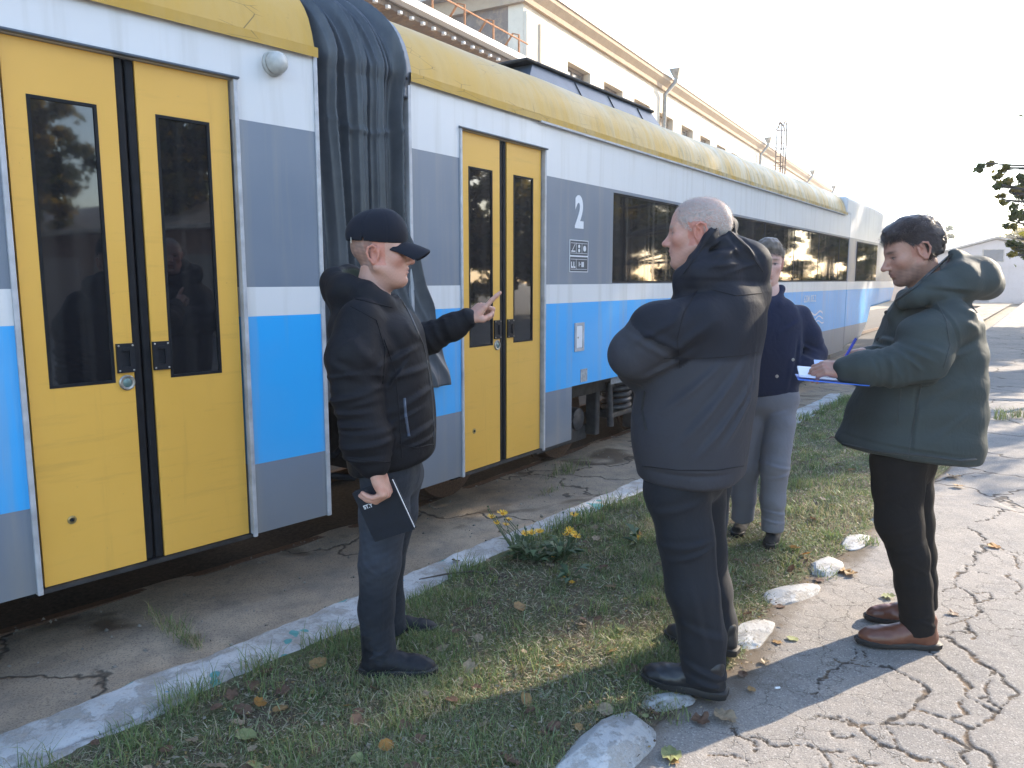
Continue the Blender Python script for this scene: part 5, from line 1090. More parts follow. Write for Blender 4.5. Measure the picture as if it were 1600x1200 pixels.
    lines = [((518, 622), (590, 606), 0.013, 0.012), ((527, 640), (592, 634), 0.010, 0.010), ((530, 655), (596, 655), 0.008, 0.010), ((536, 690), (612, 680), 0.010, 0.011), ((540, 706), (612, 706), 0.009, 0.010), ((600, 520), (618, 560), 0.008, 0.014), ((606, 540), (600, 600), 0.010, 0.014), ((600, 570), (650, 545), 0.009, 0.012), ((606, 590), (668, 578), 0.008, 0.013), ((620, 640), (675, 610), 0.007, 0.013), ((625, 690), (678, 668), 0.007, 0.013), ((556, 520), (590, 560), 0.006, 0.016), ((525, 560), (585, 590), 0.006, 0.014), ((630, 500), (655, 540), 0.006, 0.012), ((530, 668), (606, 664), 0.006, 0.007), ((520, 585), (582, 575), 0.005, 0.007), ((605, 610), (640, 560), 0.006, 0.007), ((612, 660), (660, 640), 0.005, 0.007), ((640, 700), (676, 690), 0.005, 0.007), ((540, 540), (575, 520), 0.005, 0.008)]
    S.disp += [foldset(lines, 2.83, 3.05), crumple(0.0040, 2.4, 101, (1, 1, 0.8)), gathers(nsl[1:], 0.10, 0.0045, 7, 0.6), gathers(fsl[1:], 0.075, 0.004, 6, 0.4)]
    blk = np.array((0.0095, 0.0095, 0.0125)); grn = np.array((0.035, 0.055, 0.045)); cin = cav
    def jc(P, N):
        q = cav.loc(P); ins = ((q / np.array([0.114, 0.106, 0.088])) ** 2).sum(1) < 1.0; c = np.repeat(blk[None], len(P), 0); c[ins & (P[:, 2] > a3(0, 462, Y0)[2])] = grn; return c
    jk = sdf_mesh('jacket', S, 0.0058, NYLONA, root, jc)
    zl = surf_line(S, [(622, 462), (640, 490), (662, 540), (673, 600), (678, 660), (677, 700)], 2.9); 
    if len(zl) > 3: seam(root, zl, 'zipper', plain('zip_grey', (0.05, 0.05, 0.055), 0.4, 0.4), 0.0035)
    pk = surf_line(S, [(632, 622), (634, 650), (639, 682)], 2.8)
    if len(pk) > 3: seam(root, pk, 'pocket_zip', plain('pocket_zip_blue', (0.06, 0.075, 0.11), 0.5), 0.0055)
    for pl_ in ([(548, 478), (588, 500), (602, 545), (598, 600)], [(552, 466), (585, 474), (612, 480)], [(545, 715), (575, 720), (610, 722)], [(622, 694), (650, 700), (678, 694)]):
        sm = surf_line(S, pl_, 2.8, 40)
        if len(sm) > 3: seam(root, sm, 'seam', NYLON, 0.0026)
    sm = surf_line(S, [(600, 530), (618, 580), (624, 650), (628, 715)], 2.8)
    if len(sm) > 3: seam(root, sm, 'seam', NYLON, 0.0025)
    cf = MB(); q0 = np.array(root.location); d = un(np.array(nsl[-1]) - nsl[-2])
    cf.lathe([(0.046, -0.01), (0.049, 0.004), (0.046, 0.014), (0.036, 0.014)], a3(586, 729, 2.737) - q0, d, 22); cf.build('cuff', plain('cuff_grey', (0.045, 0.048, 0.045), 0.8), root, True)
    d = un(np.array(fsl[-1]) - fsl[-2]); MB().lathe([(0.042, -0.012), (0.046, 0.002), (0.042, 0.012), (0.034, 0.012)], a3(731, 497, 3.27) - q0, d, 22).build('cuff', NYLON, root, True)
    # jeans
    l0 = [a3(604, 745, 2.95), a3(600, 800, 2.93), a3(593, 880, 2.90), a3(588, 950, 2.90), a3(593, 1030, 2.90)]; l1 = [a3(622, 745, 3.12), a3(618, 800, 3.13), a3(604, 880, 3.16), a3(607, 940, 3.18), a3(613, 985, 3.20)]
    def dc(P, N):
        fade = np.exp(-(((P[:, 2] - 0.70) / 0.2) ** 2)) * 0.5 + 0.25 * np.clip(wob(P, 2.5, 12), 0, 1); c = np.array((0.020, 0.023, 0.030))[None] * (1 - fade[:, None]) + np.array((0.058, 0.064, 0.080)) * fade[:, None]; return c * (1 + 0.12 * wob(P, 30, 4))[:, None]
    kl = [((566, 812), (628, 782), 0.003, 0.012), ((562, 880), (618, 856), 0.004, 0.009), ((572, 900), (624, 872), 0.003, 0.008), ((566, 866), (600, 890), 0.003, 0.008), ((566, 1000), (606, 982), 0.003, 0.009), ((568, 1022), (614, 1004), 0.005, 0.007), ((580, 1004), (616, 1018), 0.004, 0.007), ((604, 790), (600, 1010), 0.0022, 0.005)]
    trousers(root, hip, [(l0, [0.098, 0.094, 0.079, 0.068, 0.069]), (l1, [0.098, 0.088, 0.072, 0.064, 0.064])], DENIM, 'jeans', pel, 0.105, [foldset(kl, 2.9, 3.04), crumple(0.0018, 4, 111, (1, 1, 0.8))], dc)
    for hl, t, z in ((gnd(563, 1068), gnd(684, 1070), 0.0), (gnd(594, 1004), gnd(684, 1000), 0.0)):
        zz = sole_z((hl[0] + t[0]) / 2, (hl[1] + t[1]) / 2); shoe(root, hl, t, zz, LEATHM, SOLEB, 'boot', 0.125, 1.05, 'boot', LACE, 0.03)
    # cap
    cp_ = Fr(fr.p((-0.006, 0, 0.052)), (1, 0.02, -0.02), z=(0.02, 0, 1), sc=1.02); C = SDF()
    C.ell(cp_.p((-0.012, 0, 0.018)), np.array((0.113, 0.089, 0.096)) * 1.02, cp_.A, 0.02); C.ell(cp_.p((0.03, 0, 0.03)), np.array((0.072, 0.075, 0.082)) * 1.02, cp_.A, 0.04)
    C.ell(cp_.p((-0.012, 0, 0.000)), np.array((0.1065, 0.0825, 0.088)) * 1.02, cp_.A, 0.006, 's'); C.fn(lambda P: -(cp_.loc(P)[:, 2] + 0.012 - 0.10 * np.clip(-cp_.loc(P)[:, 0] - 0.02, 0, 1) * 0.5), (cp_.o - 1, cp_.o + 1), 0.006, 'i')
    C.disp.append(lambda P: 0.0022 * sum(-np.exp(-((np.sin(np.arctan2(cp_.loc(P)[:, 1], cp_.loc(P)[:, 0]) * 3.0)) / 0.07) ** 2) for _ in (0,)))
    CAPM = cloth_mat('navy_black_cotton', (0.0085, 0.010, 0.017), 0.8, 500, 0.04, 0.03, 0.2, spec=0.2); cap = sdf_mesh('cap', C, 0.0034, CAPM, root)
    nx, ny = 22, 26; vv = []; q0 = np.array(root.location)
    for k in (0, 1):
        for i in range(nx):
            for j in range(ny):
                t = i / (nx - 1); a = (j / (ny - 1) - 0.5) * 2; w = 0.076 * (1 - 0.10 * t * t); y = a * w; x0 = 0.088 * math.sqrt(max(0.0, 1 - (a * 0.80) ** 2)); x1 = 0.088 + 0.108 * math.sqrt(max(0.0, 1 - (abs(a) * 0.90) ** 2.6)); x = x0 + (x1 - x0) * t
                z = 0.002 - 0.036 * a * a - 0.020 * t - 0.014 * t * t - k * 0.0045; vv.append(cp_.p((x, y, z)) - q0)
    G = lambda k, i, j: k * nx * ny + i * ny + j
    ff = [(G(0, i, j), G(0, i + 1, j), G(0, i + 1, j + 1), G(0, i, j + 1)) for i in range(nx - 1) for j in range(ny - 1)] + [(G(1, i, j), G(1, i, j + 1), G(1, i + 1, j + 1), G(1, i + 1, j)) for i in range(nx - 1) for j in range(ny - 1)]
    ff += [(G(0, nx - 1, j), G(1, nx - 1, j), G(1, nx - 1, j + 1), G(0, nx - 1, j + 1)) for j in range(ny - 1)] + [(G(0, i, 0), G(1, i, 0), G(1, i + 1, 0), G(0, i + 1, 0)) for i in range(nx - 1)] + [(G(0, i, ny - 1), G(0, i + 1, ny - 1), G(1, i + 1, ny - 1), G(1, i, ny - 1)) for i in range(nx - 1)]
    MB().add(vv, ff).build('visor', CAPM, cap if False else root, True); MB().lathe([(0.009, 0), (0.008, 0.004), (0.003, 0.007)], cp_.p((-0.010, 0, 0.1135)) - q0, (0, 0, 1), 12).build('cap_button', CAPM, root, True)
    MB().box(-0.0012, 0.0012, -0.001, 0.001, -0.011, 0.011).build('cap_clip', STEEL, root).location = Vector(cp_.p((-0.092, -0.066, -0.004)) - q0)
    # notebook in the hanging hand
    A, B, C_, D = a3(552, 771, 2.815), a3(612, 750, 2.765), a3(647, 826, 2.775), a3(597, 843, 2.80); D = A + (C_ - B); nrm_ = un(np.cross(B - A, D - A)); nrm_ = nrm_ if nrm_[1] < 0 else -nrm_
    nb = empty('notebook', loc=A); tag(nb, 'black notebook with white page edges held in the pointing man\'s lowered hand', 'notebook')
    def slab(e, t0, t1): u_ = un(B - A); v_ = un(D - A); q = [A - e * u_ - e * v_, B + e * u_ - e * v_, C_ + e * u_ + e * v_, D - e * u_ + e * v_]; return [p_ + nrm_ * t0 - A for p_ in q] + [p_ + nrm_ * t1 - A for p_ in q]
    fc = [(0,1,2,3),(7,6,5,4),(0,4,5,1),(1,5,6,2),(2,6,7,3),(3,7,4,0)]
    MB().add(slab(0.003, 0.0, 0.0025), fc).build('cover', plain('notebook_black', (0.008, 0.011, 0.020), 0.5, var=0.2), nb); MB().add(slab(0.003, -0.0165, -0.014), fc).build('cover', plain('notebook_black_b', (0.008, 0.011, 0.020), 0.5, var=0.2), nb)
    MB().add(slab(-0.001, -0.0139, -0.0001), fc).build('page_block', plain('paper_edge', (0.70, 0.68, 0.66), 0.8, var=0.06, scale=200), nb)
    t = text_mesh('lettering', 'ST.Y', 0.021, WHITEP, nb, (0, 0, 0), 0.0008, 1.0, 0.0003); u_ = un(B - A); v_ = un(A - D)
    M_ = Matrix.Identity(4)
    for i in range(3): M_[i][0] = u_[i]; M_[i][1] = v_[i]; M_[i][2] = nrm_[i]
    pos = (u_ * 0.036 - v_ * 0.066) + nrm_ * 0.0029; M_.translation = Vector(pos); t.matrix_local = M_
    return root
# ------------------------------------------------------------------ white-haired man with folded arms
def man_white():
    Y0 = 2.98; base = gnd(1085, 1060); root = empty('person', loc=(base[0], base[1], 0)); bpy.context.view_layer.update()
    tag(root, 'white-haired man in dark hooded jacket with folded arms, seen from behind', 'person')
    skin = (0.50, 0.265, 0.20); fw = (-0.86, 0.50); f3 = un((*fw, 0)); lf = V3(-f3[1], f3[0], 0)
    fr = Fr(a3(1092, 364, Y0), (-0.93, 0.36, -0.04), z=(0, 0, 1), sc=1.08); hs = head_sdf(fr, dict(jaw=1.08, jowl=1, nose=1.12, chin=0.004))
    hairf = lambda q: np.clip((q[:, 2] + 0.000 - 0.55 * np.clip(q[:, 0] - 0.02, 0, 1) * 1.2 + 0.35 * np.clip(-q[:, 0], 0, 1)) / 0.02, 0, 1) * np.clip((0.078 - q[:, 0]) / 0.02, 0, 1) * ((np.abs(q[:, 1]) < 0.0765) | (q[:, 2] > 0.035))
    hc = head_col(fr, skin, (0.46, 0.40, 0.36), lambda q: 0.62 * hairf(q), flush=0.8, brow=(0.36, 0.27, 0.22))
    ctr = lambda x, y: a3(x, y, Y0)
    shl = ctr(1116, 497) + lf * 0.205; shr = ctr(1116, 497) - lf * 0.205; ell_ = a3(992, 553, 2.80); elr = ctr(1060, 560) - lf * 0.24 + f3 * 0.12; wl = a3(1020, 566, 3.14); wr_ = a3(1012, 545, 2.95)
    hip = [a3(1062, 745, 2.87), a3(1092, 745, 3.10)]; kn = [a3(1076, 880, 2.85), a3(1098, 870, 3.12)]; an = [a3(1100, 1045, 2.80), a3(1120, 1000, 3.15)]; neck = ctr(1100, 440); pel = ctr(1080, 735)
    rt = un(-lf); hl = hand_sdf(wl, rt + V3(0, 0, 0.1), (0, 0, 1), f3, [(15, 25, 15)] * 4, 1.02); hr = hand_sdf(wr_, -rt, (0, 0, 1), f3, [(30, 30, 20)] * 4, 1.02)
    body(root, fr, hs, hc, [hl, hr], skin, dict(neck=neck, pelvis=pel, sh=[shl, shr], el=[ell_, elr], wr=[wl, wr_], hip=hip, kn=kn, an=an))
    rg = np.random.RandomState(8); hs2 = head_sdf(fr, dict(jaw=1.08))
    v, q, t = hair_strands(fr, hs2, hairf, 15000, lambda q: np.full(len(q), 0.0065), lambda q: np.stack([-0.7 + 0 * q[:, 0], 0 * q[:, 0], -0.25 - 0.3 * (q[:, 2] < 0.05)], -1), rg, 0.0005, 0.55, 0.35)
    mesh_obj('hair', v - np.array(root.location, np.float32), q, hair_mat('white_hair', (0.36, 0.31, 0.28), (0.62, 0.57, 0.53)), root, True, np.repeat(t[:, None], 3, 1))
    S = SDF(); rows = [(432, 1120, 0.10, 0.12), (446, 1124, 0.145, 0.175), (466, 1124, 0.168, 0.215), (500, 1117, 0.188, 0.245), (555, 1098, 0.21, 0.268), (620, 1088, 0.222, 0.275), (690, 1079, 0.216, 0.268), (735, 1081, 0.200, 0.250), (760, 1082, 0.190, 0.240)]
    torso(S, [(ctr(x, y), a, b) for y, x, a, b in rows], fw, 2.4, 0.04, cut=(ctr(1080, 744), V3(0, 0, 1)))
    lsl = [shl + V3(0, 0, -0.01), a3(1030, 520, 2.78), ell_, a3(1000, 570, 2.95), wl]; S.chain(lsl, [0.098, 0.104, 0.088, 0.082, 0.068], 0.04)
    rsl = [shr, elr, a3(1015, 548, 3.12), wr_ + V3(0.05, 0.02, 0)]; S.chain(rsl, [0.098, 0.088, 0.08, 0.065], 0.04)
    # hood standing behind the head
    hd = Fr(ctr(1135, 396), (0.78, -0.10, -0.60), z=(0.60, 0, 0.80)); S.ell(ctr(1135, 398), (0.130, 0.130, 0.080), hd.A, 0.03); S.ell(ctr(1164, 410) - f3 * 0.02, (0.080, 0.110, 0.075), hd.A, 0.05); S.rc(a3(1150, 430, 2.93), a3(1180, 455, 2.95), 0.06, 0.06, 0.05); S.rc(a3(1150, 430, 3.05), a3(1175, 455, 3.06), 0.06, 0.06, 0.05); S.rc(ctr(1132, 352) + lf * 0.06, ctr(1132, 352) - lf * 0.06, 0.035, 0.035, 0.04)
    S.rc(a3(1075, 446, 2.90), a3(1130, 440, 2.86), 0.05, 0.06, 0.04); S.rc(a3(1075, 446, 3.06), a3(1130, 440, 3.10), 0.05, 0.06, 0.04)
    ringp = [(1062, 438, 2.99), (1072, 438, 2.90), (1096, 430, 2.845), (1125, 415, 2.85)]; S.chain([a3(*p) for p in ringp], [0.026, 0.036, 0.050, 0.060], 0.035); ringq = [(1066, 436, 3.03), (1080, 430, 3.10), (1105, 422, 3.14), (1135, 412, 3.12)]; S.chain([a3(*p) for p in ringq], [0.026, 0.036, 0.050, 0.06], 0.035)
    S.rc(a3(1140, 425, 2.9), a3(1180, 428, 2.92), 0.05, 0.035, 0.04); S.rc(a3(1185, 425, 2.93), a3(1188, 425, 3.02), 0.03, 0.03, 0.03)
    edge = [(1064, 428, 2.90), (1085, 404, 2.865), (1108, 372, 2.88), (1126, 342, 2.92)]; S.chain([a3(*p) for p in edge], [0.020, 0.022, 0.022, 0.020], 0.03)
    S.ell(fr.p((-0.014, 0, 0.03)), np.array((0.108, 0.0835, 0.10)) * 1.08, fr.A, 0.012, 's'); S.rc(fr.p((0.01, 0, -0.03)), fr.p((-0.015, 0, -0.10)), 0.066, 0.060, 0.012, 's'); S.rc(fr.p((0.065, 0.0, -0.06)), fr.p((0.065, 0, -0.02)), 0.064, 0.064, 0.012, 's')
    lines = [((1066, 432), (1128, 336), 0.006, 0.006), ((1100, 400), (1175, 385), 0.007, 0.012), ((1090, 415), (1180, 412), 0.007, 0.012), ((1150, 360), (1185, 400), 0.010, 0.010), ((1140, 372), (1160, 400), 0.007, 0.010), ((1070, 438), (1198, 440), -0.003, 0.008), ((1085, 408), (1150, 360), 0.005, 0.008), ((1105, 420), (1170, 372), 0.005, 0.008), ((1130, 428), (1188, 410), 0.006, 0.008), ((1150, 345), (1196, 425), 0.005, 0.007), ((1040, 500), (985, 530), 0.008, 0.012), ((975, 520), (1040, 560), 0.008, 0.012), ((985, 512), (1060, 545), 0.007, 0.014), ((1000, 590), (1080, 545), 0.010, 0.014), ((1040, 545), (1100, 500), 0.010, 0.018), ((1060, 470), (1040, 500), 0.008, 0.016), ((1030, 640), (1120, 560), 0.007, 0.014), ((1060, 680), (1160, 560), 0.010, 0.016), ((1075, 710), (1178, 590), 0.008, 0.014), ((1120, 690), (1180, 610), 0.008, 0.012), ((1010, 735), (1150, 735), -0.004, 0.010), ((1165, 560), (1155, 640), 0.006, 0.012), ((1180, 540), (1168, 630), 0.006, 0.010)]
    S.disp += [foldset(lines, 2.82, 3.04), crumple(0.0042, 2.2, 121, (1, 1, 0.9)), gathers(lsl, 0.10, 0.004, 6, 0.5)]
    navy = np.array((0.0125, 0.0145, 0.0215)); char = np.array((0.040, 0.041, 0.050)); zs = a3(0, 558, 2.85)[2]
    fn_ = un(ell_ - shl)
    def jc(P, N):
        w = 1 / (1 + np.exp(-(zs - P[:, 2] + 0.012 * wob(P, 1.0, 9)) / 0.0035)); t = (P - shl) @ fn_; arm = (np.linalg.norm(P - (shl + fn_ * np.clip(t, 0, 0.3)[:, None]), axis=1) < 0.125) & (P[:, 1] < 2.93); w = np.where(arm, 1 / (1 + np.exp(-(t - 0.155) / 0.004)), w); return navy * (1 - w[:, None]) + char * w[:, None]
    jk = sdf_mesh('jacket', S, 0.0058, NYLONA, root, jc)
    pk = surf_line(S, [(1008, 612), (1003, 640), (1010, 672)], 2.85)
    if len(pk) > 3: seam(root, pk, 'pocket_opening', plain('pocket_black', (0.006, 0.006, 0.007), 0.7), 0.006)
    for pl_ in ([(1090, 452), (1068, 490), (1058, 530), (1062, 575)], [(1110, 452), (1150, 462), (1190, 458)], [(1068, 428), (1095, 392), (1128, 345)], [(1130, 350), (1165, 385), (1192, 425)], [(1038, 560), (1100, 560), (1160, 556), (1186, 550)], [(1003, 728), (1060, 735), (1120, 735), (1162, 728)]):
        sm = surf_line(S, pl_, 2.85)
        if len(sm) > 3: seam(root, sm, 'seam', NYLON, 0.0022)
    l0 = [a3(1058, 745, 2.90), a3(1058, 770, 2.89), a3(1071, 840, 2.86), a3(1083, 924, 2.83), a3(1097, 997, 2.81), a3(1101, 1062, 2.79)]; l1 = [a3(1088, 745, 3.08), a3(1090, 780, 3.10), a3(1097, 860, 3.12), a3(1106, 920, 3.13), a3(1116, 970, 3.14), a3(1121, 1004, 3.15)]
    kl = [((1030, 850), (1108, 838), 0.008, 0.012), ((1040, 870), (1112, 846), 0.008, 0.010), ((1020, 800), (1100, 776), 0.006, 0.014), ((1050, 960), (1130, 985), 0.006, 0.014), ((1062, 1020), (1130, 1044), 0.008, 0.011), ((1066, 1040), (1130, 1056), 0.007, 0.009), ((1110, 790), (1118, 990), 0.006, 0.012), ((1070, 900), (1095, 1010), 0.004, 0.014)]
    trousers(root, [a3(1062, 742, 2.90), a3(1088, 742, 3.08)], [(l0, [0.122, 0.121, 0.105, 0.100, 0.089, 0.084]), (l1, [0.11, 0.108, 0.10, 0.096, 0.09, 0.088])], BLKTR, 'trousers', pel, 0.125, [foldset(kl, 2.83, 3.0), crumple(0.0035, 3, 131, (1, 1, 0.7))])
    for hl_, t in ((gnd(1136, 1099), gnd(1001, 1066)), (gnd(1153, 1034), gnd(1039, 1002))): zz = max(sole_z((hl_[0] + t[0]) / 2, (hl_[1] + t[1]) / 2), 0.012); shoe(root, hl_, t, zz + 0.01, LEATHB, SOLEB, 'shoe', 0.10, 1.06, 'shoe', LACE, 0.028)
    return root
# ------------------------------------------------------------------ dark-haired man writing, green parka
def man_parka():
    Y0 = 3.33; base = gnd(1420, 1000); root = empty('person', loc=(base[0], base[1], 0)); bpy.context.view_layer.update()
    tag(root, 'dark-haired man in green padded parka writing on papers', 'person')
    skin = (0.40, 0.215, 0.16); fw = (-0.985, 0.17); f3 = un((*fw, 0)); lf = V3(-f3[1], f3[0], 0); ctr = lambda x, y: a3(x, y, Y0)
    fr = Fr(ctr(1425, 393), (-0.93, 0.13, -0.33), z=(-0.33, 0.04, 0.93), sc=1.06); hs = head_sdf(fr, dict(jaw=0.96, nose=1.2, chin=0.004))
    beard = lambda q: np.clip((-0.038 - q[:, 2]) / 0.02, 0, 1) * np.clip((q[:, 0] + 0.005) / 0.02, 0, 1) * np.clip((q[:, 2] + 0.13) / 0.02, 0, 1)
    hairf = lambda q: np.clip((q[:, 2] - 0.066 + 1.55 * np.clip(0.046 - q[:, 0], 0, 0.075)) / 0.014, 0, 1) * np.clip((q[:, 2] + 0.060) / 0.012, 0, 1) * ((np.abs(q[:, 1]) < 0.0775) | (q[:, 2] > 0.036))
    hc = head_col(fr, skin, (0.10, 0.06, 0.05), lambda q: np.maximum(0.62 * beard(q), 0.8 * hairf(q)), flush=0.45, brow=(0.035, 0.022, 0.018))
    shl = ctr(1455, 500) + lf * 0.205; shr = ctr(1455, 500) - lf * 0.205; ell_ = a3(1436, 562, 3.06); elr = a3(1425, 575, 3.60); wl = a3(1318, 578, 3.12); wr_ = a3(1346, 554, 3.33)
    hip = [a3(1404, 722, 3.23), a3(1420, 722, 3.44)]; kn = [a3(1412, 850, 3.19), a3(1430, 848, 3.44)]; an = [a3(1434, 980, 3.2), a3(1440, 945, 3.45)]; neck = ctr(1450, 452); pel = ctr(1415, 720)
    hl = hand_sdf(wl + V3(0.01, 0, 0), (-0.95, 0.28, 0.05), (0.22, 0.72, 0.60), (0.15, -0.66, 0.72), [(35, 45, 25)] * 4, 0.98, None, a3(1345, 576, 3.11)); hr = hand_sdf(wr_, (-0.92, -0.28, -0.10), (0.20, -0.60, 0.70), (-0.1, 0.60, 0.75), [(45, 40, 20), (50, 50, 25), (58, 55, 30), (62, 60, 30)], 0.98, [(0.018, 0.026, -0.012), (0.046, 0.036, -0.028), (0.068, 0.026, -0.040), (0.086, 0.016, -0.046)], a3(1378, 562, 3.40))
    body(root, fr, hs, hc, [hl, hr], skin, dict(neck=neck, pelvis=pel, sh=[shl, shr], el=[ell_, elr], wr=[a3(1335, 577, 3.12), a3(1372, 562, 3.40)], hip=hip, kn=kn, an=an))
    rg = np.random.RandomState(9); H = SDF(); s = fr.s
    H.ell(fr.p((-0.020, 0, 0.050)), np.array((0.110, 0.083, 0.092)) * s, fr.A, 0.02); H.ell(fr.p((0.028, 0, 0.088)), np.array((0.064, 0.058, 0.046)) * s, fr.A, 0.03); H.rc(fr.p((-0.085, 0, 0.02)), fr.p((-0.072, 0, -0.040)), 0.05 * s, 0.04 * s, 0.03)
    H.fn(lambda P: 0.012 - 0.03 * hairf(fr.loc(P) + np.array([0, 0, 0], np.float32)), (fr.o - 1, fr.o + 1), 0.008, 'i'); H.disp.append(lambda P: 0.0030 * wob(fr.loc(P) * np.array([0.5, 1, 1], np.float32), 26, 3) + 0.0015 * wob(P, 60, 4))
    Vh, Qh = polygonize(H, 0.0042); v, q, t = hair_strands(fr, head_sdf(fr, dict()), hairf, 14000, lambda q: 0.030 + 0.012 * (q[:, 2] > 0.08), lambda q: np.stack([np.where(q[:, 2] > 0.085, 0.45, -0.35), 0.2 * q[:, 1] / 0.07, -0.55 + 0 * q[:, 0]], -1), rg, 0.0008, 0.5, 0.26)
    V, Q, T = gather([(Vh, Qh, 0.25 + 0.2 * wob(Vh, 40, 6)), (v, q, t)]); mesh_obj('hair', V - np.array(root.location, np.float32), Q, hair_mat('dark_brown_hair', (0.016, 0.010, 0.010), (0.055, 0.034, 0.030), 0.42), root, True, np.repeat(np.clip(T, 0, 1)[:, None], 3, 1))
    S = SDF(); rows = [(456, 1455, 0.09, 0.10), (474, 1456, 0.135, 0.175), (498, 1455, 0.178, 0.225), (545, 1450, 0.212, 0.245), (600, 1439, 0.248, 0.258), (655, 1427, 0.275, 0.268), (700, 1416, 0.294, 0.274), (735, 1412, 0.298, 0.275)]
    torso(S, [(ctr(x, y), a, b) for y, x, a, b in rows], fw, 2.3, 0.04, cut=(ctr(1416, 706), un((0.115, 0, 1))))
    lsl = [shl, a3(1447, 530, 3.10), ell_ + V3(0.012, 0, 0), a3(1400, 572, 3.07), a3(1350, 575, 3.10), a3(1322, 578, 3.12)]; S.chain(lsl, [0.098, 0.108, 0.094, 0.076, 0.066, 0.052], 0.035)
    rsl = [shr, elr, a3(1390, 566, 3.46), a3(1358, 558, 3.36)]; S.chain(rsl, [0.10, 0.088, 0.066, 0.05], 0.035)
    # hood lying on the back
    hp = [(1412, 462, 3.20), (1432, 452, 3.17), (1462, 438, 3.17), (1500, 424, 3.19), (1530, 432, 3.24), (1540, 440, 3.33)]; hr_ = [0.028, 0.036, 0.050, 0.066, 0.070, 0.062]; S.chain([a3(x, y + 13 * (x < 1520), Y - 0.01) for x, y, Y in hp], hr_, 0.04); S.chain([a3(x + 2, y, 2 * Y0 - Y) for x, y, Y in hp], hr_, 0.04)
    S.rc(a3(1500, 438, 3.25), a3(1500, 438, 3.41), 0.085, 0.085, 0.05); S.rc(a3(1540, 445, 3.28), a3(1540, 445, 3.38), 0.052, 0.052, 0.04); S.rc(a3(1490, 400, 3.24), a3(1500, 402, 3.42), 0.03, 0.03, 0.04)
    S.rc(a3(1412, 466, 3.22), a3(1398, 492, 3.28), 0.03, 0.026, 0.03); S.rc(a3(1410, 466, 3.44), a3(1398, 492, 3.38), 0.03, 0.026, 0.03)
    cv = Fr(ctr(1452, 420), (0.86, 0, 0.34), z=(-0.45, 0, 0.9)); S.ell(cv.o, (0.130, 0.118, 0.072), cv.A, 0.014, 's'); S.rc(ctr(1436, 400), ctr(1446, 448), 0.08, 0.066, 0.015, 's')
    lines = [((1440, 428), (1492, 392), 0.006, 0.006), ((1450, 440), (1530, 402), 0.006, 0.010), ((1400, 470), (1440, 448), 0.006, 0.008), ((1455, 452), (1545, 462), -0.007, 0.010), ((1460, 470), (1486, 540), -0.006, 0.008), ((1390, 548), (1420, 575), 0.009, 0.009), ((1400, 540), (1432, 560), 0.008, 0.009), ((1412, 532), (1452, 548), 0.007, 0.010), ((1375, 556), (1392, 588), 0.005, 0.009), ((1350, 558), (1362, 592), 0.005, 0.008), ((1395, 602), (1480, 585), -0.006, 0.010), ((1480, 560), (1535, 540), 0.006, 0.014), ((1440, 640), (1500, 600), 0.005, 0.014), ((1450, 690), (1520, 640), 0.005, 0.014), ((1330, 690), (1360, 640), 0.004, 0.014), ((1490, 500), (1535, 520), 0.006, 0.014), ((1490, 480), (1530, 490), 0.006, 0.012), ((1440, 600), (1420, 715), -0.006, 0.007), ((1310, 690), (1525, 716), -0.004, 0.007)]
    S.disp += [foldset(lines, 3.08, 3.36), crumple(0.0040, 2.4, 141, (1, 1, 0.9)), gathers(lsl[2:], 0.085, 0.0045, 7, 0.3), lambda P: 0.003 * np.cos(wob(P, 1.2, 143) * 2 + P[:, 2] * 48)]
    grn = np.array((0.036, 0.047, 0.047)); pur = np.array((0.075, 0.07, 0.105)); dk = np.array((0.06, 0.035, 0.06))
    def jc(P, N):
        c = np.repeat(grn[None], len(P), 0); q = cv.loc(P); ins = ((q / np.array([0.137, 0.125, 0.079])) ** 2).sum(1) < 1.0; st = (np.sin(q[:, 0] * 150) > 0.6) | (np.sin(q[:, 1] * 150) > 0.7); c[ins] = pur; c[ins & st] = dk; return c
    sdf_mesh('jacket', S, 0.0058, NYLONA, root, jc)
    GRS = plain('seam_green', (0.018, 0.024, 0.025), 0.6)
    for nm, pl_ in (('pocket_opening', [(1408, 608), (1404, 640), (1402, 665)]), ('seam', [(1440, 600), (1428, 660), (1418, 716)]), ('seam', [(1462, 470), (1478, 500), (1484, 540), (1474, 575)]), ('hem_piping', [(1310, 692), (1370, 705), (1440, 712), (1500, 720), (1524, 718)]), ('hood_edge', [(1400, 470), (1430, 448), (1460, 420), (1488, 396)])):
        sm = surf_line(S, pl_, 3.1, 40)
        if len(sm) > 3: seam(root, sm, nm, GRS, 0.0065 if nm in ('hem_piping', 'hood_edge') else 0.003)
    for px in ((1385, 488), (1372, 530)):
        sm = surf_line(S, [px, (px[0] + 1, px[1])], 3.15, 2)
        if len(sm): MB().lathe([(0.009, 0), (0.009, 0.003), (0.005, 0.005)], sm[0] - np.array(root.location), (-0.5, -0.85, 0), 12).build('snap_button', PLASTIC, root, True)
    l0 = [a3(1404, 720, 3.25), a3(1403, 760, 3.23), a3(1404, 815, 3.21), a3(1421, 868, 3.19), a3(1427, 914, 3.19), a3(1435, 985, 3.2)]; l1 = [a3(1420, 720, 3.43), a3(1422, 770, 3.44), a3(1427, 815, 3.44), a3(1434, 865, 3.45), a3(1438, 905, 3.45), a3(1441, 948, 3.46)]
    kl = [((1372, 832), (1436, 808), 0.003, 0.010), ((1384, 858), (1444, 838), 0.0035, 0.009), ((1400, 868), (1440, 890), 0.003, 0.008), ((1406, 968), (1448, 950), 0.004, 0.007), ((1420, 958), (1460, 974), 0.004, 0.007), ((1436, 740), (1440, 900), 0.003, 0.007), ((1372, 780), (1420, 752), 0.002, 0.012)]
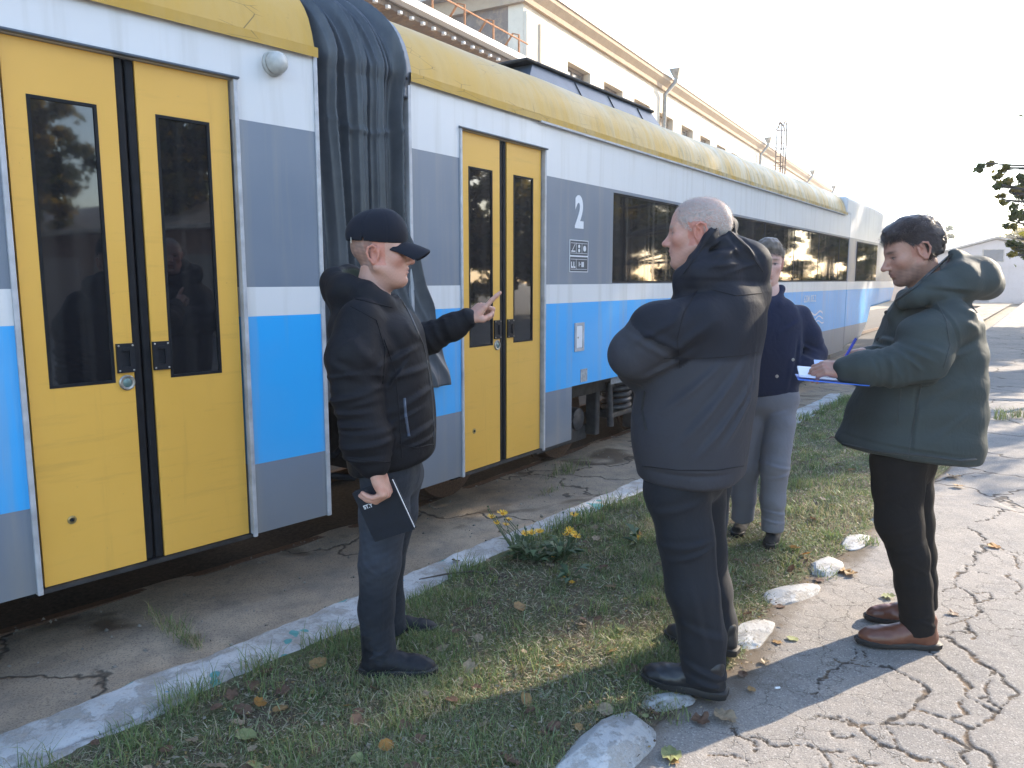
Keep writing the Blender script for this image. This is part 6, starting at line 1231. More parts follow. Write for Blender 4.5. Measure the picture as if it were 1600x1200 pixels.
    trousers(root, hip, [(l0, [0.100, 0.099, 0.091, 0.076, 0.070, 0.071]), (l1, [0.098, 0.094, 0.084, 0.074, 0.068, 0.066])], BLKJ, 'jeans', pel, 0.115, [foldset(kl, 3.2, 3.33), crumple(0.0018, 4, 151, (1, 1, 0.8))])
    for hl_, t in ((gnd(1468, 1013), gnd(1336, 1004)), (gnd(1454, 972), gnd(1350, 968))): shoe(root, hl_, t, 0.004, BROWNL, SOLEB, 'shoe', 0.105, 0.98, 'shoe', None, 0.024)
    # folder with papers and pen, held in the hands
    o = a3(1296, 583, 3.24); fx = un((0.93, -0.30, -0.05)); fy = un(np.cross((0.10, -0.10, 1), fx)); fz = un(np.cross(fx, fy)); fd = empty('folder', loc=o); tag(fd, 'blue plastic folder with white papers in the writing man\'s hands', 'folder')
    def plate(x0, x1, y0, y1, t0, t1, tilt=0.0): return [fx * x + fy * y + fz * (t + tilt * (y - y0)) for t in (t0, t1) for x, y in ((x0, y0), (x1, y0), (x1, y1), (x0, y1))]
    BLUEF = plain('blue_plastic', (0.02, 0.16, 0.72), 0.35, var=0.1, scale=6); PAP = plain('white_paper', (0.74, 0.76, 0.82), 0.8, var=0.04, scale=8); fc = [(3,2,1,0),(4,5,6,7),(0,1,5,4),(1,2,6,5),(2,3,7,6),(3,0,4,7)]
    MB().add(plate(-0.13, 0.14, -0.16, 0.12, -0.012, -0.009, -0.10), fc).build('cover', BLUEF, fd); MB().add(plate(-0.125, 0.10, -0.12, 0.11, -0.006, 0.002), fc).build('paper_stack', PAP, fd); MB().add(plate(-0.06, 0.06, -0.05, 0.10, 0.006, 0.010, 0.18), fc).build('note_sheet', plain('pale_blue_paper', (0.50, 0.58, 0.80), 0.8, var=0.1, scale=30), fd)
    pt = a3(1322, 556, 3.265); pe = a3(1337, 530, 3.27); d = pe - pt; pn = empty('pen', loc=pt); tag(pn, 'blue ballpoint pen in the writing man\'s fingers', 'pen')
    MB().tube([V3(0, 0, 0) - d * 0.9, d * -0.6, d * 0.1, d], [0.001, 0.0045, 0.0055, 0.0055], 10).build('barrel', plain('pen_blue', (0.02, 0.04, 0.40), 0.3), pn, True); MB().tube([d * 0.72, d * 1.04], [0.0065, 0.006], 10).build('pen_cap', plain('pen_cap_blue', (0.015, 0.03, 0.30), 0.3), pn, True)
    return root
# ------------------------------------------------------------------ young man in navy jacket, facing us
def man_navy():
    Y0 = 4.50; base = gnd(1185, 855); root = empty('person', loc=(base[0], base[1], 0)); bpy.context.view_layer.update()
    tag(root, 'young man in navy wool jacket and grey trousers facing the yard', 'person')
    skin = (0.56, 0.33, 0.27); fw = (-0.10, -0.995); f3 = un((*fw, 0)); lf = V3(-f3[1], f3[0], 0); ctr = lambda x, y: a3(x, y, Y0)
    fr = Fr(ctr(1199, 411), (-0.22, -0.96, -0.08), z=(0, -0.1, 1), sc=1.02); hs = head_sdf(fr, dict(jaw=0.98, nose=0.95))
    hairf = lambda q: np.clip((q[:, 2] - 0.052 + 0.9 * np.clip(0.055 - q[:, 0], 0, 0.10)) / 0.014, 0, 1) * np.clip((q[:, 2] + 0.04) / 0.012, 0, 1) * ((np.abs(q[:, 1]) < 0.0775) | (q[:, 2] > 0.036))
    hc = head_col(fr, skin, (0.13, 0.09, 0.06), lambda q: 0.8 * hairf(q), flush=0.4, brow=(0.16, 0.10, 0.07))
    shl = ctr(1249, 494); shr = ctr(1147, 494); ell_ = a3(1274, 553, 4.52); elr = a3(1122, 553, 4.52); wl = a3(1238, 586, 4.42); wr_ = a3(1156, 586, 4.42)
    hip = [a3(1216, 622, 4.48), a3(1178, 622, 4.52)]; kn = [a3(1212, 728, 4.40), a3(1168, 728, 4.52)]; an = [a3(1207, 822, 4.42), a3(1161, 808, 4.60)]; neck = ctr(1198, 460); pel = ctr(1197, 612)
    hl = hand_sdf(wl, (-0.85, 0.25, -0.15), (0.1, -0.3, 0.9), (0.3, -0.9, 0.1), [(25, 30, 15)] * 4, 0.95); hr = hand_sdf(wr_, (0.85, 0.25, -0.15), (-0.1, -0.3, 0.9), (-0.3, -0.9, 0.1), [(25, 30, 15)] * 4, 0.95)
    body(root, fr, hs, hc, [hl, hr], skin, dict(neck=neck, pelvis=pel, sh=[shl, shr], el=[ell_, elr], wr=[wl, wr_], hip=hip, kn=kn, an=an))
    rg = np.random.RandomState(12); H = SDF(); s = fr.s; H.ell(fr.p((-0.018, 0, 0.050)), np.array((0.108, 0.082, 0.092)) * s, fr.A, 0.02); H.ell(fr.p((0.03, 0, 0.09)), np.array((0.066, 0.062, 0.048)) * s, fr.A, 0.03)
    H.fn(lambda P: 0.012 - 0.03 * hairf(fr.loc(P)), (fr.o - 1, fr.o + 1), 0.008, 'i'); H.disp.append(lambda P: 0.003 * wob(P, 24, 3)); Vh, Qh = polygonize(H, 0.005)
    v, q, t = hair_strands(fr, head_sdf(fr, dict()), hairf, 6000, lambda q: 0.026 + 0.012 * (q[:, 2] > 0.08), lambda q: np.stack([np.where(q[:, 2] > 0.085, 0.5, -0.2), 0.4 + 0 * q[:, 0], -0.5 + 0 * q[:, 0]], -1), rg, 0.0011, 0.5, 0.25); V, Q, T = gather([(Vh, Qh, 0.3 + 0.2 * wob(Vh, 40, 6)), (v, q, t)])
    mesh_obj('hair', V - np.array(root.location, np.float32), Q, hair_mat('light_brown_hair', (0.075, 0.053, 0.04), (0.22, 0.17, 0.13), 0.5), root, True, np.repeat(np.clip(T, 0, 1)[:, None], 3, 1))
    S = SDF(); rows = [(458, 1198, 0.075, 0.08), (470, 1198, 0.10, 0.14), (486, 1198, 0.12, 0.19), (525, 1198, 0.135, 0.198), (575, 1197, 0.138, 0.188), (612, 1196, 0.138, 0.182), (630, 1196, 0.134, 0.178)]
    torso(S, [(ctr(x, y), a, b) for y, x, a, b in rows], fw, 2.4, 0.035, cut=(ctr(1197, 618), V3(0, 0, 1)))
    ls = [shl, a3(1263, 522, 4.50), ell_, a3(1262, 575, 4.42), wl]; rs = [shr, elr, wr_]; S.chain(ls, [0.070, 0.068, 0.062, 0.058, 0.054], 0.03); S.chain(rs, [0.070, 0.062, 0.054], 0.03)
    for sg in (1, -1): S.rc(ctr(1198 + sg * 21, 452) + f3 * 0.01, ctr(1198 + sg * 13, 474) + f3 * 0.095, 0.024, 0.020, 0.02); S.rc(ctr(1198 + sg * 21, 452) + f3 * 0.01, ctr(1198, 452) - f3 * 0.075, 0.024, 0.026, 0.02)
    S.rc(fr.p((0.02, 0, -0.06)), fr.p((0.0, 0, -0.15)), 0.060, 0.060, 0.01, 's')
    S.disp += [foldset([((1258, 540), (1284, 552), 0.007, 0.010), ((1252, 555), (1280, 568), 0.006, 0.010), ((1215, 520), (1250, 500), 0.006, 0.014), ((1235, 560), (1225, 610), 0.005, 0.012), ((1246, 530), (1240, 580), -0.008, 0.010)], 4.4, 4.55), crumple(0.004, 2.4, 161), gathers(ls[1:], 0.075, 0.003, 5, 0.4)]
    sdf_mesh('jacket', S, 0.0068, WOOL, root); 
    for px in ((1239, 562), (1214, 588)):
        sm = surf_line(S, [px, (px[0] + 1, px[1])], 4.4, 2)
        if len(sm): MB().lathe([(0.010, 0), (0.009, 0.003), (0.004, 0.004)], sm[0] - np.array(root.location), (0, -1, 0), 10).build('button', STEEL, root, True)
    l0 = [a3(1218, 615, 4.48), a3(1217, 660, 4.45), a3(1211, 728, 4.40), a3(1208, 780, 4.41), a3(1207, 828, 4.42)]; l1 = [a3(1178, 615, 4.52), a3(1174, 660, 4.52), a3(1166, 728, 4.53), a3(1162, 775, 4.57), a3(1160, 812, 4.60)]
    kl = [((1192, 722), (1232, 730), 0.007, 0.010), ((1190, 745), (1230, 738), 0.006, 0.010), ((1188, 795), (1226, 802), 0.007, 0.009), ((1188, 810), (1224, 816), 0.007, 0.008), ((1200, 650), (1236, 640), 0.005, 0.012)]
    trousers(root, hip, [(l0, [0.098, 0.092, 0.080, 0.070, 0.064]), (l1, [0.098, 0.090, 0.078, 0.070, 0.066])], CHINO, 'trousers', pel, 0.118, [foldset(kl, 4.4, 4.55), crumple(0.003, 4, 171)], h=0.007)
    for hl_, t in ((gnd(1212, 845), gnd(1200, 869)), (gnd(1167, 822), gnd(1148, 846))): 
        d = t - hl_; d = d / np.linalg.norm(d) * 0.275; zz = sole_z(t[0], t[1]); shoe(root, t - d, t, zz, SUEDE, SOLEB, 'boot', 0.135, 1.0, 'boot', LACE, 0.03)
    return root
# ------------------------------------------------------------------ man almost hidden behind the folded arms
def man_hidden():
    cx, cy = 1.12, 4.17; root = empty('person', loc=(cx, cy, 0)); bpy.context.view_layer.update(); tag(root, 'man in dark jeans mostly hidden behind the white-haired man', 'person')
    g = lambda x, y, z: V3(cx + x, cy + y, z); skin = (0.50, 0.29, 0.22); fr = Fr(g(-0.02, 0, 1.60), (-1, 0.05, -0.05), z=(0, 0, 1)); hs = head_sdf(fr, {}); hc = head_col(fr, skin, (0.08, 0.05, 0.04), lambda q: 0.9 * np.clip((q[:, 2] - 0.03 - 0.5 * q[:, 0]) / 0.02, 0, 1))
    sh = [g(0, -0.19, 1.38), g(0, 0.19, 1.38)]; el = [g(0.03, -0.22, 1.10), g(0.03, 0.22, 1.10)]; wr = [g(-0.05, -0.20, 0.88), g(-0.05, 0.20, 0.88)]; hip = [g(0, -0.10, 0.90), g(0, 0.10, 0.90)]; kn = [g(0.0, -0.09, 0.48), g(0, 0.10, 0.48)]; an = [g(0.0, -0.08, 0.10), g(0.0, 0.11, 0.10)]
    hands = [hand_sdf(w, (-0.1, 0, -1), (-1, 0, 0), (0, sg, 0), [(20, 25, 15)] * 4, 0.97) for w, sg in zip(wr, (-1, 1))]
    body(root, fr, hs, hc, hands, skin, dict(neck=g(0.02, 0, 1.42), pelvis=g(0, 0, 0.93), sh=sh, el=el, wr=wr, hip=hip, kn=kn, an=an))
    S = SDF(); torso(S, [(g(0.01, 0, z), a, b) for z, a, b in ((1.47, 0.07, 0.09), (1.42, 0.11, 0.17), (1.3, 0.13, 0.2), (1.1, 0.135, 0.195), (0.9, 0.14, 0.19), (0.82, 0.13, 0.18))], (-1, 0), 2.4, 0.03)
    for i in (0, 1): S.chain([sh[i], el[i], wr[i]], [0.07, 0.062, 0.05], 0.03)
    S.rc(fr.p((0, 0, -0.06)), fr.p((-0.02, 0, -0.16)), 0.058, 0.06, 0.01, 's'); S.disp.append(crumple(0.004, 2.5, 181)); sdf_mesh('jacket', S, 0.010, NYLON, root)
    H = SDF(); H.ell(fr.p((-0.02, 0, 0.048)), (0.108, 0.082, 0.088), fr.A); H.fn(lambda P: -(fr.loc(P)[:, 2] - 0.03 - 0.5 * fr.loc(P)[:, 0]), (fr.o - 1, fr.o + 1), 0.01, 'i'); sdf_mesh('hair', H, 0.006, plain('brown_hair', (0.03, 0.02, 0.015), 0.6, var=0.4, scale=80), root)
    def dc(P, N): return np.array((0.030, 0.035, 0.045))[None] * (1 + 0.25 * wob(P, 6, 4))[:, None]
    trousers(root, hip, [([hip[0], kn[0], g(0.0, -0.08, 0.10)], [0.088, 0.068, 0.062]), ([hip[1], kn[1], g(0, 0.11, 0.10)], [0.088, 0.068, 0.062])], DENIM, 'jeans', g(0, 0, 0.93), 0.11, [crumple(0.004, 4, 191)], dc, h=0.008)
    for y, dx in ((-0.08, 0), (0.11, 0.0)): shoe(root, (cx + 0.03 + dx, cy + y), (cx - 0.27 + dx, cy + y - 0.02), sole_z(cx - 0.1, cy), LEATHM, SOLEB, 'shoe', 0.10, 1.0, 'shoe', LACE)
    return root
import time as _t
for fn_m in (man_cap, man_white, man_parka, man_navy, man_hidden):
    _t0 = _t.time(); fn_m(); print(fn_m.__name__, round(_t.time() - _t0, 1))
# ------------------------------------------------------------------ edging stones
def rock(c, lx, ly, h, ang, seed):
    bm = bmesh.new(); bmesh.ops.create_icosphere(bm, subdivisions=5, radius=1.0); V = np.array([v.co[:] for v in bm.verts], np.float32); Fc = np.array([[v.index for v in f.verts] for f in bm.faces], np.int32); bm.free()
    V = np.sign(V) * np.abs(V) ** 0.66; V = V * (1 + 0.15 * wob(V, 0.25, seed) + 0.045 * wob(V, 0.7, seed + 1) + 0.014 * wob(V, 2.3, seed + 2, 8) + 0.008 * wob(V, 7, seed + 3, 8))[:, None]
    r3 = np.random.RandomState(seed + 9)
    for _ in range(16):
        nn = r3.normal(size=3); nn[2] = abs(nn[2]); nn /= np.linalg.norm(nn); V = V - np.maximum(V @ nn - (0.72 + 0.22 * r3.rand()), 0)[:, None] * nn * 0.9
    V = V * (1 + 0.012 * wob(V, 5, seed + 5, 9))[:, None]; V = V * np.array([lx * 1.2, ly, h * 0.72]); V[:, 2] = np.where(V[:, 2] > 0, V[:, 2], V[:, 2] * 0.7); ca, sa = math.cos(ang), math.sin(ang); V = np.stack([V[:, 0] * ca - V[:, 1] * sa, V[:, 0] * sa + V[:, 1] * ca, V[:, 2]], -1)
    o = mesh_obj('edging_stone', V, Fc, STONE, None, True, np.zeros((len(V), 3))); o.location = c; return o
for i, (px, py, lx, ly, h, ang, lab) in enumerate((
    (948, 1172, 0.215, 0.125, 0.085, 0.85, 'largest whitewashed edging stone, beside the tuft below the black shoe'), (1040, 1098, 0.10, 0.055, 0.035, 0.4, 'small whitewashed stone under the black leather shoe'),
    (1172, 992, 0.15, 0.085, 0.055, 0.95, 'whitewashed edging stone touching the heel of the far black shoe'), (1238, 930, 0.16, 0.090, 0.05, 0.75, 'flat whitewashed edging stone between the black shoes and grey trousers'),
    (1292, 886, 0.14, 0.085, 0.05, 0.85, 'whitewashed edging stone with brown leaves at its end'), (1334, 848, 0.15, 0.075, 0.045, 0.9, 'narrow whitewashed edging stone beside the small grass tuft'),
    (1376, 812, 0.10, 0.06, 0.04, 0.7, 'small whitewashed stone behind the black jeans'))):
    g0 = gnd(px, py); rock((g0[0], g0[1], 0.005), lx, ly, h, ang, 200 + 7 * i); tag(bpy.context.scene.objects[-1] if False else list(col.objects)[-1], lab, 'stone', 'whitewashed stones along the grass edge')
# ------------------------------------------------------------------ grass
def grass_mat():
    m = NT('grass_blades'); a = m.n('Attribute', attribute_name='Col').outputs['Color']; m.set(color=a, rough=0.6, spec=0.25)
    tr = m.n('BsdfTranslucent', {'Color': a}); mx = m.n('MixShader', {0: 0.3, 1: m.b.outputs[0], 2: tr.outputs[0]}); m.L(mx.outputs[0], m.out.inputs[0]); return m.m
GRASS = grass_mat()
def blades(X, Y, Z, H, W, rg, lean=0.5, dry=None):
    n = len(X); th = rg.rand(n) * 6.283; ln = lean * (0.3 + rg.rand(n)) * H; d = np.stack([np.cos(th), np.sin(th)], -1); ph = th + 1.57 + rg.normal(size=n) * 0.6; s = np.stack([np.cos(ph), np.sin(ph)], -1) * (W / 2)[:, None]
    b = np.stack([X, Y, Z], -1); m_ = b + np.concatenate([d * (ln * 0.35)[:, None], (H * 0.62)[:, None]], 1); t = b + np.concatenate([d * ln[:, None], (H * (1 - 0.25 * lean * rg.rand(n)))[:, None]], 1); s3 = np.concatenate([s, np.zeros((n, 1))], 1)
    V = np.stack([b - s3, b + s3, m_ - s3 * 0.8, m_ + s3 * 0.8, t - s3 * 0.12, t + s3 * 0.12], 1).reshape(-1, 3); q = np.arange(n)[:, None] * 6; Q = np.concatenate([q + [0, 1, 3, 2], q + [2, 3, 5, 4]])
    g0 = np.array([0.095, 0.145, 0.052]); g1 = np.array([0.225, 0.295, 0.115]); g2 = np.array([0.27, 0.28, 0.10]); st = np.array([0.42, 0.36, 0.23]); r = rg.rand(n)[:, None]; c = g0 * (1 - r) + g1 * r; k = (rg.rand(n) < 0.22)[:, None]; c = np.where(k, g2 * (0.7 + 0.5 * rg.rand(n, 1)), c)
    dr = (rg.rand(n) < (0.16 if dry is None else dry))[:, None]; c = np.where(dr, st * (0.55 + 0.6 * rg.rand(n, 1)), c); return V, Q, np.repeat(c, 6, 0)
rg = np.random.RandomState(17)
n = 330000; yy = 1.6 / (1 - rg.rand(n) * (1 - 1.6 / 10.2)); lo_, hi_ = xL(yy) + 0.015, xE(yy) + 0.02; xx = lo_ + (hi_ - lo_) * rg.rand(n); P = p2(xx, yy)
dens = 0.62 + 0.55 * wob(P, 0.8, 301) + 0.30 * wob(P, 3.0, 302) + 0.22 * wob(P, 8, 303); eg = np.minimum(xx - xL(yy), (xE(yy) - xx) * 0.75); dens *= np.clip(0.35 + eg / 0.10, 0.15, 1)
k = rg.rand(n) < np.clip(dens, 0.16, 1) * 0.75; xx, yy, P = xx[k], yy[k], P[k]; tall = np.clip(0.5 + 0.6 * wob(P, 1.1, 304), 0.1, 1.2)
H = (0.012 + 0.034 * rg.rand(len(xx)) * tall + 0.02 * (rg.rand(len(xx)) < 0.06)) * (1 + 0.02 * yy); W = (0.0016 + 0.0016 * rg.rand(len(xx))) * np.clip(yy / 3.0, 0.8, 2.6)
parts = [blades(xx, yy, soil_z(xx, yy) - 0.003, H, W, rg, 0.9, np.clip(0.30 - 0.2 * wob(P, 0.9, 306), 0.08, 0.6))]
tx = []; spots = [(gnd(640, 1155), 0.10), (gnd(580, 1165), 0.08), (gnd(700, 1090), 0.06), (gnd(975, 1055), 0.10), (gnd(1355, 850), 0.06), (gnd(1050, 1118), 0.06), (gnd(1060, 1040), 0.05), (gnd(1000, 800), 0.13), (gnd(960, 800), 0.13), (gnd(900, 822), 0.12), (gnd(650, 955), 0.09), (gnd(560, 1010), 0.06), (gnd(530, 1025), 0.07), (gnd(720, 900), 0.07), (gnd(1565, 655), 0.16), (gnd(1590, 652), 0.14), (gnd(350, 1175), 0.08), (gnd(210, 1185), 0.09), (gnd(760, 1165), 0.07), (gnd(455, 1180), 0.09), (gnd(480, 1100), 0.06), (gnd(1290, 900), 0.05)]
for s_, hh in spots: tx.append((s_[0], s_[1], hh))
for i in range(150):
    y = 1.7 / (1 - rg.rand() * (1 - 1.7 / 10)); x = xL(y) + 0.04 + rg.rand() ** 1.4 * (xE(y) - xL(y) - 0.15); tx.append((x, y, 0.035 + 0.06 * rg.rand()))
for i in range(60):
    y = 2.2 + 8 * rg.rand(); tx.append((xL(y) + 0.03 * rg.rand(), y, 0.05 + 0.08 * rg.rand()))
for x, y, hh in tx:
    m_ = 60 if hh > 0.055 else 34; r_ = 0.055 * np.sqrt(rg.rand(m_)) * (1 + 5 * hh); a_ = rg.rand(m_) * 6.283; X = x + r_ * np.cos(a_); Y = y + r_ * np.sin(a_); parts.append(blades(X, Y, soil_z(X, Y) - 0.004, hh * (0.45 + 0.65 * rg.rand(m_)), np.full(m_, 0.0034) * np.clip(y / 3.2, 0.85, 2.2), rg, 0.75, 0.08))
n = 26000; yy = 1.7 / (1 - rg.rand(n) * (1 - 1.7 / 9)); xx = xL(yy) + 0.03 + (xE(yy) - xL(yy)) * rg.rand(n); zz = soil_z(xx, yy) + 0.004 + 0.012 * rg.rand(n); th = rg.rand(n) * 6.283; L_ = 0.012 + 0.035 * rg.rand(n); w_ = (0.0012 + 0.0012 * rg.rand(n)) * np.clip(yy / 3, 0.8, 2.4)
d = np.stack([np.cos(th), np.sin(th), 0.35 * rg.normal(size=n)], -1) * L_[:, None]; s_ = np.stack([-np.sin(th), np.cos(th), 0 * th], -1) * w_[:, None]; b = np.stack([xx, yy, zz], -1); v = np.stack([b - s_, b + s_, b + d * 0.5 + s_ + [0, 0, 0.003], b + d * 0.5 - s_ + [0, 0, 0.003], b + d + s_ * 0.3, b + d - s_ * 0.3], 1).reshape(-1, 3); q = np.arange(n)[:, None] * 6
cst = np.array([(0.42, 0.37, 0.26), (0.30, 0.26, 0.17), (0.22, 0.24, 0.13), (0.16, 0.13, 0.09), (0.28, 0.33, 0.18)])[rg.randint(0, 5, n)] * (0.7 + 0.5 * rg.rand(n, 1)); parts.append((v, np.concatenate([q + [0, 1, 2, 3], q + [3, 2, 4, 5]]), np.repeat(cst, 6, 0)))
V, Q, C = gather(parts); gr = mesh_obj('grass', V, Q, GRASS, None, False, C); tag(gr, 'short patchy autumn grass on the strip', 'grass', kind='stuff')
# weeds growing in the joints of the concrete apron
for (cx_, cy_, sp, nb, hh, lab) in ((268, 985, 0.13, 150, 0.10, 'grass weed growing from a joint in the concrete beside the yellow door'), (885, 738, 0.16, 170, 0.15, 'dry grass weed in the concrete below the white hatch'), (858, 768, 0.10, 80, 0.06, 'low green weed in the concrete beside the brown stain'), (300, 1003, 0.05, 120, 0.06, 'small weed clump against the kerb beside the concrete joint')):
    c = gnd(cx_, cy_, ZC); t = rg.normal(size=nb) * sp; s_ = rg.normal(size=nb) * sp * 0.25; dx, dy = (0.6, 0.8) if cx_ > 500 else (0.72, -0.69); X = t * dx - s_ * dy; Y = t * dy + s_ * dx
    v, q, cc = blades(X, Y, np.full(nb, -0.004), hh * (0.35 + 0.75 * rg.rand(nb)), np.full(nb, 0.0036), rg, 0.9, 0.4); o = mesh_obj('weed', v, q, GRASS, None, False, cc); o.location = (c[0], c[1], ZC); tag(o, lab, 'weed', 'weeds on the concrete')
# litter too small to count
n = 15000; yy = 1.7 / (1 - rg.rand(n) * (1 - 1.7 / 8)); lo_, hi_ = xL(yy), xE(yy) + 0.16 * rg.rand(n) ** 2; xx = lo_ + (hi_ - lo_) * rg.rand(n) ** 0.8; pts = np.stack([xx, yy, np.maximum(soil_z(xx, yy), 0.0) + 0.006 + 0.012 * rg.rand(n)], -1); v, q = leaves(pts, 0.005 + 0.006 * rg.rand(n), rg)
v[:, 2] = np.repeat(pts[:, 2], 4) + (v[:, 2] - np.repeat(pts[:, 2], 4)) * 0.35; pal = np.array([(0.20, 0.14, 0.09), (0.11, 0.07, 0.045), (0.36, 0.29, 0.20), (0.34, 0.24, 0.10), (0.30, 0.27, 0.22)]); lt = mesh_obj('leaf_litter', v, q, GRASS, None, False, np.repeat(pal[rg.randint(0, 5, n)], 4, 0)); tag(lt, 'crumbled leaf litter between the grass blades', 'litter', kind='stuff')
n = 900; t = rg.rand(n); yy = 1.2 + 8 * t ** 1.3; tin2 = np.interp(yy, [p[1] for p in inner], [p[0] for p in inner]); xx = tin2 + (xU(yy) - tin2) * rg.rand(n) ** 1.8; pts = np.stack([xx, yy, np.full(n, ZC + 0.003)], -1); oc = np.array([(1,0,0),(-1,0,0),(0,1,0),(0,-1,0),(0,0,1),(0,0,-1)], float); of = np.array([(0,2,4),(2,1,4),(1,3,4),(3,0,4),(2,0,5),(1,2,5),(3,1,5),(0,3,5)])
sz = (0.003 + 0.010 * rg.rand(n) ** 3)[:, None, None]; v = (pts[:, None] + oc[None] * sz * (0.6 + 0.8 * rg.rand(n, 6, 1))).reshape(-1, 3); f = (np.arange(n)[:, None, None] * 6 + of[None]).reshape(-1, 3); gv = mesh_obj('gravel', v, f, plain('gravel_grey', (0.22, 0.20, 0.17), 0.9, var=0.5, scale=7), None); tag(gv, 'loose gravel and crumbs on the concrete apron', 'gravel', kind='stuff')
# ------------------------------------------------------------------ fallen leaves
def leaf_mesh(name, seed, m, lob):
    r2 = np.random.RandomState(seed); n = 22; v = [(0, 0, 0.0)]; a = np.linspace(0, 2 * math.pi, n, endpoint=False)
    for t in a:
        if lob: r = 0.62 + 0.38 * abs(math.cos(2.5 * t)) ** 1.3
        else: r = (1.0 - 0.35 * abs(math.sin(t / 2 + 1.57)) ** 3) * (1.0 if abs(t - math.pi) < 2.6 else 1.18)
        r *= 1 + 0.07 * r2.normal(); x, y = r * math.cos(t), r * 0.82 * math.sin(t); v.append((x, y, 0.16 * (x * x) * r2.choice([1, 0.4]) + 0.28 * abs(y) ** 1.5 * (1 if seed % 2 else 0.35) + 0.05 * r2.normal()))
    v += [(0.5 * p[0], 0.5 * p[1], 0.4 * p[2] + 0.02 * r2.normal()) for p in v[1:]]
    f = [(0, n + 1 + i, n + 1 + (i + 1) % n) for i in range(n)] + [(n + 1 + i, 1 + i, 1 + (i + 1) % n, n + 1 + (i + 1) % n) for i in range(n)]
    k = len(v); v += [(-0.9, 0.02, 0.02), (-0.9, -0.02, 0.02), (-1.75, 0.10, 0.12), (-1.75, 0.07, 0.12)]; f.append((k, k + 1, k + 3, k + 2))
    me = bpy.data.meshes.new(name); me.from_pydata(v, [], f); me.materials.append(m); me.polygons.foreach_set('use_smooth', np.ones(len(f), bool)); return me
def dead_leaf_mat(name, c):
    m = NT(name); a = m.noise(2.2, 4); b = m.noise(9, 3); cc = m.mix(m.ramp(a, [(0.35, 0), (0.7, 1)]), c, tuple(v * 0.6 for v in c)); cc = m.mix(m.ramp(b, [(0.66, 0), (0.74, 0.7)]), cc, (0.08, 0.045, 0.025)); m.set(color=cc, rough=0.6, spec=0.3)
    tr = m.n('BsdfTranslucent', {'Color': cc}); mx = m.n('MixShader', {0: 0.25, 1: m.b.outputs[0], 2: tr.outputs[0]}); m.L(mx.outputs[0], m.out.inputs[0]); return m.m
kinds = {'ochre': (0.36, 0.22, 0.09), 'brown': (0.17, 0.10, 0.065), 'pale tan': (0.38, 0.29, 0.19), 'yellow-green': (0.30, 0.32, 0.14), 'orange': (0.44, 0.21, 0.05)}
LM = {k: [leaf_mesh('fallen_leaf', 500 + 10 * i + j, mm, j == 2) for j in range(4)] for i, (k, c) in enumerate(kinds.items()) for mm in [dead_leaf_mat('leaf_' + k.replace(' ', '_'), c)]}
traced = [(500,1048,'ochre',30),(440,1120,'ochre',26),(395,1082,'brown',28),(378,1122,'brown',34),(388,1168,'yellow-green',36),(362,1098,'brown',24),(405,1113,'orange',26),(810,964,'ochre',24),(822,1117,'ochre',26),(733,1062,'pale tan',26),(693,1033,'pale tan',20),(602,1192,'orange',28),(958,1036,'ochre',18),(955,1056,'pale tan',20),(953,1072,'yellow-green',20),(940,895,'brown',20),(952,928,'pale tan',18),(1095,1127,'brown',36),(1130,1122,'pale tan',42),(1048,1180,'yellow-green',44),(1052,1190,'ochre',26),(1000,848,'orange',14),(1280,907,'brown',18),(1318,893,'ochre',26),(1332,898,'ochre',22),(1555,856,'orange',18),(1390,933,'yellow-green',22),(1240,868,'ochre',20),(1256,876,'orange',18),(1195,1035,'pale tan',16),(1215,1005,'ochre',18),(1240,1000,'yellow-green',20),(712,882,'brown',16),(770,900,'brown',16),(905,828,'pale tan',16),(930,835,'pale tan',14),(1310,735,'brown',14),(1330,745,'ochre',12),(1235,690,'pale tan',12),(1250,730,'yellow-green',14),(1490,745,'pale tan',22),(1475,725,'brown',16),(1510,700,'yellow-green',18),(1500,760,'ochre',16),(1520,690,'brown',16),(560,1130,'brown',18),(665,1110,'pale tan',20),(705,1120,'brown',24),(745,1095,'brown',20),(850,1160,'brown',16),(905,1150,'ochre',16),(655,1185,'brown',26),(300,1175,'pale tan',22),(260,1188,'brown',24),(150,1170,'brown',16),(1220,950,'brown',16),(1160,1055,'brown',18),(1175,1080,'ochre',16),(1490,960,'brown',16),(1060,1075,'pale tan',16),(1270,820,'brown',14),(1300,800,'ochre',14),(1285,790,'pale tan',12)]
for i in range(150):
    y = 1.8 / (1 - rg.rand() * (1 - 1.8 / 8.5)); x = xL(y) + rg.rand() * (xE(y) - xL(y) + 0.15); 
    traced.append((None, (x, y), rg.choice(['ochre', 'brown', 'brown', 'brown', 'pale tan', 'pale tan', 'yellow-green']), 0))
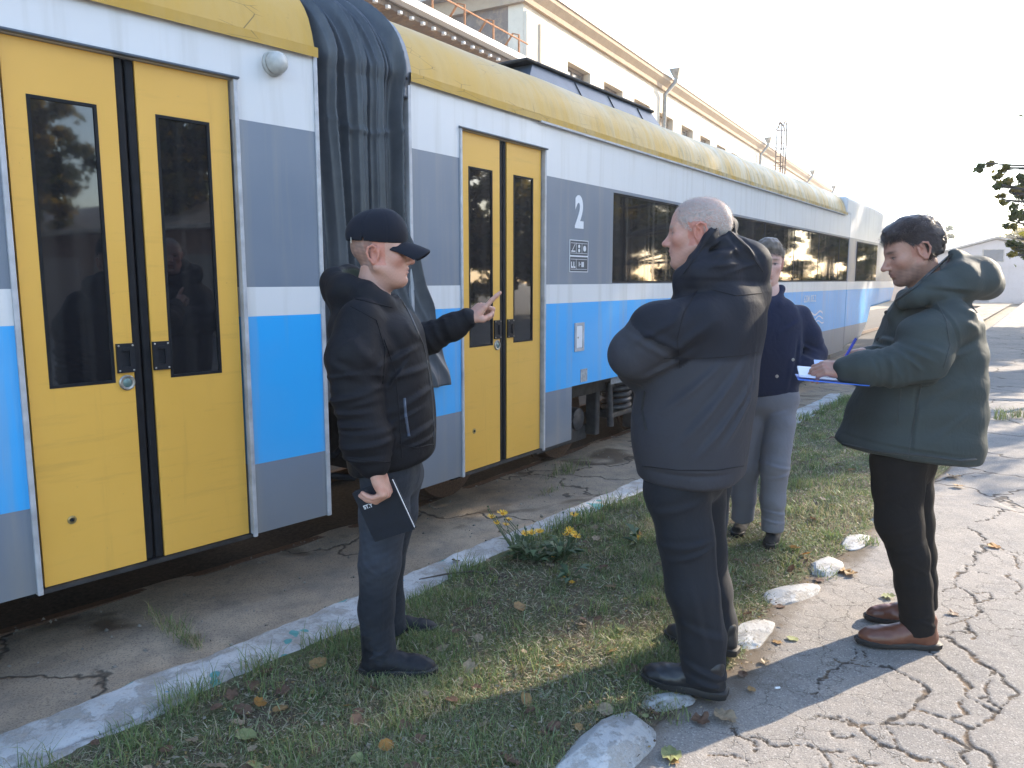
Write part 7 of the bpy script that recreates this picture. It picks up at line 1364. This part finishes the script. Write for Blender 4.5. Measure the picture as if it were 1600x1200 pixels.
for i, (px, py, kd, w_) in enumerate(traced):
    if px is None: x, y = py; sz = 0.016 + 0.020 * rg.rand()
    else: g0 = gnd(px, py); x, y = g0[0], g0[1]; sz = w_ / 1200.0 * math.hypot(x, y) * 0.55
    ongr = x < xE(y); z = (float(soil_z(np.array([x]), np.array([y]))[0]) + 0.020) if ongr else 0.006
    o = bpy.data.objects.new('fallen_leaf', LM[kd][rg.randint(4)]); col.objects.link(o); o.location = (x, y, z); o.scale = (sz, sz, sz * (0.6 + 1.0 * rg.rand())); o.rotation_euler = (rg.normal() * 0.28, rg.normal() * 0.28, rg.rand() * 6.28)
    if not ongr: o.rotation_euler = (rg.normal() * 0.08, rg.normal() * 0.08, rg.rand() * 6.28)
    pl_ = 'on the bare asphalt and earth beside the stones' if not ongr else 'in the grass around the black boots' if math.hypot(x + 0.45, y - 3.0) < 0.5 else 'in the grass close to the kerb' if x - xL(y) < 0.30 else 'in the grass close to the edging stones' if xE(y) - x < 0.30 else 'in the grass behind the black leather shoes' if y > 3.3 else 'in the middle of the near grass'
    tag(o, '%s fallen leaf lying %s' % (kd, pl_), 'leaf', 'fallen leaves')
# ------------------------------------------------------------------ yellow flowers
PETAL = plain('flower_yellow', (0.72, 0.40, 0.015), 0.6, var=0.25, scale=60); FCEN = plain('flower_centre', (0.50, 0.22, 0.01), 0.8, var=0.3, scale=200); STEM = plain('stem_green', (0.07, 0.10, 0.045), 0.6, var=0.3, scale=30); PLEAF = plain('weed_leaf_green', (0.045, 0.085, 0.030), 0.55, var=0.4, scale=14)
def flower_plant(base, heads, lab, nl=26, bud=True):
    b = gnd(*base); root = empty('flowering_weed', loc=(b[0], b[1], 0.015)); tag(root, lab, 'plant', 'yellow flowering weeds'); Yd = b[1]; st = MB(); org = np.array(root.location)
    for (px, py, r) in heads:
        h = at(px, py, Yd + 0.05 * rg.normal()) - org; h = np.maximum(h, [-9, -9, 0.03]); m_ = h * 0.5 + np.array([0.03 * rg.normal(), 0.03 * rg.normal(), 0.03])
        st.tube([(0, 0, 0), m_, h], [0.0030, 0.0024, 0.0020], 6); up = Vector((0.25 * rg.normal(), -0.35 + 0.2 * rg.normal(), 1)).normalized(); fh = MB(); a = up.orthogonal().normalized(); c = up.cross(a); hv = Vector(h)
        for k in range(18):
            t = 6.283 * k / 18 + 0.1 * rg.normal(); d = a * math.cos(t) + c * math.sin(t); s = up.cross(d); L_ = 1.25 * r * (0.85 + 0.3 * rg.rand()); lift = (0.25 + 0.25 * rg.rand()) * r
            fh.add([hv + d * 0.15 * r - s * 0.10 * r, hv + d * 0.15 * r + s * 0.10 * r, hv + d * L_ + s * 0.13 * r + up * lift, hv + d * L_ - s * 0.13 * r + up * lift], [(0, 1, 2, 3)])
        fo = fh.build('flower_head', PETAL, root); MB().lathe([(0.18 * r, -0.3 * r), (0.42 * r, 0.0), (0.36 * r, 0.25 * r), (0.05 * r, 0.36 * r)], hv, up, 10).build('flower_centre', FCEN, fo, True)
    for k in range(5 if bud else 0):
        px, py, r = heads[k % len(heads)]; h = at(px + 14 * rg.normal(), py + 10 * rg.normal() - 2, Yd) - org; st.tube([(0, 0, 0), h * 0.5, h], [0.0025, 0.002, 0.0016], 5); st.lathe([(0.003, -0.004), (0.006, 0.0), (0.004, 0.006)], h, (0, 0, 1), 7)
    st.build('stems', STEM, root)
    for k in range(nl):
        t = rg.rand() * 6.283; L_ = 0.06 + 0.10 * rg.rand(); w = 0.012 + 0.010 * rg.rand(); d = np.array([math.cos(t), math.sin(t), 0]); s = np.array([-d[1], d[0], 0]); u = np.array([0, 0, 1.0]); o_ = d * 0.01; el = 0.35 + 0.9 * rg.rand(); z0 = 0.05 * rg.rand() * 1.5
        p1 = o_ + d * L_ * 0.5 + u * (z0 + L_ * 0.5 * el); p2_ = o_ + d * L_ + u * (z0 + L_ * el * 0.45)
        MB().add([o_ + u * z0, p1 - s * w, p1 + s * w, p2_], [(0, 1, 3), (0, 3, 2)] if False else [(0, 1, 3, 2)]).build('leaf', PLEAF, root)
flower_plant((812, 880), [(768, 808, 0.020), (785, 803, 0.026), (795, 812, 0.016), (790, 820, 0.017), (776, 817, 0.015)], 'yellow weed with the tallest flower cluster, beside the kerb', 34)
flower_plant((832, 888), [(820, 834, 0.018), (830, 833, 0.020), (842, 831, 0.022)], 'yellow weed with three flat flowers in a row above the kerb', 30)
flower_plant((880, 885), [(897, 805, 0.018), (890, 830, 0.022), (899, 838, 0.024), (886, 835, 0.020)], 'yellow weed with two flower levels leaning toward the dark trousers', 30)
flower_plant((862, 885), [(863, 868, 0.016)], 'low yellow weed with a single flower in the leafy clump', 16, False)
flower_plant((997, 858), [(997, 846, 0.016)], 'low yellow weed with a single flower beside the dark trouser leg', 6, False)
flower_plant((890, 918), [(883, 914, 0.013), (893, 911, 0.013)], 'low yellow weed with two tiny flowers in open grass', 8, False)
# ------------------------------------------------------------------ twig, cigarette end
tw = MB(); q = [gnd(x, y) + [0, 0, 0.035] for x, y in ((655, 915), (700, 906), (740, 902), (770, 908), (800, 913))]; tw.tube(q, [0.003, 0.005, 0.006, 0.005, 0.003], 7); tw.tube([q[2], q[2] + [0.03, 0.06, 0.01]], [0.004, 0.002], 6)
tag(tw.build('twig', BARK, None, True), 'thin brown twig lying in the grass below the kerb', 'twig')
b = gnd(1211, 1078); ce = MB().tube([(0, 0, 0), (0.020, 0.004, 0)], 0.0042, 8).build('cigarette_end', WHITEP, None, True); ce.location = (b[0], b[1], 0.008); tag(ce, 'white cigarette end on the earth beside the black shoe', 'litter')
# ------------------------------------------------------------------ low autumn haze
hz = MB().box(-430, 430, -310, 510, -1.4, 21.0); hm = bpy.data.materials.new('haze_air'); hm.use_nodes = True; ht_ = hm.node_tree; ht_.nodes.clear()
ho = ht_.nodes.new('ShaderNodeOutputMaterial'); pv = ht_.nodes.new('ShaderNodeVolumePrincipled'); pv.inputs['Color'].default_value = (0.95, 0.96, 1.0, 1); pv.inputs['Density'].default_value = 0.0015; pv.inputs['Anisotropy'].default_value = 0.45
ht_.links.new(pv.outputs[0], ho.inputs['Volume']); hb = hz.build('haze', hm); tag(hb, 'thin bright autumn haze over the yard', 'haze', kind='stuff')
